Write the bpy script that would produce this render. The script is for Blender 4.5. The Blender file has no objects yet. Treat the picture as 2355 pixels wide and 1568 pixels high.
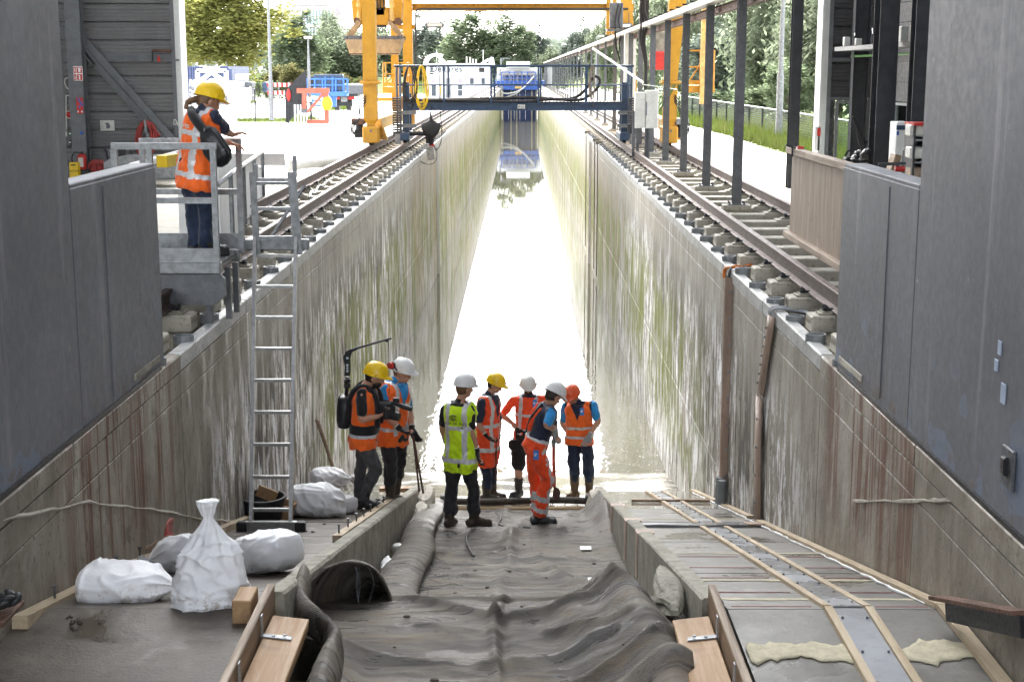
import bpy, bmesh, math, random
from math import radians as R, sin, cos, pi, sqrt
from mathutils import Vector as V, Matrix, noise, Euler
rnd = random.Random(7)
scene = bpy.context.scene
col = scene.collection

# ------------------------------------------------------------------ camera, world, sun, exposure
FPX, CXP, CYP, CAMH = 3271.0, 1177.5, 784.0, 2.18          # focal length and centre for a frame 2355 wide
PITCH, YAW = R(10.716), R(0.353)
cam_d = bpy.data.cameras.new('camera'); cam = bpy.data.objects.new('camera', cam_d); col.objects.link(cam)
cam_d.sensor_width = 36.0; cam_d.lens = 50.0; cam_d.clip_start = 0.1; cam_d.clip_end = 2000
cam.location = (0, 0, CAMH); cam.rotation_euler = (pi / 2 - PITCH, 0, YAW)
scene.camera = cam
world = bpy.data.worlds.new('World'); scene.world = world; world.use_nodes = True
wn, wl = world.node_tree.nodes, world.node_tree.links
SUN_EL, SUN_AZ = R(46), R(-12)                              # azimuth measured from +Y towards +X
sky = wn.new('ShaderNodeTexSky'); sky.sky_type = 'NISHITA'; sky.sun_disc = False
sky.sun_elevation = SUN_EL; sky.sun_rotation = SUN_AZ; sky.air_density = 1.0; sky.dust_density = 3.0; sky.ozone_density = 1.0
bg = wn['Background']
# overcast: the blue of the clear sky is mostly washed out to a cloud white of the same brightness
bw = wn.new('ShaderNodeRGBToBW'); mixw = wn.new('ShaderNodeMix'); mixw.data_type = 'RGBA'; mixw.inputs[0].default_value = 0.8
wl.new(sky.outputs[0], bw.inputs[0]); wl.new(sky.outputs[0], mixw.inputs[6]); wl.new(bw.outputs[0], mixw.inputs[7])
wl.new(mixw.outputs[2], bg.inputs[0]); bg.inputs[1].default_value = 0.15
sun_d = bpy.data.lights.new('sun', 'SUN'); sun = bpy.data.objects.new('sun', sun_d); col.objects.link(sun)
sun_d.energy = 0.6; sun_d.angle = R(28); sun_d.color = (1.0, 0.96, 0.9)
sdir = V((sin(SUN_AZ) * cos(SUN_EL), cos(SUN_AZ) * cos(SUN_EL), sin(SUN_EL)))
sun.rotation_euler = sdir.to_track_quat('Z', 'Y').to_euler(); sun.location = (-30, 40, 60)
vs = scene.view_settings
scene.display_settings.display_device = 'sRGB'; vs.view_transform = 'Standard'; vs.look = 'None'; vs.gamma = 1.0; vs.use_curve_mapping = False
vs.exposure = 3.45
scene.render.engine = 'CYCLES'
scene.cycles.use_denoising = True; scene.cycles.max_bounces = 10; scene.cycles.diffuse_bounces = 6; scene.cycles.glossy_bounces = 5
scene.cycles.transparent_max_bounces = 12; scene.cycles.sample_clamp_indirect = 6.0

# ------------------------------------------------------------------ finding points in the place
_fw = V((-sin(YAW) * cos(PITCH), cos(YAW) * cos(PITCH), -sin(PITCH))); _rt = V((cos(YAW), sin(YAW), 0)); _up = _rt.cross(_fw)
CAMP = V((0, 0, CAMH))
def ray(x, y): return _fw + _rt * ((x - CXP) / FPX) - _up * ((y - CYP) / FPX)
def aX(x, y, X): r = ray(x, y); return CAMP + r * (X / r.x)
def aY(x, y, Y): r = ray(x, y); return CAMP + r * (Y / r.y)
def aZ(x, y, Z): r = ray(x, y); return CAMP + r * ((Z - CAMH) / r.z)
XL, XR, ZW = -2.66, 2.34, -4.16
def deckz(Y): return -0.68 - 0.24 * max(0.0, Y - 7.3)
def floorz(Y): return -1.06 - 0.2288 * max(0.0, Y - 7.3) - .17 * sin(pi * min(1.0, max(0.0, (Y - 7.6) / 8.2))) if Y < 18.4 else -3.60 - 0.151 * (Y - 18.4)
def on(x, y, fz):
    r = ray(x, y); lo, hi = 1.0, 80.0
    for _ in range(50):
        m = (lo + hi) / 2; p = CAMP + r * m
        if p.z > fz(p.y): lo = m
        else: hi = m
    return CAMP + r * lo

# ------------------------------------------------------------------ mesh builder
ORG = {}
class MB:
    def __init__(s): s.v = []; s.f = []; s.m = []; s.mi = 0; s.c = []
    def add(s, vs, fs):
        b = len(s.v); s.v += [tuple(p) for p in vs]; s.c.append((b, len(s.f), len(fs)))
        for f in fs: s.f.append(tuple(b + i for i in f)); s.m.append(s.mi)
        return s
    def box(s, c, d, rot=None):
        c = V(c); h = V(d) / 2; pts = []
        for x in (-1, 1):
            for y in (-1, 1):
                for z in (-1, 1):
                    p = V((x * h.x, y * h.y, z * h.z))
                    if rot is not None: p = rot @ p
                    pts.append(c + p)
        return s.add(pts, [(0, 1, 3, 2), (4, 6, 7, 5), (0, 4, 5, 1), (2, 3, 7, 6), (0, 2, 6, 4), (1, 5, 7, 3)])
    def bb(s, x0, x1, y0, y1, z0, z1): return s.box(((x0 + x1) / 2, (y0 + y1) / 2, (z0 + z1) / 2), (abs(x1 - x0), abs(y1 - y0), abs(z1 - z0)))
    def cbox(s, c, d, ch=0.01, rot=None):
        c = V(c); h = V(d) / 2; bm = bmesh.new()
        for x in (-1, 1):
            for y in (-1, 1):
                for z in (-1, 1):
                    for k in range(3):
                        q = [h.x - ch, h.y - ch, h.z - ch]; q[k] = h[k]
                        bm.verts.new((x * q[0], y * q[1], z * q[2]))
        bmesh.ops.convex_hull(bm, input=bm.verts[:])
        bmesh.ops.dissolve_limit(bm, angle_limit=0.02, verts=bm.verts[:], edges=bm.edges[:])
        bm.verts.index_update()
        pts = [(c + (rot @ v.co if rot is not None else v.co)) for v in bm.verts]
        s.add(pts, [[v.index for v in f.verts] for f in bm.faces]); bm.free(); return s
    def frame(s, a, b, up=(0, 0, 1)):
        a, b = V(a), V(b); t = (b - a).normalized(); u = V(up)
        if abs(t.dot(u)) > 0.98: u = V((0, 1, 0)) if abs(t.y) < .9 else V((1, 0, 0))
        sx = t.cross(u).normalized(); sz = sx.cross(t).normalized(); return t, sx, sz
    def bar(s, a, b, w, h, up=(0, 0, 1)):
        a, b = V(a), V(b); t, sx, sz = s.frame(a, b, up); q = [(-1, -1), (1, -1), (1, 1), (-1, 1)]
        pts = [p + sx * (x * w / 2) + sz * (z * h / 2) for p in (a, b) for x, z in q]
        return s.add(pts, [(3, 2, 1, 0), (4, 5, 6, 7), (0, 1, 5, 4), (1, 2, 6, 5), (2, 3, 7, 6), (3, 0, 4, 7)])
    def sect(s, a, b, poly, up=(0, 0, 1)):          # any 2-D section swept from a to b
        a, b = V(a), V(b); t, sx, sz = s.frame(a, b, up); n = len(poly)
        pts = [p + sx * x + sz * z for p in (a, b) for x, z in poly]
        fs = [(i, (i + 1) % n, n + (i + 1) % n, n + i) for i in range(n)]
        return s.add(pts, fs + [tuple(range(n))[::-1], tuple(range(n, 2 * n))])
    def ibeam(s, a, b, w, h, tf=.012, tw=.01, up=(0, 0, 1)):
        x, z = w / 2, h / 2; t = tw / 2
        return s.sect(a, b, [(-x, -z), (x, -z), (x, -z + tf), (t, -z + tf), (t, z - tf), (x, z - tf), (x, z), (-x, z), (-x, z - tf), (-t, z - tf), (-t, -z + tf), (-x, -z + tf)], up)
    def cyl(s, a, b, r, r2=None, n=10, caps=True):
        a, b = V(a), V(b); r2 = r if r2 is None else r2; t, sx, sz = s.frame(a, b)
        pts = [p + (sx * cos(2 * pi * i / n) + sz * sin(2 * pi * i / n)) * q for p, q in ((a, r), (b, r2)) for i in range(n)]
        fs = [(i, (i + 1) % n, n + (i + 1) % n, n + i) for i in range(n)]
        if caps: fs += [tuple(range(n))[::-1], tuple(range(n, 2 * n))]
        return s.add(pts, fs)
    def tube(s, pts, r, n=6, closed=False):
        pts = [V(p) for p in pts]; k = len(pts); rs = r if isinstance(r, (list, tuple)) else [r] * k; out = []; prev = None
        for i, p in enumerate(pts):
            t = (pts[min(i + 1, k - 1)] - pts[max(i - 1, 0)])
            if closed: t = pts[(i + 1) % k] - pts[i - 1]
            t.normalize()
            if prev is None:
                u = V((0, 0, 1)) if abs(t.z) < .9 else V((1, 0, 0)); sx = t.cross(u).normalized()
            else:
                sx = (prev - t * prev.dot(t)).normalized()
            prev = sx; sz = sx.cross(t)
            out += [p + (sx * cos(2 * pi * j / n) + sz * sin(2 * pi * j / n)) * rs[i] for j in range(n)]
        fs = []
        for i in range(k if closed else k - 1):
            b0, b1 = i * n, ((i + 1) % k) * n
            fs += [(b0 + j, b0 + (j + 1) % n, b1 + (j + 1) % n, b1 + j) for j in range(n)]
        if not closed: fs += [tuple(range(n))[::-1], tuple(range((k - 1) * n, k * n))]
        return s.add(out, fs)
    def loft(s, rings, caps=True, closed=True):
        n = len(rings[0]); pts = [p for r in rings for p in r]; fs = []
        for i in range(len(rings) - 1):
            for j in range(n if closed else n - 1):
                fs.append((i * n + j, i * n + (j + 1) % n, (i + 1) * n + (j + 1) % n, (i + 1) * n + j))
        if caps and closed: fs += [tuple(range(n))[::-1], tuple(range((len(rings) - 1) * n, len(rings) * n))]
        return s.add(pts, fs)
    def ell(s, c, r, nu=10, nv=6, rot=None):
        c = V(c); r = V(r if isinstance(r, (tuple, list, V)) else (r, r, r)); rings = []
        for i in range(nv + 1):
            a = -pi / 2 + pi * i / nv; k = max(cos(a), .02); ring = []
            for j in range(nu):
                p = V((r.x * k * cos(2 * pi * j / nu), r.y * k * sin(2 * pi * j / nu), r.z * sin(a)))
                ring.append(c + (rot @ p if rot is not None else p))
            rings.append(ring)
        return s.loft(rings)
    def grid(s, nx, ny, fn):
        pts = [fn(i / nx, j / ny) for j in range(ny + 1) for i in range(nx + 1)]; w = nx + 1
        return s.add(pts, [(j * w + i, j * w + i + 1, (j + 1) * w + i + 1, (j + 1) * w + i) for j in range(ny) for i in range(nx)])
    def slab(s, nx, ny, fn, th):                     # a grid with thickness downwards
        w = nx + 1; top = [V(fn(i / nx, j / ny)) for j in range(ny + 1) for i in range(nx + 1)]; n = len(top)
        pts = top + [p - V((0, 0, th)) for p in top]; fs = []
        for j in range(ny):
            for i in range(nx):
                a = j * w + i; fs.append((a, a + 1, a + w + 1, a + w)); fs.append((n + a, n + a + w, n + a + w + 1, n + a + 1))
        rim = [(i, i + 1) for i in range(nx)] + [(j * w + nx, (j + 1) * w + nx) for j in range(ny)] + [(ny * w + i + 1, ny * w + i) for i in range(nx)] + [((j + 1) * w, j * w) for j in range(ny)]
        for a, b in rim: fs.append((b, a, n + a, n + b))
        return s.add(pts, fs)
    def builds(s, name, mat, parent=None, smooth=False):        # every primitive an object of its own
        out = []
        for i, (b, f0, n) in enumerate(s.c):
            e = s.c[i + 1][0] if i + 1 < len(s.c) else len(s.v); q = MB(); q.add(s.v[b:e], [tuple(k - b for k in f) for f in s.f[f0:f0 + n]]); out.append(q.build(name, mat, parent, smooth))
        return out[0]
    def build(s, name, mat, parent=None, smooth=False, loc=None):
        if parent is not None: o3 = ORG[parent.name]
        elif loc is not None: o3 = V(loc)
        else:
            xs = [p[0] for p in s.v]; ys = [p[1] for p in s.v]; zs = [p[2] for p in s.v]
            o3 = V(((min(xs) + max(xs)) / 2, (min(ys) + max(ys)) / 2, min(zs)))
        me = bpy.data.meshes.new(name); me.from_pydata([(p[0] - o3.x, p[1] - o3.y, p[2] - o3.z) for p in s.v], [], s.f)
        for m in (mat if isinstance(mat, (list, tuple)) else [mat]): me.materials.append(m)
        if len(me.materials) > 1: me.polygons.foreach_set('material_index', s.m)
        if smooth: me.polygons.foreach_set('use_smooth', [True] * len(me.polygons))
        me.update(); ob = bpy.data.objects.new(name, me); col.objects.link(ob)
        if parent is not None: ob.parent = parent
        else: ob.location = o3
        ORG[ob.name] = o3; return ob

def tag(o, label=None, cat=None, group=None, kind=None):
    if label: o['label'] = label
    if cat: o['category'] = cat
    if group: o['group'] = group
    if kind: o['kind'] = kind
    return o
def thing(name, label, cat, loc=(0, 0, 0), group=None):
    o = bpy.data.objects.new(name, None); col.objects.link(o); o.location = loc; o.empty_display_size = .1
    ORG[o.name] = V(loc); return tag(o, label, cat, group)
def copy_tree(o, parent=None, loc=None):
    c = o.copy(); col.objects.link(c); ORG[c.name] = ORG.get(o.name, V((0, 0, 0)))
    if parent is not None: c.parent = parent
    if loc is not None: c.location = loc
    for ch in list(o.children): copy_tree(ch, c)
    return c
def share(name, me, parent, loc=(0, 0, 0), rot=None, scale=None):      # one more piece with the same mesh data
    o = bpy.data.objects.new(name, me); col.objects.link(o); o.parent = parent; o.location = loc
    if rot is not None: o.rotation_euler = rot
    if scale is not None: o.scale = scale
    return o
def bevel(o, w, seg=1):
    m = o.modifiers.new('bevel', 'BEVEL'); m.width = w; m.segments = seg; m.limit_method = 'ANGLE'; m.angle_limit = R(40); return o
def text(body, size, loc, rot, mat, parent, name='lettering', ext=.001, align='CENTER', space=1.0):
    cu = bpy.data.curves.new(name, 'FONT'); cu.body = body; cu.size = size; cu.extrude = ext; cu.align_x = align; cu.align_y = 'CENTER'; cu.space_character = space
    cu.materials.append(mat); o = bpy.data.objects.new(name, cu); col.objects.link(o)
    if parent is not None:
        o.parent = parent; o.location = V(loc) - ORG[parent.name]
    else: o.location = loc
    o.rotation_euler = rot; return o

# ------------------------------------------------------------------ materials
class NT:
    def __init__(s, name):
        s.mat = bpy.data.materials.new(name); s.mat.use_nodes = True; s.t = s.mat.node_tree; s.n = s.t.nodes; s.p = s.n['Principled BSDF']
    def new(s, t, **k):
        n = s.n.new(t)
        for a, b in k.items(): setattr(n, a, b)
        return n
    def link(s, a, b): s.t.links.new(a, b)
    def coord(s, kind='Object', scale=(1, 1, 1), loc=(0, 0, 0)):
        if kind == 'World': src = s.new('ShaderNodeNewGeometry').outputs['Position']
        else: src = s.new('ShaderNodeTexCoord').outputs[kind]
        m = s.new('ShaderNodeMapping'); m.inputs['Scale'].default_value = scale; m.inputs['Location'].default_value = loc
        s.link(src, m.inputs[0]); return m.outputs[0]
    def noise(s, vec, scale, detail=4, rough=.55, dist=0):
        n = s.new('ShaderNodeTexNoise'); n.inputs['Scale'].default_value = scale; n.inputs['Detail'].default_value = detail
        n.inputs['Roughness'].default_value = rough; n.inputs['Distortion'].default_value = dist; s.link(vec, n.inputs['Vector']); return n.outputs[0]
    def ramp(s, fac, a, b, ca=(0, 0, 0, 1), cb=(1, 1, 1, 1)):
        r = s.new('ShaderNodeValToRGB'); e = r.color_ramp.elements; e[0].position = a; e[1].position = b
        e[0].color = ca if len(ca) == 4 else (*ca, 1); e[1].color = cb if len(cb) == 4 else (*cb, 1); s.link(fac, r.inputs[0]); return r.outputs[0]
    def rng(s, v, a, b, c=0.0, d=1.0, smooth=True):
        m = s.new('ShaderNodeMapRange'); m.interpolation_type = 'SMOOTHSTEP' if smooth else 'LINEAR'
        for i, q in enumerate((a, b, c, d)): m.inputs[i + 1].default_value = q
        s.link(v, m.inputs[0]); return m.outputs[0]
    def math(s, op, a, b=None, clamp=False):
        m = s.new('ShaderNodeMath'); m.operation = op; m.use_clamp = clamp
        for i, q in enumerate((a, b)):
            if q is None: continue
            if isinstance(q, (int, float)): m.inputs[i].default_value = q
            else: s.link(q, m.inputs[i])
        return m.outputs[0]
    def mix(s, f, a, b, blend='MIX'):
        m = s.new('ShaderNodeMix'); m.data_type = 'RGBA'; m.blend_type = blend
        for i, q in ((0, f), (6, a), (7, b)):
            if isinstance(q, (int, float)): m.inputs[i].default_value = q
            elif isinstance(q, (tuple, list)): m.inputs[i].default_value = q if len(q) == 4 else (*q, 1)
            else: s.link(q, m.inputs[i])
        return m.outputs[2]
    def set(s, k, v):
        i = s.p.inputs[k]
        if isinstance(v, (int, float)): i.default_value = v
        elif isinstance(v, (tuple, list)): i.default_value = v if len(v) == 4 else (*v, 1)
        else: s.link(v, i)
    def bump(s, h, strength=.2, dist=.02):
        b = s.new('ShaderNodeBump'); b.inputs['Strength'].default_value = strength; b.inputs['Distance'].default_value = dist
        s.link(h, b.inputs['Height']); s.link(b.outputs[0], s.p.inputs['Normal'])
    def xyz(s, kind='World'):
        if kind == 'World': src = s.new('ShaderNodeNewGeometry').outputs['Position']
        else: src = s.new('ShaderNodeTexCoord').outputs[kind]
        x = s.new('ShaderNodeSeparateXYZ'); s.link(src, x.inputs[0]); return x.outputs

MATS = {}
def mat(name, c, rough=.6, metal=0.0, var=.18, sc=6.0, c2=None, bump=.15, bsc=60.0, stretch=(1, 1, 1), spec=.5, rvar=.12, obj_var=0.0, edge=.35):
    """plain procedural surface: base colour broken up by two sizes of noise, uneven gloss and fine relief"""
    if name in MATS: return MATS[name]
    t = NT(name); w = t.coord('Object', stretch); n1 = t.noise(w, sc, 5, .6); n2 = t.noise(w, sc * 7, 3, .6)
    lo = tuple(x * (1 - var) for x in c); hi = tuple(min(1, x * (1 + var)) for x in c)
    k = t.mix(t.rng(n1, .3, .7), lo, hi)
    if c2 is not None: k = t.mix(t.math('MULTIPLY', t.rng(n2, .52, .72), edge * 2, True), k, c2)
    if obj_var:
        oi = t.new('ShaderNodeObjectInfo'); k = t.mix(t.rng(oi.outputs['Random'], 0, 1, 0, obj_var, False), k, tuple(x * .55 for x in c))
    t.set('Base Color', k); t.set('Metallic', metal); t.set('Specular IOR Level', spec)
    t.set('Roughness', t.rng(n2, .3, .7, max(.03, rough - rvar), min(1, rough + rvar)))
    if bump: t.bump(t.noise(w, bsc, 3, .6), bump, .01)
    MATS[name] = t.mat; return t.mat
# ------------------------------------------------------------------ materials of the setting
def flume_concrete():
    t = NT('flume_concrete'); x, y, z = t.xyz(); P = t.coord('World'); mul = lambda *q: q[0] if len(q) == 1 else t.math('MULTIPLY', q[0], mul(*q[1:]))
    def nz(sc, loc, s, d=5, r=.68, ds=0): return t.noise(t.coord('World', sc, loc), s, d, r, ds)
    big = t.noise(P, .55, 5, .65); fine = t.noise(P, 9, 6, .7); mid = t.noise(P, 2.2, 5, .7)
    s1 = nz((1, 1.7, .42), (0, 0, 0), 2.2, 6, .72, .5); s2 = nz((1, 1.2, .4), (3, 7, 1), 1.6, 5, .7); s3 = nz((1, 2.7, .75), (1, 2, 9), 2.2, 7, .78); s4 = nz((1, 6.5, .16), (7, 2, 3), 1.3, 4, .6); cl = nz((1, .7, .5), (2, 8, 5), 1.0, 4, .65)
    base = t.mix(t.rng(big, .3, .7), (.2, .178, .142), (.34, .312, .262)); base = t.mix(mul(t.rng(mid, .5, .7), .5), base, (.16, .135, .1))
    base = t.mix(mul(t.rng(fine, .48, .7), .4), base, (.13, .11, .085)); base = t.mix(mul(t.rng(s2, .5, .64), .5), base, (.14, .12, .092)); base = t.mix(mul(t.rng(s4, .58, .68), .3), base, (.4, .37, .31))
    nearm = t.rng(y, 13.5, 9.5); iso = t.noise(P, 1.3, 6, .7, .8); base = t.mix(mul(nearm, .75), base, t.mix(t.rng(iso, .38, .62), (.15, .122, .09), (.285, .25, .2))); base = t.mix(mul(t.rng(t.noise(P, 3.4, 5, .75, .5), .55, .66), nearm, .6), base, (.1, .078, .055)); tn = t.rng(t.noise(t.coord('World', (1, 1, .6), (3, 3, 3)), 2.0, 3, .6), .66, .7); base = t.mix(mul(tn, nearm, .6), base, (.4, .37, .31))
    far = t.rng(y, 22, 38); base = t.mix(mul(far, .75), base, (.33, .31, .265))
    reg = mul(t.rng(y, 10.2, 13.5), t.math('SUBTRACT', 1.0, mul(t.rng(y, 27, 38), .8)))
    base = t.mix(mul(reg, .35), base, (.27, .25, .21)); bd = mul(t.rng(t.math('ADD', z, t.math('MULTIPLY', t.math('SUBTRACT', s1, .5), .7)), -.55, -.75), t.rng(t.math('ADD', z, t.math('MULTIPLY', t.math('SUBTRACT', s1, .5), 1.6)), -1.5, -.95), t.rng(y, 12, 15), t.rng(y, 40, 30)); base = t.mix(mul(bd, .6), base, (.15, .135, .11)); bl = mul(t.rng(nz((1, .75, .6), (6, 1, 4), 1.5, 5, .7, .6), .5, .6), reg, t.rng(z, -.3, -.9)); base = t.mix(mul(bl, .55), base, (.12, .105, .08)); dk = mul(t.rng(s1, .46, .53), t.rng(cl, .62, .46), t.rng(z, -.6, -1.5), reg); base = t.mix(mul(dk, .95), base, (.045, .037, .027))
    wz = mul(t.rng(z, -.35, -1.3), reg); wm = mul(t.rng(s3, .5, .55), t.rng(cl, .42, .53), wz); base = t.mix(mul(wm, .95), base, (.86, .87, .89))
    wl_ = mul(t.rng(s3, .44, .54), t.rng(z, -2.2, -3.2), t.rng(y, 15.5, 19), t.math('SUBTRACT', 1.0, t.rng(y, 80, 120))); base = t.mix(mul(wl_, .5), base, (.8, .8, .8))
    ln = mul(t.rng(nz((1, 7.5, .04), (0, 3, 0), 1.0, 2, .5), .69, .72), t.rng(y, 12.5, 14)); base = t.mix(mul(ln, .75), base, (.82, .82, .83))
    rl = mul(t.rng(nz((1, 7.5, .03), (5, 9, 0), 1.0, 2, .5), .735, .75), t.rng(y, 20, 24)); base = t.mix(mul(rl, .6), base, (.4, .1, .09))
    az = mul(t.rng(z, -.7, -1.8), t.rng(z, -3.9, -3.0)); al = mul(t.rng(s1, .4, .54), t.rng(nz((1, .8, .5), (4, 4, 1), 1.0, 4, .65), .4, .5), az, t.rng(y, 16.0, 20)); base = t.mix(al, base, (.13, .15, .012))
    oc = mul(t.rng(nz((1, 1.3, .06), (5, 1, 2), 1.5, 6, .8), .48, .58), t.rng(y, 28, 37), t.rng(z, .0, -1.0)); base = t.mix(mul(oc, .85), base, (.26, .185, .075))
    bn = mul(t.rng(nz((1, 2.2, .05), (1, 7, 8), 1.5, 5, .8), .54, .6), t.rng(y, 30, 38)); base = t.mix(mul(bn, .75), base, (.13, .1, .065))
    gr = mul(t.rng(nz((1, .4, .08), (9, 4, 2), 1.3, 5, .75), .46, .6), t.rng(y, 26, 40), t.rng(z, -.4, -2.0)); base = t.mix(mul(gr, .95), base, (.14, .165, .012))
    gb = mul(t.rng(z, -2.6, -4.0), t.rng(y, 90, 150)); base = t.mix(mul(gb, .85), base, (.1, .135, .02))
    rz = mul(t.rng(z, -1.25, -.7), t.rng(y, 10.9, 10.2), t.rng(y, 7.5, 8.6)); ru = mul(t.rng(nz((1, 4.2, .12), (2, 6, 5), 1.5, 4, .7), .49, .55), rz); base = t.mix(mul(ru, .95), base, (.115, .042, .02))
    pit = t.rng(nz((1, 1.6, .7), (0, 0, 0), 24, 2, .5), .67, .71); base = t.mix(mul(pit, .85), base, (.04, .035, .028))
    t.set('Base Color', base); t.set('Roughness', t.rng(s1, .35, .65, .4, .8)); t.bump(t.math('ADD', fine, mul(pit, -1.2)), .35, .02)
    return t.mat
M_WALL = flume_concrete()

def wet(name, c, c2, sc=.7, lo=.46, hi=.56, rough=.6, bump=.25, world=True, wetrough=.04, dark=.6, stretch=(1, 1, 1)):
    """floor with puddles: damp parts are darker and glossy"""
    t = NT(name); P = t.coord('World' if world else 'Object', stretch); n = t.noise(P, sc, 5, .6, .4); f = t.noise(P, 14, 5, .65); g = t.noise(P, 2.6, 5, .65)
    b = t.mix(t.rng(g, .3, .7), c, c2); b = t.mix(t.math('MULTIPLY', t.rng(f, .5, .75), .35), b, tuple(q * .5 for q in c))
    w = t.rng(n, lo, hi); b = t.mix(w, b, t.mix(1.0, b, (dark, dark * .97, dark * .9), 'MULTIPLY'))
    t.set('Base Color', b); t.set('Roughness', t.math('ADD', t.math('MULTIPLY', t.math('SUBTRACT', 1.0, w), rough - wetrough), wetrough))
    t.bump(t.math('MULTIPLY', t.math('ADD', f, t.noise(P, 60, 3, .6)), t.math('SUBTRACT', 1.0, t.math('MULTIPLY', w, .93))), bump, .01)
    return t.mat
M_LEDGE = wet('wet_ledge', (.2, .18, .14), (.3, .28, .22), .9, .34, .5)
M_SLAB = wet('wet_slab', (.36, .35, .31), (.5, .49, .45), .9, .36, .54, .5, .15, wetrough=.07, dark=.7)
M_DECKL = wet('muddy_deck', (.05, .037, .027), (.115, .092, .07), 1.5, .48, .7, .55, .3, dark=.8, wetrough=.2)
M_DECKR = wet('screed_deck', (.115, .107, .095), (.165, .155, .14), 1.0, .46, .66, .55, .3, dark=.86, wetrough=.2)
M_YARD = mat('yard_paving', (.46, .44, .41), .8, var=.12, sc=.25, c2=(.3, .29, .26), bsc=30)
M_GRASS_G = mat('grass_ground', (.13, .19, .04), .95, var=.4, sc=1.2, c2=(.26, .25, .1), bump=.4, bsc=20)
M_CONC = mat('plain_concrete', (.4, .37, .31), .75, var=.16, sc=3, c2=(.22, .2, .15), bump=.25, bsc=50)
M_CONC_D = mat('weathered_concrete', (.24, .225, .18), .8, var=.3, sc=4, c2=(.1, .09, .065), bump=.4, bsc=40)
M_COPE = mat('coping_concrete', (.36, .36, .35), .5, var=.18, sc=3, c2=(.2, .2, .19), bump=.15)
M_GALV = mat('galvanised_steel', (.24, .25, .26), .48, .55, var=.25, sc=14, c2=(.2, .21, .215), bump=.06, rvar=.15)
M_GALV_D = mat('dull_galvanised_steel', (.12, .125, .135), .5, .45, var=.2, sc=9, c2=(.1, .105, .11), bump=.06)
M_RUST = mat('rusted_steel', (.13, .07, .048), .68, .3, var=.35, sc=9, c2=(.055, .035, .03), bump=.3)
M_RAIL = mat('rail_steel', (.075, .05, .043), .55, .4, var=.3, sc=5, c2=(.13, .085, .065), bump=.15)
M_RAILTOP = mat('worn_rail_head', (.16, .1, .085), .38, .6, var=.25, sc=6, bump=.08)
M_BLACK = mat('black_rubber', (.018, .018, .019), .55, var=.3, sc=12, bump=.15)
M_BLKMET = mat('black_metal', (.02, .021, .024), .4, .3, var=.3, sc=8, bump=.05)
M_YEL = mat('crane_yellow', (.48, .235, .008), .42, var=.12, sc=3, c2=(.32, .14, .01), bump=.04, edge=.25)
M_YELDIRT = mat('dirty_yellow', (.62, .4, .13), .6, var=.25, sc=6, c2=(.25, .17, .09), bump=.12)
M_BUCKET = mat('bucket_steel', (.36, .25, .14), .6, .1, var=.25, sc=5, c2=(.16, .11, .07), bump=.2, stretch=(1, 1, .4))
M_NAVY = mat('navy_paint', (.02, .05, .105), .4, var=.2, sc=5, c2=(.01, .018, .03), bump=.05, edge=.25)
M_BLUE = mat('bright_blue_paint', (.03, .11, .42), .45, var=.15, sc=2, bump=.03)
M_WHITE = mat('white_paint', (.78, .79, .79), .45, var=.06, sc=3, c2=(.62, .62, .6), bump=.04, edge=.2)
M_OFFW = mat('aged_white', (.62, .62, .58), .5, var=.1, sc=5, c2=(.45, .44, .4), bump=.05)
M_RED = mat('red_paint', (.5, .025, .02), .4, var=.15, sc=5, bump=.04)
M_YLW = mat('yellow_plastic', (.75, .5, .01), .4, var=.1, sc=5, bump=.04)
M_GLASS_D = mat('dark_glass', (.05, .07, .09), .08, var=.2, sc=1, bump=0)
M_ALU = mat('ladder_aluminium', (.36, .36, .36), .38, .7, var=.15, sc=18, c2=(.3, .28, .25), bump=.06)
M_PVC = mat('grey_pvc', (.2, .215, .225), .42, var=.12, sc=7, c2=(.12, .12, .115), bump=.05)

def wood(name, c, c2, ring=9.0, dirt=(.12, .08, .05), dk=.35, axis=0, rough=.6):
    t = NT(name); sc = [14, 14, 14]; sc[axis] = .9; w = t.coord('Object', tuple(sc)); n = t.noise(w, 1.2, 6, .65, .8)
    d = t.noise(t.coord('Object'), 5, 5, .7); b = t.mix(t.rng(n, .3, .7), c, c2); b = t.mix(t.math('MULTIPLY', t.rng(d, .52, .75), dk), b, dirt)
    oi = t.new('ShaderNodeObjectInfo'); b = t.mix(t.rng(oi.outputs['Random'], 0, 1, 0, .22, False), b, tuple(q * .6 for q in c2))
    t.set('Base Color', b); t.set('Roughness', t.rng(n, .3, .7, rough - .1, rough + .12)); t.bump(n, .2, .008); return t.mat
M_PINE = wood('pine_timber', (.5, .405, .28), (.37, .28, .175), axis=1)
M_PINEX = wood('pine_timber_crosswise', (.66, .5, .3), (.52, .36, .18), axis=0)
M_PLY = wood('weathered_plywood', (.3, .2, .12), (.2, .13, .08), axis=1, dk=.5)
M_PLYE = wood('plywood_edge', (.34, .25, .17), (.17, .12, .08), axis=1, dk=.6)
M_ORANGEW = wood('tan_board', (.4, .25, .125), (.29, .165, .075), axis=1, dk=.4)
M_BROWNB = wood('stained_shuttering', (.36, .27, .2), (.25, .185, .135), axis=2, dk=.55)
M_BATTEN = wood('grey_batten', (.44, .34, .25), (.26, .19, .14), axis=1, dk=.5)
M_COPPER = mat('brown_cover_strip', (.33, .235, .18), .55, .05, var=.16, sc=5, c2=(.22, .15, .115), bump=.05, stretch=(1, 1, .3))

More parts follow.
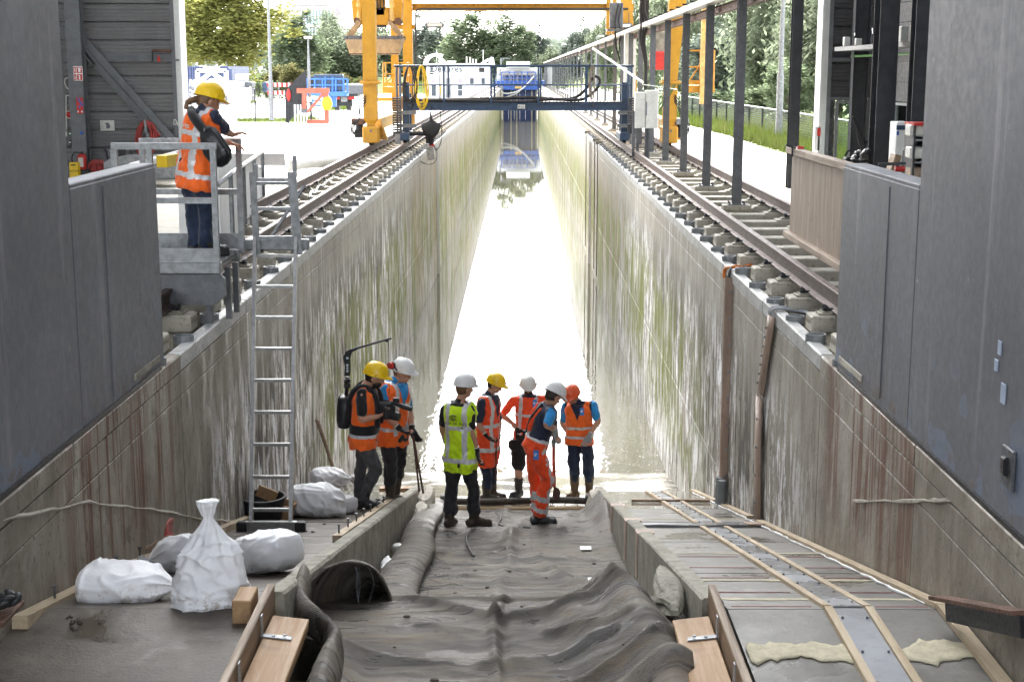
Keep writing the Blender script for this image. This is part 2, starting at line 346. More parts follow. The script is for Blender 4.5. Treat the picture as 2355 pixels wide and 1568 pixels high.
# ------------------------------------------------------------------ flume walls: panels with recessed joints
JO = 13.55 - 2.7 * 3
ncol = 75
for side, nm in ((-1, 'left'), (1, 'right')):
    xf = XL if side < 0 else XR
    b = MB(); x1 = xf + side * .03; x2 = xf + side * .55
    b.bb(x1, x2, -3, 206, -7.6, -.02)
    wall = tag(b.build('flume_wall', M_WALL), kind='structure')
    o3 = ORG[wall.name]
    for (z0, z1) in ((-.31, -.125), (-2.45, -.31), (-5.4, -2.45)):
        m = MB(); m.cbox((0, 0, 0), (.06, 2.7 - .012, z1 - z0 - .008), .004)
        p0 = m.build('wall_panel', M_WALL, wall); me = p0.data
        me.transform(Matrix.Translation(o3))        # centre the shared mesh on its own origin
        for k in range(-1, ncol - 1):
            y = JO + 2.7 * (k + .5); o = p0 if k == -1 else share('wall_panel', me, wall)
            o.location = V((xf + side * (.03 + rnd.uniform(-.002, .002)), y, (z0 + z1) / 2)) - o3
    m = MB(); m.cbox((0, 0, 0), (.11, 2.7 - .008, .14), .012); p0 = m.build('coping_stone', M_COPE, wall); me = p0.data; me.transform(Matrix.Translation(o3)); me_in = me.copy(); me_in.materials[0] = M_WALL
    for k in range(-1, ncol - 1):
        y = JO + 2.7 * (k + .5); o = p0 if k == -1 else share('coping_stone', me_in if y < 10.4 else me, wall)
        if k == -1: o.data = me_in
        o.location = V((xf + side * (.045 + rnd.uniform(-.003, .003)), y, -.05 + rnd.uniform(-.003, .003))) - o3
    # ledge that carries the track
    m = MB(); xa, xb = xf + side * .105, xf + side * 1.75
    m.bb(min(xa, xb), max(xa, xb), -3, 206, -.5, 0.0); tag(m.build('track_ledge', M_LEDGE), kind='structure')
# mortar seams left where an older slope met the walls
for side, pts in ((-1, [(-2.657, 6.3, .0), (-2.657, 7.0, -.08), (-2.657, 8.4, -.42), (-2.657, 10, -.98), (-2.657, 11.4, -1.5), (-2.657, 12.8, -1.97)]), (1, [(2.337, 7.3, -.06), (2.337, 8.2, -.34), (2.337, 9.8, -.84)])):
    m = MB(); out = []
    for i in range(len(pts) - 1):
        a, b2 = V(pts[i]), V(pts[i + 1])
        for k in range(8): p = a.lerp(b2, k / 8); out.append(p + V((0, 0, rnd.uniform(-.006, .006))))
    m.tube(out, [.004 + rnd.uniform(0, .012) for _ in out], 5)
    tag(m.build('mortar_seam', M_CONC), 'pale mortar seam smeared along the %s concrete flume wall' % ('left' if side < 0 else 'right'), 'mortar seam')

# ------------------------------------------------------------------ floors, water, yard
m = MB()
def slabpt(u, v):
    y = 18.35 + v * 9; return (XL - .02 + u * (XR - XL + .04), y, floorz(y) + .012 * noise.noise(V((u * 5, y * .8, 0))))
m.slab(20, 30, slabpt, .3); tag(m.build('sloping_slab', M_SLAB, smooth=True), kind='structure')
m = MB(); m.bb(XL - .04, XR + .04, -3, 206, -7.8, -7.2); tag(m.build('flume_floor', M_CONC_D), kind='structure')
def water_mat():
    t = NT('flume_water'); P = t.coord('World'); t.set('IOR', 1.42)
    x, y, z = t.xyz(); near = t.rng(y, 33, 22, .12, 1.0)
    n = t.noise(t.coord('World', (1, .55, 1)), 2.2, 4, .55, .6); n2 = t.noise(t.coord('World', (1, .4, 1)), 9, 2, .5)
    foam = t.math('MULTIPLY', t.rng(t.noise(t.coord('World', (1, 1.3, 1)), 16, 6, .7), .64, .67), t.rng(y, 25.5, 22.5))
    t.set('Base Color', t.mix(foam, (.11, .105, .075), (.8, .8, .78))); t.set('Roughness', t.math('ADD', t.math('MULTIPLY', foam, .6), .015))
    t.bump(t.math('MULTIPLY', t.math('ADD', n, t.math('MULTIPLY', n2, .25)), near), .22, .03); return t.mat
m = MB(); m.bb(XL - .01, XR + .01, 20.5, 193, ZW - .05, ZW); tag(m.build('water', water_mat()), kind='structure')

def gz(x, y):
    k = min(1, max(0, (y - 45) / 65)); k = k * k * (3 - 2 * k)
    return (-.06 - 1.36 * k) if x < 0 else (-.04 - .5 * k)
ys = [-60, -20, 0, 20, 30, 40, 50, 60, 70, 80, 90, 100, 110, 130, 160, 206]
vsx, fsx = [], []
for xs in ([-700, -200, -80, -40, -20, -10, -4.36], [4.04, 8, 14, 30, 80, 200, 700]):
    b0 = len(vsx)
    for y in ys:
        for x in xs: vsx.append((x, y, gz(x, y)))
    w = len(xs)
    for j in range(len(ys) - 1):
        for i in range(w - 1): fsx.append((b0 + j * w + i, b0 + j * w + i + 1, b0 + (j + 1) * w + i + 1, b0 + (j + 1) * w + i))
b0 = len(vsx)
for x in (-700, -4.36, 4.04, 700):
    for y in (206, 1500): vsx.append((x, y, -1.42 if x < 0 else -.54))
for i in range(3): a = b0 + 2 * i; fsx.append((a, a + 2, a + 3, a + 1))
m = MB(); m.add(vsx, fsx); tag(m.build('ground', M_YARD, loc=(0, 0, 0)), kind='structure')
# fronts of the raised yard beside the ledges, closing the gap to the track
m = MB(); m.bb(-4.405, -4.36, -3, 206, -1.6, -.02); m.bb(4.04, 4.085, -3, 206, -1.2, -.02); tag(m.build('yard_edge', M_CONC), kind='structure')
def patch(name, outline, m_, lift=.012, n=1):
    """a ground cover sheet following the yard"""
    b = MB(); b.add([(x, y, gz(x, y) + lift) for x, y in outline], [tuple(range(len(outline)))]); return tag(b.build(name, m_), kind='structure')

# ------------------------------------------------------------------ decks beside the trench
TXL0, TXL1, TXR0, TXR1 = -1.42, -1.30, 1.00, 1.12            # the two low trench walls
def deck_pieces(name, x0, x1, cuts, m_, lab, kk):
    """deck laid from separate sheets with open joints, each a piece of its own"""
    b = MB(); b.bb(x0 + .02, x1 - .02, 5.0, 7.3, -1.2, -.745)
    b.add([(x, y, z) for y in (7.3, 18.25) for x in (x0 + .02, x1 - .02) for z in (deckz(y) - .5, deckz(y) - .065)], [(0, 1, 3, 2), (4, 6, 7, 5), (0, 4, 5, 1), (2, 3, 7, 6), (1, 5, 7, 3), (0, 2, 6, 4)])
    root = tag(b.build(name, M_CONC_D), kind='structure')
    for a, c in zip(cuts[:-1], cuts[1:]):
        q = MB(); g = .004; za, zc = deckz(a), deckz(c); j = rnd.uniform(-.002, .002)
        q.slab(8, 4, lambda u, v: (x0 + .006 + u * (x1 - x0 - .012), a + g + v * (c - a - 2 * g), za + (zc - za) * v + j), .06)
        q.build('deck_panel', m_, root)
    return root
deckL = deck_pieces('left_deck', XL, TXL0, [5.0, 7.3, 8.75, 10.2, 11.6, 13.1, 14.6, 16.2, 18.25], M_DECKL, '', 0)
deckR = deck_pieces('right_deck', TXR1, XR, [5.0, 7.33, 8.0, 9.0, 10.1, 11.2, 12.55, 13.2, 15.0, 17.0, 18.25], M_DECKR, '', 0)
M_DECKEND = wet('washed_deck', (.42, .4, .37), (.55, .54, .5), 1.3, .3, .46, .5, .15)
deckL.children[-1].data.materials[0] = M_DECKEND
for k in (-1, -2): deckR.children[k].data.materials[0] = M_DECKEND

# trench walls: two low concrete kerbs with chipped edges, in cast lengths
for (xa, xb, nm) in ((TXL0, TXL1, 'left'), (TXR0, TXR1, 'right')):
    cuts = [7.42, 9.3, 11.4, 13.6, 16.0, 18.5]; lift = .08 if nm == 'left' else .05
    b = MB(); b.add([(x, y, deckz(y) + dz) for y in (7.45, 18.48) for x in (xa + .02, xb - .02) for dz in (-1.1, lift - .03)], [(0, 1, 3, 2), (4, 6, 7, 5), (0, 4, 5, 1), (2, 3, 7, 6), (1, 5, 7, 3), (0, 2, 6, 4)])
    root = tag(b.build('trench_wall', M_CONC_D), kind='structure')
    tM = None
    for a, c in zip(cuts[:-1], cuts[1:]):
        q = MB(); n = 14; rings = []
        for i in range(n + 1):
            y = a + .004 + (c - a - .008) * i / n; z = deckz(y) + lift; e = lambda s_: .012 + .012 * max(0, noise.noise(V((y * 6, s_, xa))))
            w1, w2 = e(1), e(5)
            rings.append([(xa, y, z - .9), (xb, y, z - .9), (xb, y, z - w1 * 1.4), (xb - w1, y, z), (xa + w2, y, z), (xa, y, z - w2)])
        q.loft(rings); q.build('kerb_length', MATS['weathered_concrete'], root)
b = MB(); b.bb(TXL1 - .02, TXR0 + .02, 5, 7.3, -1.6, -1.1)
b.add([(x, y, floorz(y) + dz) for y in (7.3, 18.4) for x in (TXL1 - .02, TXR0 + .02) for dz in (-.9, -.25)], [(0, 1, 3, 2), (4, 6, 7, 5), (0, 4, 5, 1), (2, 3, 7, 6), (1, 5, 7, 3), (0, 2, 6, 4)])
tag(b.build('trench_floor', M_CONC_D), kind='structure')

# ------------------------------------------------------------------ the hall round the camera
M_CLAD = mat('grey_cladding', (.16, .16, .165), .5, .1, var=.1, sc=2, c2=(.12, .12, .125), bump=.05, edge=.2)
M_CLADD = mat('dark_cladding', (.07, .07, .075), .5, .1, var=.1, sc=2, bump=.05)
M_COLUMN = mat('steel_column_paint', (.14, .148, .16), .5, .2, var=.15, sc=5, c2=(.12, .125, .135), bump=.06)
M_COLDARK = mat('dark_column_paint', (.035, .037, .043), .45, .2, var=.2, sc=5, bump=.06)
YE = 30.0
def corrugated(name, x0, x1, zs, m_, root, y0=YE, ribs=5):
    for a, c in zip(zs[:-1], zs[1:]):
        q = MB(); h = c - a; prof = [(y0 + .05, a + .004), (y0, a + .012)]
        for k in range(ribs):
            zc = a + h * (k + .5) / ribs; prof += [(y0, zc - .016), (y0 + .009, zc - .008), (y0 + .009, zc + .008), (y0, zc + .016)]
        prof += [(y0, c - .012), (y0 + .05, c - .004)]
        q.loft([[(x, p[0], p[1]) for p in prof] for x in (x0, x1)], caps=False, closed=False)
        q.build(name, m_, root)
rootL = thing('hall_end_wall', 'grey ribbed cladding wall of the hall left of the open doorway', 'wall', (-9.5, YE, 0))
b = MB(); b.bb(-13.2, -7.0, YE + .06, YE + .2, -.1, 9); b.build('wall_core', M_CLADD, rootL)
corrugated('cladding_panel', -13.2, -7.02, [-.1 + .365 * k for k in range(13)], M_CLAD, rootL)
q = MB(); q.bb(-13.2, -7.05, YE - .05, YE - .003, 2.42, 2.52); q.bb(-13.2, -7.05, YE - .12, YE - .003, 2.39, 2.43); q.build('wall_rail', M_COLUMN, rootL)
q = MB(); q.bb(-9.0 + .9, -7.35, YE - .012, YE - .006, 1.66, 1.80); 
q = MB(); q.bb(-7.02, -6.98, YE - .25, YE + .25, -.1, 9); q.bb(-7.14, -7.02, YE - .08, YE + .22, -.1, 9); q.build('door_jamb', M_WHITE, rootL)
q = MB(); q.bb(-7.22, -7.14, YE - .1, YE, -.1, 9); q.build('jamb_post', M_COLUMN, rootL)
# a lighter painted-out patch on the cladding
q = MB(); pa, pb = aY(518, 353, YE), aY(656, 381, YE)
q.cbox(((pa.x + pb.x) / 2, YE - .008, (pa.z + pb.z) / 2), (pb.x - pa.x, .01, pa.z - pb.z), .004); q.build('touch_up_patch', mat('touch_up_paint', (.36, .36, .38), .6, var=.1, sc=3), rootL)
# column and diagonal brace
ca = aY(178, 200, YE - .5)
q = MB(); q.ibeam((ca.x, YE - .45, -.1), (ca.x, YE - .45, 9), .3, .3, .02, .015, up=(0, 1, 0)); tag(q.build('hall_column', M_COLUMN), 'grey steel hall column carrying the red fire signs', 'column')
q = MB(); a_, b_ = aY(150, 58, YE - .2), aY(420, 360, YE - .2)
q.bar(a_, b_, .02, .3, up=(0, -1, 0)); q.bar(a_ + V((0, .03, 0)), b_ + V((0, .03, 0)), .3, .02, up=(0, 1, 0))
br = tag(q.build('wall_brace', M_COLUMN), 'flat diagonal steel brace across the ribbed left wall', 'brace')
q = MB(); cpt = aY(205, 135, YE - .235); t_ = (b_ - a_).normalized(); s_ = V((t_.z, 0, -t_.x))
q.bar(cpt - t_ * .16, cpt + t_ * .16, .015, .31, up=(0, -1, 0))
for i in (-1, 0, 1):
    for j in (-1, 1): p = cpt + t_ * (.1 * i) + s_ * (.08 * j); q.cyl(p, p + V((0, -.03, 0)), .022, n=6)
q.build('splice_plate', M_COLUMN, br)

# right end wall with the tall windows, side wall
rootR = thing('hall_window_wall', 'dark ribbed cladding wall with tall narrow windows right of the doorway', 'wall', (6.6, YE, 0))
XJ, XW = 6.17, 7.15
corrugated('cladding_panel', XJ + .12, XW, [1.62 + .365 * k for k in range(9)], M_CLADD, rootR)
for x0, x1 in ((XJ + .12, XJ + .36), (XJ + .83, XW)): corrugated('cladding_panel', x0, x1, [-.1 + .344 * k for k in range(6)], M_CLADD, rootR)
b = MB(); b.bb(XJ + .1, XW, YE + .06, YE + .2, 1.62, 9); b.bb(XJ + .1, XJ + .36, YE + .06, YE + .2, -.1, 1.62); b.bb(XJ + .83, XW, YE + .06, YE + .2, -.1, 1.62); b.build('wall_core', M_CLADD, rootR)
q = MB(); q.bb(XJ - .02, XJ + .02, YE - .25, YE + .25, -.1, 9); q.bb(XJ + .02, XJ + .16, YE - .08, YE + .22, -.1, 9); q.build('door_jamb', M_WHITE, rootR)
q = MB(); q.bb(XJ + .16, XJ + .24, YE - .1, YE - .002, -.1, 9); q.build('jamb_post', M_COLUMN, rootR)
q = MB(); q.bb(XJ + .24, XW, YE - .09, YE - .003, 2.38, 2.46); q.bb(XJ + .24, XW, YE - .05, YE - .003, 1.6, 1.66); q.build('wall_rail', M_COLUMN, rootR)
def glass_mat():
    t = NT('window_glass'); tr = t.new('ShaderNodeBsdfTransparent'); tr.inputs[0].default_value = (.82, .88, .86, 1); gl = t.new('ShaderNodeBsdfGlossy'); gl.inputs['Roughness'].default_value = .02
    mx = t.new('ShaderNodeMixShader'); fr = t.new('ShaderNodeFresnel'); fr.inputs[0].default_value = 1.45; t.link(fr.outputs[0], mx.inputs[0]); t.link(tr.outputs[0], mx.inputs[1]); t.link(gl.outputs[0], mx.inputs[2])
    t.link(mx.outputs[0], t.n['Material Output'].inputs[0]); return t.mat
M_GLASS = glass_mat()
def window(root, x0, x1, y0, y1, z0, z1, along='x'):
    f = MB(); w = .05
    if along == 'x':
        for a, c in ((x0, x0 + w), (x1 - w, x1)): f.bb(a, c, y0, y1, z0, z1)
        f.bb(x0 + w, x1 - w, y0, y1, z1 - w, z1); f.bb(x0 + w, x1 - w, y0, y1, z0, z0 + w)
    else:
        for a, c in ((y0, y0 + w), (y1 - w, y1)): f.bb(x0, x1, a, c, z0, z1)
        f.bb(x0, x1, y0 + w, y1 - w, z1 - w, z1); f.bb(x0, x1, y0 + w, y1 - w, z0, z0 + w)
    fr = f.build('window', M_GALV, root); g = MB()
    if along == 'x': g.bb(x0 + w, x1 - w, (y0 + y1) / 2 - .004, (y0 + y1) / 2 + .004, z0 + w, z1 - w)
    else: g.bb((x0 + x1) / 2 - .004, (x0 + x1) / 2 + .004, y0 + w, y1 - w, z0 + w, z1 - w)
    g.build('pane', M_GLASS, fr)
window(rootR, XJ + .38, XJ + .81, YE - .04, YE + .08, .0, 1.58)
rootS = thing('hall_side_wall', 'dark cladding side wall of the hall behind the right-hand steel plates', 'wall', (XW + .1, 24, 0))
zsS = [1.62 + .365 * k for k in range(9)]
for a, c in zip(zsS[:-1], zsS[1:]):
    q = MB(); q.cbox((XW + .04, 25.0, (a + c) / 2), (.06, 9.9, c - a - .008), .006); q.build('cladding_panel', M_CLADD, rootS)
b = MB(); b.bb(XW + .08, XW + .2, -8, YE, 1.62, 9); b.bb(XW + .02, XW + .2, -8, 20, -.1, 1.62)
wins = [(20.2, 21.5), (24.4, 25.7), (26.6, 27.8), (28.95, 29.6)]
yy = 20.0
for a, c in wins: b.bb(XW + .02, XW + .2, yy, a, -.1, 1.62); yy = c
b.bb(XW + .02, XW + .2, yy, YE, -.1, 1.62); b.build('wall_core', M_CLADD, rootS)
for a, c in wins: window(rootS, XW + .03, XW + .12, a, c, .0, 1.6, 'y')
# far walls, back and roof of the hall (behind and above the camera)
b = MB(); b.bb(-13.4, -13.2, -10, YE + .2, -.1, 9); tag(b.build('hall_wall', M_OFFW), kind='structure')
b = MB(); b.bb(-7.2, 6.4, YE - .1, YE + .2, 6.2, 9); tag(b.build('door_lintel', M_CLAD), kind='structure')
b = MB(); M_ROOF = mat('roof_sheet', (.6, .6, .6), .6, var=.05)
yb = -10.0
SKYL = 1.1
while yb < YE:
    b.bb(-13.4, XW + .2, yb, min(YE + .2, yb + 4.0 - SKYL), 9, 9.15); yb += 4.0
tag(b.build('hall_roof', M_ROOF), kind='structure')
def skylight_mat():
    t = NT('skylight_sheet'); tr = t.new('ShaderNodeBsdfTransparent'); tr.inputs[0].default_value = (.8, .82, .84, 1); t.link(tr.outputs[0], t.n['Material Output'].inputs[0]); return t.mat
ms = skylight_mat(); b = MB(); yb = -10.0
while yb < YE: b.bb(-13.4, XW + .2, yb + 4.0 - SKYL, min(yb + 4.0, YE + .2), 9.05, 9.06); yb += 4.0
tag(b.build('roof_skylight', ms), kind='structure')
b = MB(); b.bb(-13.2, XL - .6, -10, YE - .3, -.14, -.02); b.bb(XR + 1.75, XW, -10, YE - .3, -.14, -.02); tag(b.build('hall_floor', M_CONC), kind='structure')

# ------------------------------------------------------------------ the tall steel plates on both walls
def plate_paint():
    t = NT('plate_paint'); P = t.coord('World'); n = t.noise(P, .8, 5, .65); f = t.noise(P, 14, 5, .7); st = t.noise(t.coord('World', (1, 3.2, .22)), 1.2, 6, .7)
    b = t.mix(t.rng(n, .3, .7), (.105, .108, .124), (.15, .154, .177)); b = t.mix(t.math('MULTIPLY', t.rng(st, .55, .7), .45), b, (.3, .3, .325))
    x, y, z = t.xyz(); pa = t.math('MULTIPLY', t.rng(t.noise(P, 2.4, 2, .5), .56, .575), t.rng(z, .75, .3)); b = t.mix(t.math('MULTIPLY', pa, .75), b, (.15, .185, .25))
    sc = t.rng(t.noise(t.coord('World', (1, 1, 1), (4, 4, 4)), 6.5, 5, .75), .7, .73); b = t.mix(t.math('MULTIPLY', sc, .7), b, (.38, .36, .32))
    ru = t.math('MULTIPLY', t.rng(t.noise(P, 5, 5, .75), .5, .6), t.rng(z, .2, .06)); b = t.mix(t.math('MULTIPLY', ru, .7), b, (.13, .08, .05))
    rg = t.math('MULTIPLY', t.rng(t.noise(t.coord('World', (1, 9, 1.2)), 3, 3, .6), .74, .77), .8); b = t.mix(rg, b, (.09, .065, .05))
    t.set('Base Color', b); t.set('Roughness', t.rng(f, .3, .7, .45, .62)); t.set('Specular IOR Level', .45); t.bump(f, .08, .006); return t.mat
M_PLATE = plate_paint()
for side in (-1, 1):
    xf = XL - .015 if side < 0 else XR + .015; w = 'left' if side < 0 else 'right'
    root = thing('steel_barrier', 'tall grey painted steel plate barrier on top of the %s flume wall' % w, 'barrier', (xf, 8, .03))
    for (y0, y1, z1) in ((1.0, 5.2, 4.4), (5.206, 8.43, 4.4), (8.436, 10.45, 1.5)):
        q = MB(); q.cbox((xf + side * .03, (y0 + y1) / 2, (z1 + .035) / 2), (.06, y1 - y0, z1 - .035), .008); q.build('plate', M_PLATE, root)
    q = MB(); q.cbox((xf + side * .085, 9.44, 1.5), (.16, 1.98, .05), .008); q.build('top_flange', M_PLATE, root)
    q = MB(); q.bb(xf + side * .07, xf + side * .1, 1, 10.4, .02, .06) if False else q.bar((xf - side * .004, 1, .02), (xf - side * .004, 10.3, .02), .03, .05); q.build('bottom_seal', M_BLKMET, root)
    q = MB(); q.cbox((xf - side * .004, 9.95, .1), (.012, .7, .05), .004); q.build('foot_strip', M_CONC if side > 0 else M_CONC_D, root)
    for yv in (9.1,):
        q = MB(); q.bar((xf - side * .0005, yv, .08), (xf - side * .0005, yv, 1.46), .005, .012, up=(1, 0, 0)); q.build('weld_seam', M_PLATE, root)
    if side > 0:
        q = MB(); c = aX(2320, 1075, xf - .01); q.cbox((xf - .012, c.y, c.z), (.02, .16, .2), .006); pl = q.build('lifting_lug', M_GALV_D, root)
        q = MB(); q.cbox((xf - .03, c.y, c.z + .01), (.03, .06, .09), .008); q.build('lug_hole', M_BLKMET, root)
        for (px_, py_, w_, h_) in ((2300, 800, .05, .07), (2292, 840, .05, .06), (2308, 905, .07, .1)):
            c = aX(px_, py_, xf - .002); q = MB(); q.cbox((xf - .0035, c.y, c.z), (.006, w_, h_), .002); q.build('paint_patch', mat('light_blue_primer', (.33, .39, .5), .6, var=.1), root)
# brown shuttering beyond the right-hand plates
root = thing('timber_screen', 'stained brown timber shuttering panel beyond the right steel plates', 'screen', (3.0, 14, .4))
q = MB(); q.cbox((3.02, 13.15, .86), (.04, 5.4, .98), .004); q.build('sheet', M_BROWNB, root)
for z in (1.33, .4):
    q = MB(); q.cbox((2.985, 13.15, z), (.1, 5.5, .07), .006); q.build('batten', M_BATTEN, root)
# ------------------------------------------------------------------ track on both ledges
RT = .34                                                     # rail top
RIN = {-1: -3.05, 1: 2.715}; ROUT = {-1: -3.83, 1: 3.83}
def rail_sect(): return [(-.07, 0), (.07, 0), (.07, .012), (.012, .03), (.011, .115), (.034, .13), (.036, .158), (.028, .165), (-.028, .165), (-.036, .158), (-.034, .13), (-.011, .115), (-.012, .03), (-.07, .012)]
for side in (-1, 1):
    for kind, x in (('inner', RIN[side]), ('outer', ROUT[side])):
        q = MB(); q.sect((x, 3.5, RT - .165), (x, 205, RT - .165), rail_sect())
        tag(q.build('rail', M_RAIL), 'rusty %s rail of the track along the %s flume wall' % (kind, 'left' if side < 0 else 'right'), 'rail', 'crane rails beside the flume')
def make_sleeper(side):
    xa, xb = (RIN[side] - side * .25, ROUT[side] + side * .22); xm = (xa + xb) / 2; w = abs(xb - xa)
    root = thing('sleeper', 'x', 'sleeper', (xm, 11, 0))
    q = MB(); q.cbox((xm, 11, .06), (w, .27, .12), .012); q.builds('tie_beam', M_CONC, root)
    q = MB()
    for x in (RIN[side], ROUT[side]): q.cbox((x - side * .0, 11, .1), (.5, .262, .09), .012)
    q.builds('tie_block', M_CONC, root)
    for x in (RIN[side], ROUT[side]):
        q = MB(); q.cbox((x, 11, .154), (.36, .17, .02), .005); q.cbox((x, 11, .168), (.3, .14, .016), .004)
        f = q.build('rail_chair', M_CONC_D, root)
        q = MB()
        for s in (-1, 1):
            q.bar((x + s * .05, 11, .19), (x + s * .14, 11, .187), .06, .02); q.cyl((x + s * .11, 11 - .035, .175), (x + s * .11, 11 - .035, .225), .014, n=6); q.cyl((x + s * .11, 11 + .035, .175), (x + s * .11, 11 + .035, .225), .014, n=6)
            q.cyl((x + s * .11, 11 - .035, .195), (x + s * .11, 11 - .035, .21), .024, n=6); q.cyl((x + s * .11, 11 + .035, .195), (x + s * .11, 11 + .035, .21), .024, n=6)
        tag(q.build('clip', M_BLKMET, f), kind='stuff')
    return root
NSL = 100
for side in (-1, 1):
    proto = make_sleeper(side); x0 = proto.location.x; w = 'left' if side < 0 else 'right'
    for k in range(NSL):
        o = proto if k == 0 else copy_tree(proto)
        o.location = (x0, 10.0 + k + rnd.uniform(-.012, .012), 0)
        o['label'] = 'pale concrete sleeper under the rails on the %s flume wall' % w; o['group'] = 'concrete sleepers on the %s wall' % w
    q = MB(); w_ = abs(ROUT[side] + side * .22 - RIN[side] + side * .25)
    for k in range(NSL, 190): q.box((x0, 10.0 + k, .075), (w_, .27, .15))
    tag(q.build('distant_sleepers', M_CONC), 'far row of concrete sleepers on the %s flume wall' % w, 'sleepers', kind='stuff')
    # grey pipe stubs standing in the ledge between the sleeper ends
    r_o, r_i = .085, .07
    q = MB(); n = 16; rg = []
    for r, z in ((r_o, -.02), (r_o, .075), (r_i, .075), (r_i, -.0)): rg.append([(r * cos(2 * pi * i / n), r * sin(2 * pi * i / n), z) for i in range(n)])
    q.loft(rg, caps=False); st = q.build('pipe_stub', M_PVC, loc=(0, 0, 0), smooth=False)
    for k in range(42):
        o = st if k == 0 else copy_tree(st)
        o.location = (RIN[side] - side * .3 + rnd.uniform(-.012, .012), 10.42 + k + rnd.uniform(-.05, .05), rnd.uniform(-.012, .01))
        if k > 0: o.rotation_euler = (rnd.uniform(-.04, .04), rnd.uniform(-.04, .04), 0)
        tag(o, 'grey plastic pipe stub in the wet ledge between sleeper ends on the %s wall' % w, 'pipe stub', 'pipe stubs along the %s track' % w)
# number cast on one of the right-hand sleepers
ps = thing('sleeper_number', 'number 90 painted on the end of a right-hand concrete sleeper', 'number', (2.462, 13.0, .09))
text('90', .1, (2.455, 13.0, .085), (pi / 2, 0, -pi / 2), M_BLACK, ps, 'digits')

# ------------------------------------------------------------------ row of steel posts with the cable tray
PX = 3.27
M_POST = mat('post_steel', (.125, .13, .138), .5, .4, var=.2, sc=9, c2=(.08, .083, .09), bump=.06)
pp = thing('track_post', 'x', 'post', (PX, 21.6, .12))
q = MB(); q.ibeam((PX, 21.6, .2), (PX, 21.6, 3.3), .13, .14, .011, .009, up=(0, 1, 0)); q.build('post_shaft', M_POST, pp)
q = MB(); q.cbox((PX, 21.6, .16), (.42, .26, .08), .01); q.build('footing', M_CONC, pp)
q = MB(); q.bb(PX - .14, PX + .14, 21.5, 21.7, .2, .215)
for sx in (-.11, .11):
    for sy in (-.07, .07): q.cyl((PX + sx, 21.6 + sy, .2), (PX + sx, 21.6 + sy, .25), .014, n=6)
q.build('base_plate', M_GALV_D, pp)
for k in range(36):
    o = pp if k == 0 else copy_tree(pp); o.location = (PX, 21.6 + 3.6 * k if k < 9 else 50.4 + 5.6 * (k - 8), .12)
    if k > 8: o.scale = (.62, .62, 1)
    o['group'] = 'steel posts between the right-hand rails'
    o['label'] = ['nearest grey steel post between the right rails, in front of the yellow gantry leg', 'second nearest grey steel post between the right rails', 'third nearest grey steel post between the right rails', 'fourth grey steel post between the right rails, beside the grey cabinet'][k] if k < 4 else 'slim grey steel post in the long row carrying the cable tray'
q = MB(); q.bb(PX - .12, PX - .1, 16, 204, 3.31, 3.42); q.bb(PX - .1, PX + .06, 16, 204, 3.31, 3.325); q.bb(PX + .06, PX + .08, 16, 204, 3.31, 3.42)
tr = tag(q.build('cable_tray', M_OFFW), 'long pale cable tray running on top of the row of steel posts', 'cable tray')
q = MB()
for k in range(120): q.box((PX - .02, 17 + 1.2 * k, 3.43), (.36, .05, .03)); q.box((PX - .02, 17 + 1.2 * k, 3.39), (.03, .03, .09))
tag(q.build('tray_bracket', M_BLKMET, tr), kind='stuff')
q = MB(); q.ibeam((PX + .15, 16, 3.22), (PX + .15, 204, 3.22), .1, .14, .012, .012); tag(q.build('tray_beam', M_RUST), 'brown steel runner beam beside the cable tray on the posts', 'beam')
def cablebundle(name, lab, pts, r, m_, n=6, cat='cable', group=None):
    q = MB(); q.tube(spl(pts), r, n); return tag(q.build(name, m_, smooth=True), lab, cat, group)
def spl(pts, k=8):
    pts = [V(p) for p in pts]; out = []; n = len(pts)
    for i in range(n - 1):
        p0, p1, p2, p3 = pts[max(i - 1, 0)], pts[i], pts[i + 1], pts[min(i + 2, n - 1)]
        for j in range(k):
            t = j / k; out.append(.5 * ((2 * p1) + (p2 - p0) * t + (2 * p0 - 5 * p1 + 4 * p2 - p3) * t * t + (3 * p1 - p0 - 3 * p2 + p3) * t ** 3))
    out.append(pts[-1]); return out
# dark channel masts on the tray with drooping cables
for i, yb in enumerate((38.2, 47.0)):
    root = thing('cable_mast', ['black junction mast with looped cables on the cable tray', 'grey junction box mast standing on the far cable tray'][i], 'mast', (PX - .05, yb, 3.4))
    q = MB()
    if i == 0: q.sect((PX - .05, yb, 3.42), (PX - .05, yb, 5.4), [(-.12, -.1), (.12, -.1), (.12, .1), (.09, .1), (.09, -.07), (-.09, -.07), (-.09, .1), (-.12, .1)], up=(0, 1, 0))
    else: q.cbox((PX - .2, yb, 3.95), (.42, .3, .8), .02); q.bb(PX - .5, PX + .1, yb - .3, yb + .3, 3.46, 3.52)
    q.build('mast_body', M_BLKMET if i == 0 else M_GALV_D, root)
    q = MB()
    for k in range(5):
        dx = rnd.uniform(-.1, .1); q.tube(spl([(PX - .05 + dx, yb - .15, 4.3), (PX - .15 + dx, yb - .25, 3.8), (PX - .1 + dx * 1.5, yb - .22, 3.45), (PX - .12 + dx, yb - .1, 3.0), (PX + dx * .5, yb - .05, 2.4), (PX + dx * .4, yb - .08, 1.6)]), .022, 5)
    q.build('cable_loops', M_BLACK, root, smooth=True)

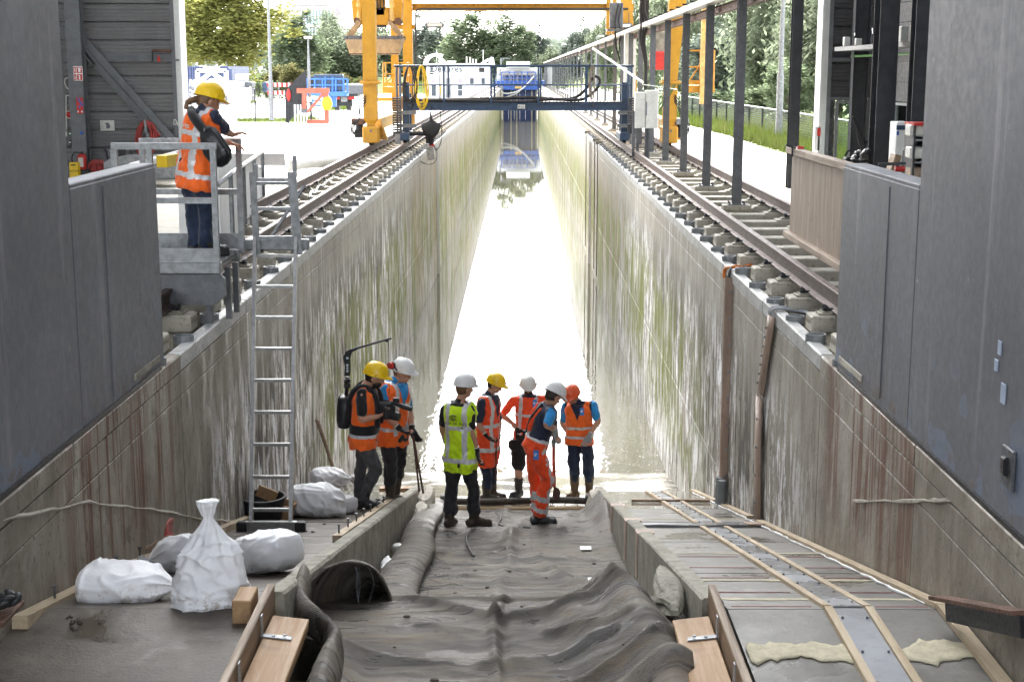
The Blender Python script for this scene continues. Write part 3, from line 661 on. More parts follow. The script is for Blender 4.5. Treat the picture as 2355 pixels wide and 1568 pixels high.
# ------------------------------------------------------------------ navy inspection bridge rolling on the inner rails
BY = 37.9
def bx(x, y, Y=BY): return aY(x, y, Y)
br = thing('rolling_bridge', 'navy blue steel footbridge on wheels spanning the flume between the rails', 'bridge', (-.15, BY, RT))
q = MB(); q.ibeam((-2.95, BY, 1.27), (2.65, BY, 1.27), .14, .19, .016, .012); q.ibeam((-2.95, BY + .9, 1.27), (2.65, BY + .9, 1.27), .14, .19, .016, .012); q.builds('main_beam', M_NAVY, br)
q = MB()
for x in (-2.25, -.15, 1.75): q.bar((x, BY - .075, 1.2), (x, BY - .075, 1.345), .02, .02)
q.builds('stiffener', M_NAVY, br)
q = MB(); q.bb(-3.0, 2.7, BY + .02, BY + .88, 1.375, 1.4)
for k in range(60): q.box((-2.95 + k * .095, BY + .02, 1.40), (.04, .02, .02))
q.build('walkway_grating', M_BLKMET, br)
zt, zm = bx(1180, 152).z, bx(1180, 196).z
q = MB(); xl, xr = bx(913, 200).x, bx(1452, 200).x
def rail_loop(yv, b_): b_.tube(spl([(xl, yv, .42), (xl, yv, 1.0), (xl, yv, zt - .15), (xl + .05, yv, zt - .03), (xl + .18, yv, zt), (0, yv, zt), (xr - .18, yv, zt), (xr - .05, yv, zt - .03), (xr, yv, zt - .15), (xr, yv, 1.0), (xr, yv, .42)], 6), .026, 7)
rail_loop(BY - .02, q); q.build('guard_rail', M_NAVY, br, smooth=True)
q = MB(); rail_loop(BY + .92, q); q.build('guard_rail', M_NAVY, br, smooth=True)
q = MB(); q.cyl((xl, BY - .02, zm), (xr, BY - .02, zm), .018, n=7); q.cyl((xl, BY + .92, zm), (xr, BY + .92, zm), .018, n=7); q.builds('mid_rail', M_NAVY, br, smooth=True)
for x in (-2.02, -.78, .46, 1.7):
    q = MB(); q.bar((x, BY - .02, 1.36), (x, BY - .02, zt), .05, .02, up=(0, 1, 0)); q.bar((x + .07, BY + .9, 1.36), (x + .07, BY + .9, zt), .05, .02, up=(0, 1, 0)); q.builds('rail_post', M_NAVY, br)
for s, x in ((-1, RIN[-1]), (1, RIN[1])):
    xi = x + .0
    q = MB(); q.bar((xi + .02, BY + .1, .62), (xi + .02, BY + .1, 1.9), .18, .12, up=(0, 1, 0)); q.bar((xi + .02, BY + .8, .62), (xi + .02, BY + .8, 1.6), .18, .12, up=(0, 1, 0)); q.builds('upright', M_NAVY, br)
    q = MB(); q.cbox((xi, BY + .45, .5), (.24, 1.5, .2), .015); q.build('wheel_carrier', M_NAVY, br)
    q = MB()
    for dy in (-.12, 1.02): q.cyl((xi - .05, BY + dy, RT + .1), (xi + .05, BY + dy, RT + .1), .1, n=14)
    q.builds('wheel', M_BLKMET, br)
    q = MB()
    for z in (1.12, .78):
        q.sect((xi - .18, BY - .1, z), (xi + .3, BY - .1, z), [(-.05, -.045), (.05, -.045), (.05, -.03), (-.035, -.03), (-.035, .03), (.05, .03), (.05, .045), (-.05, .045)])
    q.builds('side_channel', M_GALV, br)
    # slotted sheet steel cover at each end
    xo = xi + (-.2 if s < 0 else .2); z0, z1 = .52, 1.52
    q = MB(); n = 16
    q.bb(xo - .115, xo - .1, BY - .16, BY - .1, z0, z1); q.bb(xo + .1, xo + .115, BY - .16, BY - .1, z0, z1)
    for k in range(n):
        z = z0 + (z1 - z0) * (k + .5) / n; q.box((xo, BY - .15, z), (.2, .012, (z1 - z0) / n * .78), Matrix.Rotation(.55, 3, 'X'))
    q.build('slotted_cover', M_GALV_D, br)
    q = MB(); q.cbox((xo + .02, BY - .2, .44), (.16, .05, .26), .008); q.build('rail_guard', M_GALV, br)
    xo2 = xl if s < 0 else xr
    q = MB()
    for z in (.5, .75, 1.0, 1.25): q.cyl((xo2, BY - .02, z), (xo2 - s * .1, BY - .02, z), .015, n=6)
    q.cyl((xo2 - s * .1, BY - .02, .42), (xo2 - s * .1, BY - .02, zt - .08), .02, n=6); q.build('end_ladder', M_NAVY, br)
pl = bx(1199, 246, BY - .09)
q = MB(); q.cbox((pl.x, BY - .08, pl.z), (.2, .014, .105), .006); npl = q.build('name_plate', M_OFFW, br)
text('Cemmens', .036, (pl.x + .028, BY - .089, pl.z + .01), (pi / 2, 0, 0), M_BLACK, br, 'plate_lettering')
q = MB(); q.box((pl.x - .065, BY - .089, pl.z + .01), (.035, .004, .026)); q.box((pl.x - .065, BY - .089, pl.z - .03), (.03, .004, .008)); q.box((pl.x + .03, BY - .089, pl.z - .028), (.09, .004, .007)); q.build('plate_mark', M_BLACK, br)
# cables and hoses on the bridge
def coil(name, lab, c, rx, rz, m_, turns, r, seed, tail=True, yy=None):
    g = random.Random(seed); q = MB(); pts = []
    N = 22
    for k in range(turns):
        ax, az, ph, ox = rx * g.uniform(.6, 1.05), rz * g.uniform(.8, 1.05), g.uniform(-.3, .3), g.uniform(-.2, .2) * rx
        for i in range(N):
            a = 2 * pi * i / N + pi / 2; tp = .55 + .45 * (1 - (sin(a) * .5 + .5))
            pts.append(V((c[0] + ox * .5 + ax * cos(a + ph * .2) * tp, c[1] - .03 + .02 * g.uniform(-1, 1), c[2] - rz * .98 + az * sin(a) + (rz - az))))
    if tail: pts += [pts[-1] + V((.02, 0, -.1)), V((c[0] + .05, c[1], c[2] - 2.1 * rz)), V((c[0] + .03, c[1], c[2] - 2.35 * rz))]
    q.tube(pts, r, 5); o = q.build(name, m_, smooth=True); return tag(o, lab, 'cable')
coil('cable_coil', 'black electric cable coil hanging at the left end of the navy bridge', tuple(bx(942, 152, BY - .05)), .22, .52, M_BLACK, 8, .012, 3)
coil('cable_coil', 'yellow electric cable coil hanging on the navy bridge railing', tuple(bx(969, 152, BY - .05)), .22, .56, M_YLW, 9, .009, 5)
coil('rope_coil', 'thin grey rope coil hanging at the right of the navy bridge railing', tuple(bx(1362, 152, BY - .05)), .1, .45, mat('grey_rope', (.25, .2, .16), .8), 8, .008, 9)
cablebundle('hose', 'thick black hose lying along the navy bridge deck and looping over its railing', [bx(*p, BY + .05) for p in [(930, 231), (1000, 231), (1100, 232), (1190, 235), (1260, 229), (1330, 230), (1352, 222), (1372, 205), (1380, 185), (1370, 176), (1360, 184)]], .04, M_BLACK, 8, 'hose')
cablebundle('hose', 'second black hose along the navy bridge, curling up at its right end', [bx(*p, BY + .25) for p in [(935, 229), (1060, 229), (1150, 227), (1220, 225), (1290, 229), (1322, 225), (1345, 208), (1356, 190), (1358, 180)]], .04, M_BLACK, 8, 'hose')
# chain hoist with its black cover, control box and cables
ho = thing('chain_hoist', 'black covered chain hoist hanging from the left of the navy bridge', 'hoist', tuple(bx(991, 255)))
hc = bx(991, 285); yv = BY
q = MB(); prof = [(-.17, .2), (-.42, .1), (-.44, -.02), (-.33, -.2), (-.2, -.27), (-.12, -.5), (-.09, -.55)]
rings = []
for (wx, z) in [(.03, .3), (.06, .17), (.1, .08), (.28, .035), (.43, .0), (.45, -.06), (.4, -.17), (.3, -.28), (.18, -.35), (.13, -.38), (.12, -.5), (.09, -.55)]:
    wx *= .99; rings.append([(hc.x + wx * .6 * cos(2 * pi * i / 14) * (1 + .1 * noise.noise(V((i, z * 7, 0)))), yv + min(wx, .2) * .9 * sin(2 * pi * i / 14), hc.z + z + (.02 * noise.noise(V((i * .9, z * 5, 2))))) for i in range(14)])
q.loft(rings); q.build('hoist_cover', M_BLACK, ho, smooth=True)
q = MB(); q.tube([(hc.x, yv, hc.z + .25), (hc.x - .02, yv, hc.z + .34), (hc.x + .05, yv, hc.z + .4), (hc.x, yv, hc.z + .46)], .02, 6); q.build('hook', M_BLKMET, ho)
q = MB()
for k in range(9): q.ell((hc.x + .03 * sin(k * 2), yv, hc.z - .58 - k * .035), (.035, .02, .03), 6, 4)
q.build('load_chain', M_BLKMET, ho)
cb = bx(990, 352); rot = Matrix.Rotation(R(-9), 3, 'Y').to_3x3()
q = MB(); q.cbox((cb.x, yv, cb.z), (.19, .12, .36), .02, rot); q.build('control_box', mat('worn_box', (.3, .28, .25), .7, var=.3, sc=12, c2=(.12, .11, .1)), ho)
q = MB(); q.cbox((cb.x + .035, yv, cb.z + .21), (.13, .09, .12), .02, rot); q.build('box_cap', M_RED, ho)
cablebundle('control_cable', 'thin control cable hanging beside the black hoist', [bx(*p) for p in [(1009, 150), (1011, 200), (1012, 250), (1016, 300), (1013, 330), (1003, 346), (999, 335)]], .011, M_BLACK, 5)
cablebundle('control_cable', 'thin cable looping under the hoist control box from the left carriage', [bx(*p) for p in [(937, 322), (950, 350), (968, 372), (990, 378), (1004, 366), (1004, 340)]], .008, M_BLACK, 5)
cablebundle('pipe_elbow', 'black drain pipe with elbow below the left end of the navy bridge', [bx(*p) for p in [(905, 309), (940, 308), (975, 308), (982, 311), (984, 322), (984, 330)]], .055, M_BLACK, 8, 'pipe')
cablebundle('lanyard', 'thin wire hanging beside the yellow tag of the bridge', [bx(*p) for p in [(1012, 150), (1013, 190), (1014, 240)]], .006, M_BLACK, 5)
q = MB(); tg = bx(1013, 208); q.cbox(tuple(tg + V((0, -.03, 0))), (.035, .03, .22), .01); tag(q.build('cable_tag', M_YLW), 'small yellow control tag on the cable over the bridge railing', 'tag')
# landing net leaning over the right end of the bridge
net = thing('landing_net', 'white landing net pole leaning over the right end of the bridge', 'net', tuple(bx(1365, 112, 36.8)))
q = MB(); q.cyl(bx(1364, 112, 39), bx(1478, 190, 35.4), .035, .03, n=8); q.build('net_pole', M_WHITE, net)
hoop = [bx(1478, 190, 35.4) + V((.42 - .42 * cos(a) , .28 * sin(a), -.05 - .06 * (1 - cos(a)))) for a in [2 * pi * i / 18 for i in range(18)]]
q = MB(); q.tube(hoop, .012, 5, closed=True); q.build('net_hoop', M_OFFW, net)
q = MB(); cN = bx(1478, 190, 35.4) + V((.4, 0, -.1)); gm = mat('green_net', (.06, .12, .03), .9, var=.4)
for i in range(26):
    a = 2 * pi * i / 26; t0 = V((.42 * cos(a), .28 * sin(a), .06 * cos(a))); q.tube([cN + t0, cN + t0 * .72 + V((-.02, 0, -.25)), cN + t0 * .25 + V((-.08 + .03 * sin(i * 3), 0, -.55 - .1 * sin(i * 7)))], .007, 4)
for k, r in ((.9, -.1), (.72, -.25), (.5, -.4)): q.tube([cN + V((.42 * k * cos(a) - .02 * k, .28 * k * sin(a), r)) for a in [2 * pi * i / 16 for i in range(16)]], .006, 4, closed=True)
q.build('net_bag', gm, net)

# ------------------------------------------------------------------ yellow gantry crane
CY1, CY2 = 36.75, 49.2; CXL, CXR = -3.83, 3.8
cr = thing('gantry_crane', 'yellow gantry crane straddling the flume on the outer rails', 'crane', (0, 43, RT))
def leg(x, y, w, z0, z1, lean=0.0, wt=None):
    q = MB(); wt = wt or w; rr = [[(x + sx * w / 2, y + sy * .17, z0) for sx, sy in ((-1, -1), (1, -1), (1, 1), (-1, 1))], [(x + lean + sx * wt / 2, y + sy * .17, z1) for sx, sy in ((-1, -1), (1, -1), (1, 1), (-1, 1))]]
    q.loft(rr); return q.build('leg', M_YEL, cr)
zf = aY(860, 190, CY1).z
leg(CXL, CY1, .34, zf, 5.6); leg(CXL, CY2, .32, 1.2, 5.6); leg(CXR, CY2, .34, 1.2, 5.6, -.35, .4)
xr0 = aY(1541, 190, CY1).x; leg(xr0, CY1, .32, zf, 5.6, .25, .5)
for x in (CXL, xr0):
    q = MB(); q.cbox((x, CY1, zf), (.5, .5, .06), .006)
    for i in range(6):
        for sy in (-.22, .22): q.cyl((x - .2 + .08 * i, CY1 + sy, zf - .05), (x - .2 + .08 * i, CY1 + sy, zf + .055), .018, n=6)
    q.build('leg_flange', M_YEL, cr)
    q = MB(); q.loft([[(x + sx * w / 2, CY1 + sy * d, z) for sx, sy in ((-1, -1), (1, -1), (1, 1), (-1, 1))] for w, d, z in ((.34, .17, zf), (.34, .17, .98), (.2, .14, .88), (.2, .14, .78))]); q.build('leg_foot', M_YEL, cr)
    q = MB(); q.cbox((x, CY1 + .1, .6), (.4, .8, .42), .03); q.build('wheel_box', M_YEL, cr)
    q = MB(); q.cyl((x + .02, CY1 - .315, .7), (x + .02, CY1 - .295, .7), .03, n=10); q.build('wheel_box_cap', M_GALV_D, cr)
    q = MB()
    for dy in (-.1, .4): q.cyl((x - .05, CY1 + dy, RT + .12), (x + .05, CY1 + dy, RT + .12), .13, n=16)
    q.builds('wheel', M_BLKMET, cr)
    q = MB(); q.bar((x + .12, CY1 + .3, 1.0), (x + .28, CY1 + .5, .45), .25, .05); q.build('stay_plate', M_YELDIRT, cr)
    s = -1 if x < 0 else 1
    q = MB(); q.cyl((x + s * .22, CY1, .62), (x + s * .42, CY1, .62), .11, n=14); q.cyl((x + s * .3, CY1, .62), (x + s * .3, CY1, .9), .1, n=12); q.builds('drive_motor', M_BLKMET, cr)
    q = MB(); q.cbox((x + s * .32, CY1, .93), (.34, .3, .16), .02); q.build('motor_guard', M_RUST if s < 0 else M_GALV, cr)
    q = MB()
    for k in range(4): q.tube(spl([(x + s * .1, CY1 - .19, 1.6 - .05 * k), (x + s * .28, CY1 - .2, 1.35 - .08 * k), (x + s * .25, CY1 - .2, 1.05), (x + s * .5, CY1 - .15, .85 - .06 * k), (x + s * .38, CY1 - .2, .6)]), .012, 5)
    q.build('wiring', M_BLACK, cr, smooth=True)
for x in (CXL, CXR):
    q = MB(); q.cbox((x, (CY1 + CY2) / 2 + .3, .82), (.26, CY2 - CY1 - .9, .3), .01); q.build('end_carriage', M_YELDIRT, cr)
    q = MB(); q.cbox((x, CY2, .6), (.4, .8, .42), .03); q.cbox((x, CY2, 1.0), (.5, .5, .5), .03); q.build('wheel_box', M_YEL, cr)
zb0, zb1 = aY(1180, 26, CY2).z, aY(1180, 9, CY2).z
q = MB(); q.ibeam((CXL + .17, CY2, (zb0 + zb1) / 2), (CXR, CY2, (zb0 + zb1) / 2), .3, zb1 - zb0, .03, .02)
for k in range(8): q.bar((-3.4 + k * .95, CY2 - .16, zb0), (-3.4 + k * .95, CY2 - .16, zb1), .025, .025)
q.build('cross_beam', M_YEL, cr)
q = MB(); q.cyl((CXL + .4, CY2 - .2, zb0 + .06), (CXR - .2, CY2 - .2, zb0 + .06), .035, n=8); q.tube(spl([(CXL + .4, CY2 - .2, zb0 + .06), (CXL + .3, CY2 - .2, zb0 - .05), (CXL + .28, CY2 - .2, zb0 - .6), (CXL + .27, CY2 - .2, 2.3)]), .03, 6); q.build('supply_cable', M_BLACK, cr, smooth=True)
q = MB(); q.bb(CXL - 1.5, CXR + 1, CY1 - .3, CY1 + .3, 5.3, 6.1); q.bb(CXL - 1.5, CXR + 1, CY2 + .4, CY2 + 4.6, 4.92, 6.3); q.builds('main_girder', M_YEL, cr)  # rear girder unseen, set low and wide so its reflection darkens the shallows
q = MB(); q.bb(-2.6, 2.4, CY1 + .2, CY2 - .2, 5.6, 6.8); q.build('trolley', M_YELDIRT, cr)
q = MB()
for x in (CXL - .2, CXL + .3): q.bb(x - .1, x + .1, CY1, CY2, 4.9, 5.3)
q.builds('side_beam', M_YEL, cr)
for x in (CXL - .45, ):
    q = MB(); q.bb(x - .12, x + .12, CY2 - .1, CY2 + .1, .9, 5.4); q.build('rear_post', M_YEL, cr)
    q = MB()
    for z in (aY(915, 63, CY2).z, aY(915, 227, CY2).z): q.ibeam((x, CY2 - .1, z), (CXL + .3, CY2 - .1, z), .12, .16)
    q.builds('tie_beam', M_YEL, cr)
    q = MB(); q.bb(x + .12, CXL - .16, CY2 - .1, CY2 + .1, 1.3, 1.36) if False else q.cbox((x - .1, CY2 + .1, 1.25), (1.1, .8, .12), .01); q.build('cabin_step', M_YEL, cr)
def balcony(x0, x1, yv, z0, z1, nm):
    q = MB()
    for x in (x0, (x0 + x1) / 2, x1): q.cyl((x, yv, z0), (x, yv, z1), .025, n=6)
    for z in (z1, (z0 + z1) / 2 + .05): q.cyl((x0, yv, z), (x1, yv, z), .025, n=6)
    for x in (x0, x1):
        for z in (z1, (z0 + z1) / 2): q.cyl((x, yv, z), (x, yv + .9, z), .022, n=6)
        q.cyl((x, yv + .9, z0), (x, yv + .9, z1), .025, n=6)
    q.build('platform_railing', M_YEL, cr)
    q = MB(); q.cbox(((x0 + x1) / 2, yv + .45, z0 - .06), (x1 - x0 + .06, 1.0, .2), .01); q.bb(x0, x1, yv - .03, yv - .01, z0 + .06, z0 + .18); q.build('platform_deck', M_YEL, cr)
    q = MB(); q.cyl((x0 + .05, yv + .02, z0 + .1), (x0 + (x1 - x0) * .65, yv + .02, z1 - .2), .022, n=6); q.build('platform_brace', M_YEL, cr)
a, b_ = aY(882, 210, 47.5), aY(935, 145, 47.5); balcony(a.x, b_.x, 47.5, a.z + .1, b_.z, 'l')
a, b_ = aY(1578, 200, 40.5), aY(1643, 117, 40.5); balcony(a.x, b_.x, 40.5, a.z, b_.z, 'r')
q = MB(); a = aY(1619, 240, 40.3); q.bb(a.x - .12, a.x + .1, 40.2, 40.4, a.z, 4.2); q.build('guide_mast', M_YELDIRT, cr)
# right-hand electrical cabinets on the crane
q = MB(); a, b_ = aY(1500, 120, 44), aY(1532, 95, 44); q.cbox(((a.x + b_.x) / 2, 44, (a.z + b_.z) / 2 + .15), (.5, .4, .62), .02); q.build('switch_box', M_CONC_D, cr)
a = aY(1512, 140, 43.8); q = MB(); q.cbox((a.x, 43.8, a.z), (.46, .3, .55), .03); q.build('red_unit', M_RED, cr)
q = MB(); a = aY(1420, 140, 44); b2 = aY(1447, 95, 44)
q.bb(b2.x - .14, b2.x + .2, 43.8, 44.2, .9, b2.z + .2); q.build('pale_duct', M_OFFW, cr)
q = MB(); 
for k, x in enumerate((2.95, 3.15, 3.45)): q.bb(x - .08, x + .08, CY2 - .12, CY2 + .12, 3.4, 5.4)
q.build('hanger_column', M_YEL, cr)
# floodlights under the cross beam
for (x, y) in ((1000, 58), (1433, 60)):
    p = aY(x, y, CY2 - .25); f = thing('floodlight', 'grey floodlight under the %s end of the yellow cross beam' % ('left' if x < 1200 else 'right'), 'floodlight', tuple(p), 'floodlights under the cross beam')
    q = MB(); q.cbox(tuple(p), (.62, .22, .16), .04); q.build('lamp_housing', M_GALV_D, f); q = MB(); q.bb(p.x - .25, p.x + .25, p.y - .12, p.y - .108, p.z - .05, p.z + .05); q.build('lamp_glass', M_OFFW, f); q = MB(); q.tube([(p.x - .2, p.y, p.z + .05), (p.x - .2, p.y + .1, zb0 + .02), (p.x + .2, p.y + .1, zb0 + .02), (p.x + .2, p.y, p.z + .05)], .015, 5); q.build('lamp_bracket', M_GALV_D, f)

# clamshell bucket hanging beside the left leg
GY = 41.5
gb = thing('clamshell_bucket', 'worn yellow and grey clamshell bucket hanging behind the left crane leg', 'bucket', tuple(aY(863, 125, GY)))
def gp(x, y, d=0): return aY(x, y, GY) + V((0, d, 0))
A_, B_, C_, D_ = gp(797, 88), gp(928, 88), gp(919, 126), gp(806, 126)
q = MB(); q.loft([[A_ + V((0, -.55, 0)), B_ + V((0, -.55, 0)), B_ + V((0, .55, 0)), A_ + V((0, .55, 0))], [D_ + V((0, -.15, 0)), C_ + V((0, -.15, 0)), C_ + V((0, .15, 0)), D_ + V((0, .15, 0))]]); q.build('bucket_shell', M_BUCKET, gb)
q = MB(); q.bar(A_ + V((-.02, -.56, 0)), B_ + V((.02, -.56, 0)), .03, .1); q.bar(A_ + V((-.02, .56, 0)), B_ + V((.02, .56, 0)), .03, .1); q.builds('lip_plate', M_GALV_D, gb)
q = MB(); q.bar(D_ + V((0, -.16, .03)), C_ + V((0, -.16, .03)), .03, .05); q.build('cutting_edge', M_RUST, gb)
q = MB()
for k in range(5): p = A_.lerp(B_, .06 + .22 * k) + V((0, -.58, 0)); q.cyl(p, p + V((0, -.02, 0)), .022, n=6)
q.builds('lip_bolt', M_BLKMET, gb)
for s, (x0, x1) in ((-1, (802, 828)), (1, (925, 896))):
    q = MB(); q.bar(gp(x0, 86), gp(x1, 50), .13, .5, up=(0, 1, 0)); q.build('arm_plate', M_BUCKET, gb)
    q = MB(); xx = 826 if s < 0 else 904; q.cyl(gp(xx, 50, -.15), gp(xx, 8, -.15), .085, n=12); q.cyl(gp(xx, 18, -.15), gp(xx, -40, -.15), .11, n=12); q.build('hydraulic_ram', M_YELDIRT, gb)
    q = MB(); xx = 823 if s < 0 else 917; q.loft([[gp(xx - 9, 50, -.2), gp(xx + 7, 50, -.2), gp(xx + 7, 50, .2), gp(xx - 9, 50, .2)], [gp(xx - 12, 8, -.25), gp(xx + 11, 8, -.25), gp(xx + 11, 8, .25), gp(xx - 12, 8, .25)], [gp(xx - 8, -14, -.25), gp(xx + 8, -14, -.25), gp(xx + 8, -14, .25), gp(xx - 8, -14, .25)]]); q.build('side_frame', M_YEL, gb)
    q = MB(); q.cyl(gp(xx, 50, -.24), gp(xx, 50, .24), .1, n=12); q.builds('pivot', M_RUST, gb)
q = MB(); q.cyl(gp(815, 50), gp(915, 50), .075, n=10); q.build('tie_tube', M_YELDIRT, gb)
q = MB(); q.cbox(tuple(gp(864, 38)), (.8, .4, .5), .02); q.cbox(tuple(gp(866, 0)), (.5, .4, .9), .02); q.build('head_block', M_YEL, gb)
q = MB(); q.cbox(tuple(gp(864, 57)), (.62, .3, .16), .02); q.build('head_underside', M_BLKMET, gb)
q = MB()
for k in range(8):
    x = 842 + k * 6; q.tube(spl([gp(x, -10, -.3), gp(x + rnd.uniform(-6, 6), 8, -.32), gp(x + rnd.uniform(-4, 4), 24, -.28)]), .02, 5)
q.builds('hydraulic_hose', M_BLACK, gb, smooth=True)

# grey switch cabinet on legs by the posts
cbx = thing('switch_cabinet', 'tall grey switch cabinet on legs between the right-hand posts', 'cabinet', (3.05, 34, .15))
a, b_ = aY(1487, 296, 34), aY(1514, 208, 34)
q = MB(); q.cbox((a.x + .12, 34.15, (a.z + b_.z) / 2), (.3, .34, b_.z - a.z), .015); q.cbox((a.x - .16, 34.15, (a.z + b_.z) / 2 - .02), (.24, .32, b_.z - a.z - .05), .012); q.builds('cabinet_body', M_OFFW, cbx)
q = MB(); q.bb(a.x - .02, a.x + .0, 33.97, 33.985, a.z + .3, a.z + .62); q.build('cabinet_label', M_NAVY, cbx)
for x in (a.x - .3, a.x - .2, a.x, a.x + .05):
    q = MB(); q.bar((x, 34.1, .15), (x, 34.1, a.z + .4), .07, .06, up=(0, 1, 0)); q.build('cabinet_leg', M_GALV_D, cbx)
q = MB()
for z in (.4, .65): q.bar((a.x - .3, 34.1, z), (a.x + .05, 34.1, z), .03, .03)
q.builds('leg_rung', M_GALV_D, cbx)
# stop blocks projecting over the right wall edge
for i, (x, y) in enumerate(((1309, 302), (1366, 320), (1376, 326))):
    p = aZ(x, y, .1); q = MB(); q.cbox((XR + .12, p.y, .07), (.4, .12, .1), .01)
    tag(q.build('bracket_arm', M_CONC_D), 'weathered bracket arm over the right wall edge, %s of three' % ('farthest', 'middle', 'nearest')[i], 'bracket', 'bracket arms on the right wall edge')
    if i < 3: cablebundle('wall_cable', 'thin dark cable hanging down the right flume wall below a bracket arm', [(XR - .02, p.y, .05), (XR - .012, p.y, -1.5), (XR - .012, p.y, -4.0)], .012, M_BLACK, 5, group='cables down the right wall')
for side, x in ((-1, XL + .012), (1, XR - .012)):
    yv = 45 if side < 0 else 47.5
    q = MB(); q.bar((x, yv, -.1), (x, yv, -4.3), .02, .14, up=(side, 0, 0)); tag(q.build('gauge_strip', M_WHITE), 'narrow white gauge strip down the %s flume wall' % ('left' if side < 0 else 'right'), 'gauge strip')
# ------------------------------------------------------------------ galvanised platform on the left track
pf = thing('access_platform', 'galvanised steel access platform with handrails on the left track', 'platform', (-3.0, 12.6, .35))
PXR, PXL, PY0, PY1, PZ = -2.58, -3.5, 12.1, 13.05, .56
q = MB(); q.cbox(((PXR + PXL) / 2, PY0 + .05, PZ - .04), (PXR - PXL, .1, .1), .008); q.bb(PXR - .04, PXR - .035, PY0 - .002, PY0 + .09, PZ - .08, PZ)
q.cbox(((PXR + PXL) / 2, PY1 - .05, PZ - .04), (PXR - PXL, .1, .1), .008); q.builds('edge_beam', M_GALV, pf)
q = MB(); q.bb(PXL, PXR - .02, PY0 + .1, PY1 - .1, PZ - .05, PZ - .03)
for k in range(30): q.box((PXR - .03 - k * .029, (PY0 + PY1) / 2, PZ - .015), (.006, .74, .03))
for k in range(12): q.box(((PXR + PXL) / 2, PY0 + .12 + k * .065, PZ - .004), (.86, .014, .012))
q.build('deck_grating', M_GALV_D, pf)
q = MB(); q.bb(PXL, PXR - .04, PY0 + .02, PY0 + .028, PZ + .012, PZ + .13); q.build('toe_board', M_GALV, pf)
q = MB(); q.bb(PXL, PXR + .02, PY1 - .03, PY1 - .022, PZ + .012, PZ + .16); q.cyl((PXR - .05, PY1 - .035, PZ + .06), (PXR - .05, PY1 - .03, PZ + .06), .012, n=8); q.build('toe_board', M_GALV, pf)
def tubebar(b_, a, c, w=.05): b_.bar(a, c, w, w)
for (x, yv) in ((PXR - .03, PY0 + .03), (PXR + .01, PY1 - .02), (-3.15, PY0 + .03), (PXL + .05, PY1 - .02)):
    q = MB(); q.bar((x, yv, PZ - .02), (x, yv, 1.54), .048, .044, up=(0, 1, 0)); q.build('rail_post', M_GALV, pf)
q = MB(); q.bar((-3.47, PY0 + .03, 1.56), (PXR - .0, PY0 + .03, 1.56), .05, .055); q.bar((-3.45, PY0 + .03, 1.53), (-3.45, PY0 + .03, 1.35), .05, .05, up=(0, 1, 0)); q.build('hand_rail', M_GALV, pf)
q = MB(); q.bar((PXL + .03, PY1 - .02, 1.56), (PXR + .035, PY1 - .02, 1.56), .05, .05); q.build('hand_rail', M_GALV, pf)
q = MB(); q.bar((-3.15, PY0 + .03, 1.1), (PXR - .05, PY0 + .03, 1.1), .045, .05); q.bar((PXL + .05, PY1 - .02, 1.1), (PXR - .01, PY1 - .02, 1.1), .045, .05); q.builds('mid_rail', M_GALV, pf)
q = MB(); q.loft([[(x, PY0 + .02, z), (x, PY0 + .7, z)] for x, z in ((-3.3, .46), (-2.6, .46), (-2.56, .42), (-2.56, .27), (-2.66, .19), (-2.98, .19), (-3.02, .16), (-3.1, .16), (-3.16, .22), (-3.3, .22))] and [[(x, yv, z) for x, z in ((-3.3, .46), (-2.6, .46), (-2.56, .42), (-2.56, .27), (-2.66, .19), (-2.98, .19), (-3.02, .16), (-3.1, .16), (-3.16, .3), (-3.3, .3))] for yv in (PY0 + .06, PY0 + .12)]); q.box((-2.74, PY0 + .058, .33), (.05, .006, .06)); q.builds('support_bracket', M_GALV_D, pf)
for (x, yv) in ((-2.72, PY0 + .15), (-2.62, PY1 - .1), (-2.62, PY0 + .5)):
    q = MB(); q.bar((x, yv, .0), (x, yv, .46), .05, .06, up=(0, 1, 0)); q.build('support_leg', M_GALV_D, pf)
# ladder with its fixed cage head
ld = thing('ladder', 'long aluminium ladder from the platform down to the left deck', 'ladder', (-2.21, 12.1, deckz(12.08)))
LT, LBm = V((0, 13.12, .72)), V((0, 12.1, deckz(12.1) + .09))
def lp(x, t): p = LT.lerp(LBm, t); return V((x, p.y, p.z))
for xt, xb in ((-2.46, -2.39), (-2.08, -2.04)):
    q = MB(); q.bar(lp(xt, 0), lp(xb, 1), .03, .065, up=(0, 1, 0)); q.build('stile', M_ALU, ld)
for k in range(9):
    t = .085 + k * .1095; xa, xb = -2.46 + .07 * t, -2.08 + .04 * t
    q = MB(); q.bar(lp(xa, t), lp(xb, t), .035, .028); q.build('rung', M_ALU, ld)
q = MB(); z = deckz(12.08) + .055; q.cbox((-2.21, 12.07, z), (.46, .05, .085), .006); q.build('foot_bar', M_ALU, ld)
for x in (-2.47, -1.95):
    q = MB(); q.cbox((x, 12.07, z - .01), (.09, .07, .1), .01); q.build('foot_cap', M_BLACK, ld)
hd = thing('ladder_cage', 'galvanised ladder head bolted to a beam beside the platform', 'ladder cage', (-2.25, 13.15, .5))
zz = lambda y_: 2.18 - (y_ - 165) * .9825 * 13.25 / 3271
q = MB(); q.cbox((-2.27, 13.17, .6), (.6, .08, .1), .008); q.build('beam', M_GALV, hd)
q = MB(); q.sect((-2.44, 13.1, zz(583)), (-2.46, 13.1, zz(392)), [(-.03, -.03), (.03, -.03), (.03, .03), (.022, .03), (.022, -.022), (-.03, -.022)], up=(0, 1, 0)); q.build('stile', M_GALV, hd)
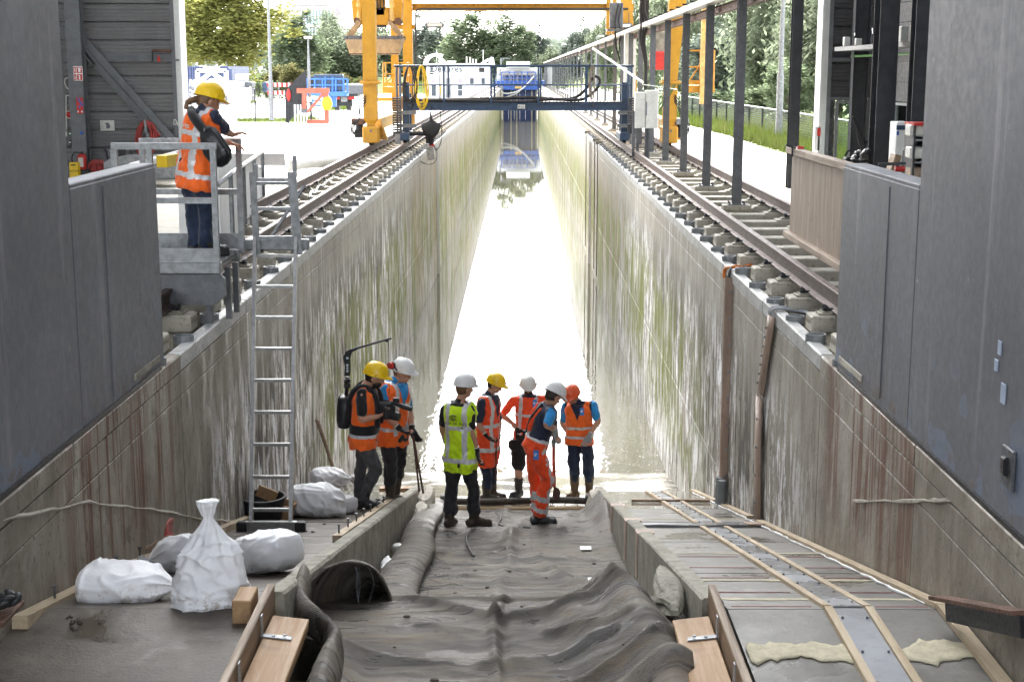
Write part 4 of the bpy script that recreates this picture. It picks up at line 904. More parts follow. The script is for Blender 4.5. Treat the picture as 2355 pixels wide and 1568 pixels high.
q = MB(); q.sect((-2.05, 13.1, zz(583)), (-2.09, 13.1, zz(392)), [(-.03, -.03), (.05, -.03), (.05, .06), (.042, .06), (.042, -.022), (-.03, -.022)], up=(0, 1, 0)); q.build('stile', M_GALV, hd)
q = MB()
for x, y0, y1 in ((-2.44, 400, 375), (-2.08, 392, 355)): q.bar((x, 13.14, zz(y0) - .05), (x, 13.14, zz(y1)), .035, .035, up=(0, 1, 0))
q.builds('stub_post', M_GALV, hd)
for y_ in (410, 477, 544):
    q = MB(); q.bar((-2.46, 13.1, zz(y_)), (-2.06, 13.1, zz(y_)), .04, .03)
    if y_ < 420: q.bar((-2.46, 13.13, zz(y_ + 9)), (-2.06, 13.13, zz(y_ + 9)), .04, .03)
    q.build('rung', M_GALV, hd)
q = MB(); q.bar((-2.36, 13.2, .62), (-2.08, 13.7, 1.1), .035, .012); q.build('brace', M_GALV_D, hd)

# ------------------------------------------------------------------ sandbags
def bag_mat():
    t = NT('woven_sack'); P = t.coord('Object'); n = t.noise(P, 7, 5, .65); g = t.noise(P, 14, 4, .75)
    b = t.mix(t.rng(n, .3, .7), (.76, .76, .78), (.85, .85, .86)); x, y, z = t.xyz('Object'); d = t.math('MULTIPLY', t.rng(g, .5, .62), t.rng(z, .2, .0)); b = t.mix(t.math('MULTIPLY', d, .8), b, (.22, .16, .1))
    t.set('Base Color', b); t.set('Roughness', .5); wv = t.noise(t.coord('Object', (1, 1, 8)), 60, 2, .5); cr = t.new('ShaderNodeTexNoise'); cr.noise_type = 'RIDGED_MULTIFRACTAL'; cr.inputs['Scale'].default_value = 7; cr.inputs['Detail'].default_value = 3; t.link(P, cr.inputs['Vector']); t.bump(t.math('ADD', t.math('MULTIPLY', cr.outputs[0], .45), t.math('MULTIPLY', wv, .3)), .5, .015); t.set('Sheen Weight', .2)
    t.set('Subsurface Weight', .0); return t.mat
M_BAG = bag_mat()
def folds(p, seed, amp, k=9):
    r = 1 - abs(noise.noise(V((p.x * k + p.z * 4, p.y * k, p.z * 5 + seed)))) * 2; r2 = 1 - abs(noise.noise(V((p.x * 5, p.y * 5 + p.z * 3, p.z * 14 + seed * 2)))) * 2
    return amp * (1.1 * max(0, r) ** 3 + .9 * max(0, r2) ** 3 + .5 * noise.noise(V((p.x * 3, p.y * 3, p.z * 6 + seed))) - .3)
def sag(label, base, prof, seed, rot=0.0, sy=.8, amp=.015, group='white sandbags'):
    """standing tied bag: profile of (height, half width)"""
    root = thing('sandbag', label, 'sandbag', tuple(base), group)
    q = MB(); rings = []; n = 84; g = random.Random(seed)
    prof = [V((h, w, 0)) for h, w in prof]; pr = spl(prof, 9)
    for p in pr:
        ring = []
        for i in range(n):
            a = 2 * pi * i / n; w = max(.006, p.y)
            pl_ = .1 * w * sin(a * 11 + seed + 2 * sin(p.x * 9)) * max(0, min(1, (p.x - .22) / .1)) if p.x > .2 else 0
            sq = (abs(cos(a)) ** 4 + abs(sin(a)) ** 4) ** -.25 if p.x < .2 else 1
            r = w * (1 + .25 * (sq - 1)) + pl_
            v = V((r * cos(a), r * sin(a) * sy, p.x)); v += V((cos(a), sin(a), 0)) * folds(v, seed, amp) * min(1, w * 9); v += V((0, 0, -.012 * sin(a * 6 + seed * 2) * (1 if p.x < .1 else 0)))
            v.z = max(v.z, 0.002); ring.append(Matrix.Rotation(rot, 3, 'Z') @ v + V(base))
        rings.append(ring)
    q.loft(rings); q.build('sack', M_BAG, root, smooth=True); return root
def lying(label, base, L, W, H, yaw, seed, tie=1, slope=0.0, tilt=0.0, neck=.22, frill=True, group='white sandbags'):
    """sack lying on its side with its tied neck at one end"""
    root = thing('sandbag', label, 'sandbag', tuple(base), group); q = MB(); n = 72; rings = []; M = Matrix.Rotation(yaw, 3, 'Z') @ Matrix.Rotation(tilt, 3, 'Y')
    st = [(-.5, .02), (-.485, .5), (-.44, .8), (-.3, .97), (-.1, 1.0), (.12, .96), (.28, .78), (.38, .48), (.45, .24), (.485, .14), (.5, .12), (.515, .16), (.56, .3), (.6, .36)] if frill else [(-.5, .02), (-.48, .6), (-.4, .85), (-.2, 1), (.1, 1), (.3, .9), (.42, .75), (.48, .5), (.5, .02)]
    pts = spl([V((a, b, 0)) for a, b in st], 9)
    for p in pts:
        ring = []; fl = max(0, (p.x - .46) / .14)
        for i in range(n):
            a = 2 * pi * i / n; c, s_ = cos(a), sin(a); e = .75
            u = math.copysign(abs(c) ** e, c) * W / 2 * p.y; h = math.copysign(abs(s_) ** e, s_) * H / 2 * p.y
            if p.x > .2: u *= 1 + .18 * sin(a * 8 + seed) * min(1, (p.x - .2) * 5); h *= 1 + .18 * cos(a * 7 + seed) * min(1, (p.x - .2) * 5)
            z = H / 2 * (1 if p.x < .2 else max(.6, 1 - (p.x - .2) * .9)) + h
            v = V((p.x * L + .02 * fl * sin(a * 5), u, z)); d = folds(v, seed, .017, 7) * p.y; v += V((0, c, s_)) * d
            v.z += .03 * noise.noise(V((v.x * 4, v.y * 4, seed))) * (1 if s_ > 0 else 0)
            v.z = max(.002, v.z); ring.append(M @ v + V(base) + V((0, 0, -slope * (M @ v).y)))
        rings.append(ring)
    q.loft(rings); q.build('sack', M_BAG, root, smooth=True); return root
p = on(476, 1400, deckz); p.y += .12; p.z = deckz(p.y) + .002
sag('upright white sandbag with a tied twisted neck, tallest in the group', p, [(0, .05), (.004, .19), (.03, .215), (.1, .2), (.18, .185), (.26, .165), (.32, .14), (.38, .105), (.44, .062), (.485, .03), (.51, .025), (.535, .035), (.575, .05), (.6, .055)], 3, .3, .7, .018)
p = on(282, 1383, deckz); p.y += .12; p.z = deckz(p.y)
lying('flat white sandbag lying left of the upright one, neck pointing to it', p, .56, .38, .2, .05, 5)
p = on(598, 1322, deckz); p.y += .16; p.z = deckz(p.y)
lying('plump white sandbag with a mud stain, right of the upright one', p, .5, .42, .27, 2.75, 8, slope=.24, frill=False, tilt=.12)
q = MB(); c = p + V((-.0, -.0, .27)); q.loft([[c + V((-.1 + .2 * k / 8, .02 * sin(k * 2), .0)) for k in range(9)], [c + V((-.09 + .2 * k / 8 - .03, .05, .045 + .015 * sin(k * 2.2))) for k in range(9)], [c + V((-.07 + .17 * k / 8, .1, .0)) for k in range(9)]], caps=False, closed=False)
p = on(398, 1318, deckz); p.y += .14; p.z = deckz(p.y)
lying('crumpled white sandbag in front of the red shovel blade', p, .4, .34, .24, 3.6, 11, slope=.24)
p = on(520, 1322, deckz); p.y += .25; p.z = deckz(p.y)
lying('half hidden white sandbag behind the upright one', p, .46, .36, .2, .5, 14, slope=.24, frill=False)
p = on(722, 1192, deckz); p.y += .2; p.z = deckz(p.y)
lying('large bulging white sandbag at the foot of the ladder', p, .58, .46, .34, .15, 17, slope=.24, frill=False, tilt=.05)
p = on(768, 1184, deckz); p.y += .25; p.z = deckz(p.y)
lying('small white sandbag leaning on the large one beside the boots', p, .4, .32, .2, 2.7, 19, slope=.24)
p = on(750, 1165, deckz); p.y += .45; p.z = deckz(p.y) + .2
lying('rumpled white sandbag on top at the back of the far pile', p, .46, .34, .22, .4, 23)
p = on(660, 1190, deckz); p.y += .3; p.z = deckz(p.y)
lying('flattened white sandbag tied off behind the ladder foot', p, .4, .3, .16, 3.4, 26, slope=.24)

# bucket, pot, shovel, timbers, handle
def bucket(name, label, c, r0, r1, h, m_, cat):
    q = MB(); n = 24; rg = [[(c[0] + r * cos(2 * pi * i / n), c[1] + r * sin(2 * pi * i / n), c[2] + z) for i in range(n)] for r, z in ((.01, .003), (r0, .003), (r1, h - .03), (r1 + .018, h - .028), (r1 + .018, h), (r1 - .008, h), (r0 - .01, .02), (.01, .018))]
    root = thing(name, label, cat, c); q.loft(rg); q.build('shell', m_, root, smooth=False); return root
p = on(598, 1200, deckz); p.y += .2; p.z = deckz(p.y)
bk = bucket('bucket', 'black plastic builder bucket behind the ladder foot', tuple(p), .17, .21, .25, M_BLACK, 'bucket')
q = MB(); q.cbox((p.x + .02, p.y + .1, p.z + .24), (.2, .03, .12), .005, Matrix.Rotation(.4, 3, 'Y')); tag(q.build('wood_offcut', M_ORANGEW), 'tan wood offcut sticking out of the black bucket', 'offcut')
p = on(643, 1198, deckz); p.y += .2; p.z = deckz(p.y)
bucket('plant_pot', 'tan plastic pot with a dark rim beside the black bucket', tuple(p), .1, .12, .17, M_ORANGEW, 'pot')
sh = thing('shovel', 'muddy shovel with a red blade leaning on the left wall behind the sandbags', 'shovel', (-2.4, 9.4, -1.1))
a, b_, c = on(318, 1290, deckz) + V((0, 0, .06)), aX(388, 1235, -2.5), aX(440, 1192, -2.56)
q = MB(); q.cyl(a, b_, .018, n=8); q.cyl(a + V((-.05, 0, .02)), a + V((.03, 0, -.07)), .022, n=8); q.build('handle', M_BATTEN, sh)
q = MB(); t = (c - b_).normalized(); s = t.cross(V((1, -.4, .3))).normalized(); nn = t.cross(s)
q.loft([[b_ + t * L_ + s * (w * (k / 6 - .5)) + nn * (.03 * (1 - (2 * (k / 6) - 1) ** 2)) for k in range(7)] for L_, w in ((0, .05), (.04, .16), (.1, .21), (.2, .22), (.29, .2), (.31, .16))], caps=False, closed=False); o = q.build('blade', mat('muddy_red', (.42, .06, .06), .55, var=.3, sc=9, c2=(.17, .12, .08), edge=1.2), sh, smooth=True); o.modifiers.new('thick', 'SOLIDIFY').thickness = .006
def screws(pts, root, h=.07):
    for pt in pts:
        q = MB(); q.cyl(pt, V(pt) + V((0, 0, h)), .007, n=6); q.cyl(V(pt) + V((0, 0, h)), V(pt) + V((0, 0, h + .012)), .013, n=6); q.build('screw', M_GALV_D, root)
tb = thing('edge_batten', 'pale pine batten with upright screws along the left wall', 'batten', (-2.6, 8, deckz(8)))
A1 = V((-2.63, 7.0, -.64)); B1 = V((-2.63, 9.0, deckz(9.0) + .03))
C1 = V((-2.63, 7.6, deckz(7.6) + .03))
q = MB(); q.bar(A1 + V((.02, 0, 0)), V((-2.6, 9.0, deckz(9.0) + .035)), .085, .07); q.build('length', M_PINE, tb)
q = MB(); q.bar((-2.61, 9.03, deckz(9.03) + .03), (-2.61, 10.4, deckz(10.4) + .03), .08, .06); q.build('length', M_PINE, tb)
q = MB(); q.bar((-2.61, 10.43, deckz(10.43) + .03), (-2.61, 13.5, deckz(13.5) + .03), .08, .06); q.build('length', M_PINE, tb)
screws([(-2.61, yv, A1.z + .03 + (deckz(9) + .03 - A1.z) * (yv - 7) / 2) for yv in (7.55, 8.2, 8.75)] + [(-2.61, 9.3, deckz(9.3) + .06)], tb)
tb2 = thing('edge_batten', 'pine batten with a row of screws along the left trench wall', 'batten', (-1.48, 13, deckz(13)))
for a, c in ((10.9, 13.6), (13.62, 16.4)):
    q = MB(); q.bar((-1.47, a, deckz(a) + .045), (-1.47, c, deckz(c) + .045), .075, .06); q.build('length', M_PINE, tb2)
screws([(-1.48, yv, deckz(yv) + .07) for yv in (11.1, 11.7, 12.3, 12.9, 13.5, 14.1, 14.8, 15.5, 16.2)], tb2)
a, b_ = aX(729, 966, -2.6), on(765, 1128, deckz)
q = MB(); b_ = V((-2.45, b_.y, deckz(b_.y))); q.tube(spl([b_, b_.lerp(a, .3) + V((.03, 0, 0)), b_.lerp(a, .7) + V((.02, 0, 0)), a], 5), [.026] * 15 + [.03], 7); tag(q.build('wooden_pole', M_BATTEN, smooth=True), 'worn wooden tool handle leaning against the left flume wall', 'pole')
# timber boards closing the near ends of the trench walls
def end_boards(s):
    w = 'left' if s < 0 else 'right'
    xo = -1.37 if s < 0 else 1.05; root = thing('shuttering_board', 'weathered plywood shuttering board at the near end of the %s trench wall' % w, 'board', (xo, 6.8, -1.1))
    q = MB(); q.cbox((xo, 6.3, -.84), (.04, 2.24, .5), .004); q.build('plywood_sheet', M_PLY, root)
    q = MB(); q.cbox((xo + s * .0, 6.3, -.585), (.044, 2.24, .012), .004); q.build('sheet_edge', M_PLYE, root)
    xi = xo - s * .03
    pk = thing('support_plank', 'thick tan timber plank bolted inside the %s shuttering board' % w, 'plank', (xi - s * .1, 6.5, -.9))
    q = MB(); c = V((xi - s * .1, 6.2, -.74)); q.cbox(tuple(c), (.2, 2.1, .07), .006, Matrix.Rotation(s * -.12, 3, 'Y')); q.build('plank', M_ORANGEW, pk)
    for yv in (6.35, 6.95):
        q = MB(); q.box((xi - s * .075, yv, -.695), (.16, .04, .006), Matrix.Rotation(s * -.12, 3, 'Y')); q.box((xi - s * .004, yv, -.64), (.006, .04, .13)); q.cyl((xi - s * .12, yv, -.69), (xi - s * .12, yv, -.682), .01, n=6); q.cyl((xi - s * .06, yv, -.693), (xi - s * .06, yv, -.685), .01, n=6)
        q.build('angle_bracket', M_GALV, pk)
end_boards(-1); end_boards(1)
q = MB(); q.cbox((-1.47, 7.2, -.62), (.1, .22, .13), .006); tag(q.build('wood_block', M_ORANGEW), 'tan wooden block beside the end of the left trench wall', 'block')
# black strapped gear and steel plate at the left frame edge
q = MB(); p = aX(12, 1395, -2.5)
for k in range(9): q.ell((p.x + rnd.uniform(-.06, .05), p.y + rnd.uniform(-.06, .06), p.z + rnd.uniform(-.01, .06)), (rnd.uniform(.03, .06), rnd.uniform(.03, .05), rnd.uniform(.015, .03)), 8, 5, Euler((rnd.uniform(-1, 1), rnd.uniform(-1, 1), 0)).to_matrix())
tag(q.build('tool_bag', M_BLACK, smooth=True), 'black crumpled gear lying at the far left by the wall', 'gear')
q = MB(); q.cbox((p.x - .06, p.y + .0, p.z - .035), (.2, .3, .025), .004); tag(q.build('steel_plate', M_RUST), 'dark steel plate under the black gear at the far left', 'plate')
# crumbs of mud on the left deck
q = MB()
for (x, y, r) in ((175, 1432, .022), (172, 1447, .016), (228, 1432, .01), (162, 1420, .012), (745, 1205, .016), (705, 1222, .01), (720, 1224, .012), (400, 1230, .01), (560, 1330, .012), (870, 1150, .02)):
    p = on(x, y, deckz)
    for k in range(3): q.ell((p.x + rnd.uniform(-r, r), p.y + rnd.uniform(-r, r), p.z + r * .3), (r * rnd.uniform(.6, 1.1), r, r * .55), 7, 4)
tag(q.build('mud_clods', mat('dark_mud', (.045, .032, .022), .8, var=.3)), 'scattered dark mud clods on the left deck', 'mud', kind='stuff')

# ------------------------------------------------------------------ hall corner left: signs and gear
YW = YE - .62
def sign_card(name, label, cat, x0, y0, x1, y1, Y, m_, th=.012):
    a, b_ = aY(x0, y0, Y), aY(x1, y1, Y); root = thing(name, label, cat, ((a.x + b_.x) / 2, Y, b_.z)); q = MB(); q.cbox(((a.x + b_.x) / 2, Y, (a.z + b_.z) / 2), (abs(b_.x - a.x), th, abs(a.z - b_.z)), .003); q.build('board', m_, root); return root, a, b_
fs, a, b_ = sign_card('fire_sign', 'red and white fire extinguisher sign on the grey hall column', 'sign', 168, 153, 191, 186, YW, M_WHITE)
w, h = b_.x - a.x, a.z - b_.z
for cx_, cz_, ww, hh in ((.17, .26, .24, .42), (.66, .26, .56, .42), (.17, .76, .24, .4), (.66, .76, .56, .4)):
    q = MB(); q.box((a.x + w * cx_, YW - .008, a.z - h * cz_), (w * ww, .004, h * hh)); q.build('red_field', M_RED, fs)
q = MB()
q.box((a.x + w * .66, YW - .012, a.z - h * .8), (w * .16, .004, h * .24)); q.box((a.x + w * .62, YW - .012, a.z - h * .64), (w * .22, .004, h * .05)); q.add([(a.x + w * .5, YW - .012, a.z - h * .1), (a.x + w * .84, YW - .012, a.z - h * .1), (a.x + w * .78, YW - .012, a.z - h * .42), (a.x + w * .56, YW - .012, a.z - h * .42)], [(0, 1, 2, 3)])
q.box((a.x + w * .17, YW - .012, a.z - h * .78), (w * .08, .004, h * .24)); q.box((a.x + w * .17, YW - .012, a.z - h * .26), (w * .08, .004, h * .26)); tag(q.build('pictogram', M_WHITE, fs), kind='stuff')
ps_, a, b_ = sign_card('red_notice', 'red notice with blue stripes on the grey hall column', 'notice', 175, 225, 192, 262, YW, M_RED)
w, h = b_.x - a.x, a.z - b_.z
q = MB(); q.bar((a.x + w * .3, YW - .008, a.z - h * .06), (a.x + w * .95, YW - .008, a.z - h * .5), .004, w * .28, up=(1, 0, 1)); q.add([(a.x + w * .3, YW - .009, a.z - h * .48), (a.x + w * .68, YW - .009, a.z - h * .48), (a.x + w * .42, YW - .009, a.z - h * .72)], [(0, 1, 2)]); q.build('blue_mark', M_BLUE, ps_)
q = MB(); q.box((a.x + w * .2, YW - .008, a.z - h * .87), (w * .22, .004, h * .1)); q.box((a.x + w * .8, YW - .008, a.z - h * .87), (w * .25, .004, h * .1)); q.build('white_mark', M_WHITE, ps_)
pl_, a, b_ = sign_card('evacuation_plan', 'white evacuation plan board on the ribbed left wall', 'plan', 230, 277, 264, 301, YE - .03, M_OFFW)
w, h = b_.x - a.x, a.z - b_.z
q = MB(); q.add([(a.x + w * u, YE - .04, a.z - h * v) for u, v in ((.3, .28), (.42, .28), (.42, .22), (.55, .22), (.55, .26), (.64, .26), (.64, .4), (.7, .42), (.7, .68), (.64, .72), (.64, .8), (.42, .8), (.42, .36), (.3, .34))], [tuple(range(14))]); q.build('plan_drawing', M_GALV_D, pl_)
q = MB()
for k in range(6): q.box((a.x + w * .16, YE - .04, a.z - h * (.12 + .13 * k)), (w * .16, .003, h * .025))
tag(q.build('plan_text', M_GALV_D, pl_), kind='stuff')
al = thing('alarm_beacon', 'round red alarm beacon on the wall beside the hall column', 'alarm', tuple(aY(161, 264, YE - .1)))
p = aY(161, 264, YE - .06); q = MB(); q.cyl(p, p + V((0, -.03, 0)), .085, n=16); q.build('beacon_base', M_OFFW, al); q = MB(); q.ell(p + V((0, -.04, 0)), (.065, .06, .065), 12, 8); q.build('beacon_lens', M_RED, al)
for (x0, y0, x1, y1, m_, lab) in ((158, 303, 166, 312, mat('green_box', (.03, .14, .07), .5), 'small green call point beside the red one'), (167, 303, 175, 312, M_RED, 'small red call point beside the green one'), (184, 303, 190, 309, M_BLUE, 'small blue switch on the hall column'), (151, 303, 155, 314, M_OFFW, 'narrow white switch at the left end of the call points'), (160, 322, 164, 333, M_BLACK, 'small black bracket on the wall below the call points'), (166, 172, 176, 182, M_OFFW, 'pale junction box on the wall behind the fire sign')):
    r_, a, b_ = sign_card('call_point' if 'point' in lab else 'switch_box', lab, 'switch', x0, y0, x1, y1, YE - .06 if x0 < 180 else YW, m_, .06)
    if 'point' in lab: q = MB(); q.box(((a.x + b_.x) / 2, YE - .092, (a.z + b_.z) / 2), (.04, .004, .03)); q.build('press_plate', M_WHITE, r_)
fx = thing('fire_extinguisher', 'red fire extinguisher with a black hose at the foot of the hall column', 'extinguisher', tuple(aY(190, 394, YE - .75)))
p0, p1 = aY(190, 394, YE - .75), aY(190, 352, YE - .75); hh = p1.z - p0.z
q = MB(); q.loft([[(p0.x + r * cos(2 * pi * i / 14), p0.y + r * sin(2 * pi * i / 14), p0.z + hh * z) for i in range(14)] for r, z in ((.08, .1), (.09, .12), (.09, .8), (.07, .9), (.03, .95))]); q.build('cylinder', M_RED, fx, smooth=True)
q = MB(); q.cyl(p0, p0 + V((0, 0, hh * .12)), .09, n=14); q.build('base_ring', M_BLACK, fx)
q = MB(); q.box((p0.x, p0.y - .088, p0.z + hh * .5), (.1, .008, hh * .5)); q.build('label_plate', M_OFFW, fx)
q = MB(); q.cbox((p0.x, p0.y, p0.z + hh * .97), (.06, .04, .05), .01); q.bar((p0.x - .04, p0.y, p0.z + hh * 1.03), (p0.x + .05, p0.y, p0.z + hh * 1.06), .02, .015); q.build('valve_handle', M_BLKMET, fx)
q = MB(); q.tube(spl([(p0.x - .02, p0.y - .03, p0.z + hh), (p0.x - .13, p0.y - .05, p0.z + hh * 1.03), (p0.x - .19, p0.y - .05, p0.z + hh * .75), (p0.x - .17, p0.y - .05, p0.z + hh * .45), (p0.x - .1, p0.y - .06, p0.z + hh * .1)]), .014, 6); q.build('hose', M_BLACK, fx, smooth=True)
cs = thing('caution_stand', 'yellow caution floor stand beside the fire extinguisher', 'caution sign', tuple(aY(170, 404, YE - 1.0)))
a, b_ = aY(159, 374, YE - 1.0), aY(181, 415, YE - 1.0)
q = MB(); q.box(((a.x + b_.x) / 2, YE - 1.0, (a.z + b_.z) / 2), (b_.x - a.x, .02, a.z - b_.z), Matrix.Rotation(-.12, 3, 'X')); q.box(((a.x + b_.x) / 2, YE - .86, (a.z + b_.z) / 2), (b_.x - a.x, .02, a.z - b_.z), Matrix.Rotation(.12, 3, 'X')); q.build('stand_board', M_YLW, cs)
text('CAUTION', .048, ((a.x + b_.x) / 2, YE - 1.02, (a.z + b_.z) / 2 + .01), (pi / 2 - .12, 0, 0), M_BLACK, cs)
q = MB(); q.box(((a.x + b_.x) / 2, YE - 1.035, a.z - .05), (.1, .01, .025)); q.build('carry_slot', M_BLACK, cs)
M_HOSE = mat('red_rubber_hose', (.3, .035, .03), .5, var=.25, sc=9, bump=.05)
rl = thing('hose_reel', 'red hose reel on a black tubular cart by the left wall', 'hose reel', tuple(aY(228, 400, YE - .9)))
c = aY(230, 385, YE - .9); q = MB()
for k in range(8):
    r = .11 + .012 * (k % 3); q.tube([(c.x - .14 + k * .04, c.y + r * cos(2 * pi * i / 16), c.z - .02 + r * sin(2 * pi * i / 16)) for i in range(16)], .02, 5, closed=True)
for k in range(5): q.tube(spl([(c.x - .2, c.y - .1, c.z - .02 + .01 * k), (c.x - .1, c.y - .16, c.z + .09 + .012 * k), (c.x + .12, c.y - .16, c.z + .09 + .008 * k), (c.x + .22, c.y - .1, c.z - .04 - .01 * k)]), .018, 5)
q.build('wound_hose', M_HOSE, rl, smooth=True)
q = MB(); q.tube(spl([aY(208, 385, YE - .7), aY(204, 345, YE - .7), aY(212, 340, YE - .7), aY(235, 340, YE - .7), aY(243, 346, YE - .7), aY(248, 370, YE - .7)]), .02, 6); q.build('cart_handle', M_BLKMET, rl, smooth=True)
hcl = thing('hanging_hose', 'long red hose coiled on a wall hook by the diagonal brace', 'hose', tuple(aY(335, 315, YE - .35)))
q = MB(); g = random.Random(4)
for k in range(9):
    cx_, wd, hh_ = 335 + g.uniform(-5, 5), g.uniform(18, 30), g.uniform(28, 42); zc = 281 + hh_ + g.uniform(-3, 3)
    q.tube([aY(cx_ + wd * cos(2 * pi * i / 22) * .8, zc + hh_ * sin(2 * pi * i / 22), YE - .4 + .012 * k) for i in range(22)], .022, 6, closed=True)
q.tube(spl([aY(350, 285, YE - .4), aY(358, 300, YE - .4), aY(368, 312, YE - .4)]), .02, 6); q.build('coil', M_HOSE, hcl, smooth=True)
q = MB(); q.bar(aY(333, 276, YE - .42), aY(336, 306, YE - .42), .05, .02, up=(0, 1, 0)); q.cyl(aY(338, 308, YE - .46), aY(340, 320, YE - .46), .03, .012, n=8); q.build('wall_hook', M_GALV, hcl)
pw = thing('pressure_washer', 'black and grey pressure washer beside the hose reel', 'pressure washer', tuple(aY(285, 395, YE - 1.0)))
p = aY(284, 375, YE - 1.0); q = MB(); q.cbox(tuple(p), (.34, .3, .3), .04); q.cbox((p.x - .05, p.y, p.z + .2), (.18, .2, .18), .04); q.build('pump_body', M_BLKMET, pw)
q = MB(); q.cyl((p.x - .2, p.y - .16, p.z - .02), (p.x - .2, p.y - .1, p.z - .02), .09, n=14); q.build('yellow_wheel', M_YLW, pw)
q = MB(); q.tube(spl([aY(270, 352, YE - .9), aY(264, 338, YE - .9), aY(270, 334, YE - .9), aY(288, 334, YE - .9), aY(298, 340, YE - .9), aY(303, 358, YE - .9)]), .02, 6); q.build('push_handle', M_BLKMET, pw, smooth=True)
q = MB(); q.box((p.x + .05, p.y - .155, p.z + .0), (.12, .006, .07)); q.build('rating_plate', M_OFFW, pw)
q = MB(); a = aY(335, 372, YE - 2.0); q.loft([[(a.x + sx * .7 * k, YE - 2 + sy * .4, a.z + z) for sx, sy in ((-1, -1), (1, -1), (1, 1), (-1, 1))] for k, z in ((1, -.3), (1.02, 0), (.9, .06), (.6, .12))]); tag(q.build('covered_bin', M_GALV), 'low grey covered bin in the hall corner behind the platform', 'bin')
# clamps on the wall rail, conduit
q = MB(); p = aY(640, 200, YE - .2); a, b_ = aY(590 / 1, 197, YE - .15), aY(640, 197, YE - .15)
q = MB(); a, b_ = aY(350, 118, YE - .25), aY(394, 116, YE - .25); q.cbox(tuple((a + b_) / 2), (b_.x - a.x, .1, .05), .01); tag(q.build('shelf_bracket', M_RUST), 'short rusty shelf bracket high on the left cladding', 'bracket')
for i, (x, y0, y1) in enumerate(((351, 120, 142), (365, 128, 142))):
    q = MB(); q.bar(aY(x, y0, YE - .27), aY(x, y1, YE - .27), .03, .03, up=(0, 1, 0)); 
    if i: q.cyl(aY(x, y1 - 8, YE - .29), aY(x, y1, YE - .29), .03, n=8)
    tag(q.build('clamp', M_RED if i else M_BLKMET), ['black screw clamp hanging under the rusty bracket', 'red handled screw clamp hanging under the rusty bracket'][i], 'clamp')
cablebundle('wall_conduit', 'pale conduit running down the left wall to the call points', [aY(x, y, YE - .04) for x, y in ((173, 220), (155, 220), (152, 224), (152, 250), (153, 300))], .016, M_OFFW, 5, 'conduit')
cablebundle('wall_cable', 'pale looped cable beside the junction box on the left wall', [aY(x, y, YE - .06) for x, y in ((166, 178), (150, 182), (150, 196), (158, 205), (165, 196), (167, 184))], .014, M_OFFW, 5)
# white skip with tube rails and white pipes beyond the platform
sk = thing('white_container', 'white open container with a tubular guard rail beyond the platform', 'container', (-4.9, 19.0, -.05))
def w2(x, y, Y=18.5): return aY(x, y, Y)
q = MB(); A_, B_ = w2(505, 445, 17.0), w2(601, 362, 21.5)
q.add([(A_.x, A_.y, 0), (B_.x, B_.y, 0), (B_.x, B_.y, B_.z - .15), (A_.x, A_.y, A_.z + .5), (A_.x - .5, A_.y, 0), (B_.x - .5, B_.y, 0), (B_.x - .5, B_.y, B_.z - .15), (A_.x - .5, A_.y, A_.z + .5)], [(0, 1, 2, 3), (4, 5, 6, 7), (0, 1, 5, 4), (1, 2, 6, 5), (0, 3, 7, 4), (3, 2, 6, 7)]); q.build('side_sheet', M_WHITE, sk)
q = MB(); r0, r1 = w2(530, 400, 17.2) , w2(603, 350, 21.5)
q.tube([w2(500, 425, 16.8), r0 + V((0, 0, 0)), r1], .03, 6); q.tube([w2(470, 470, 16.8), w2(600, 385, 21.5)], .025, 6)
for t in (0, .35, .7, 1.0): p = r0.lerp(r1, t); q.cyl((p.x, p.y, .2), p, .028, n=6)
q.build('guard_rail', M_GALV, sk)
for i, (pa, pb, r, m_, lab) in enumerate((((300, 384), (470, 338), .05, M_WHITE, 'white pipe lying across behind the left steel plate'), ((372, 372), (402, 366), .11, M_YLW, 'yellow square steel beam end beside the platform'))):
    a, b_ = aY(*pa, 19.5 if i == 0 else 16), aY(*pb, 21 if i == 0 else 16.3); q = MB()
    if i == 0: q.cyl(a, b_, r, n=10)
    else: q.bar(a, b_, .13, .13)
    tag(q.build('white_pipe' if i == 0 else 'yellow_beam', m_), lab, 'pipe' if i == 0 else 'beam')
# dust covered rolled sheet lying beside the left track
q = MB(); a, b_ = aZ(662, 381, .14), aZ(790, 368, .14); q.tube(spl([a, a.lerp(b_, .3) + V((0, .05, .02)), a.lerp(b_, .7), b_]), .14, 10); tag(q.build('rolled_sheet', M_OFFW, smooth=True), 'pale rolled tarpaulin lying beside the left track', 'roll')
cablebundle('track_cable', 'loose grey cable snaking over the left sleepers between the rails', [aZ(x, y, .2) for x, y in ((490, 530), (515, 522), (530, 510), (548, 500), (570, 490), (590, 480), (610, 472), (625, 470))], .022, M_PVC, 6)
cablebundle('track_cable', 'grey cable looping over the left sleepers farther along', [aZ(x, y, .22) for x, y in ((712, 455), (717, 440), (724, 446), (732, 430), (742, 428), (752, 418), (765, 410))], .02, M_PVC, 6)
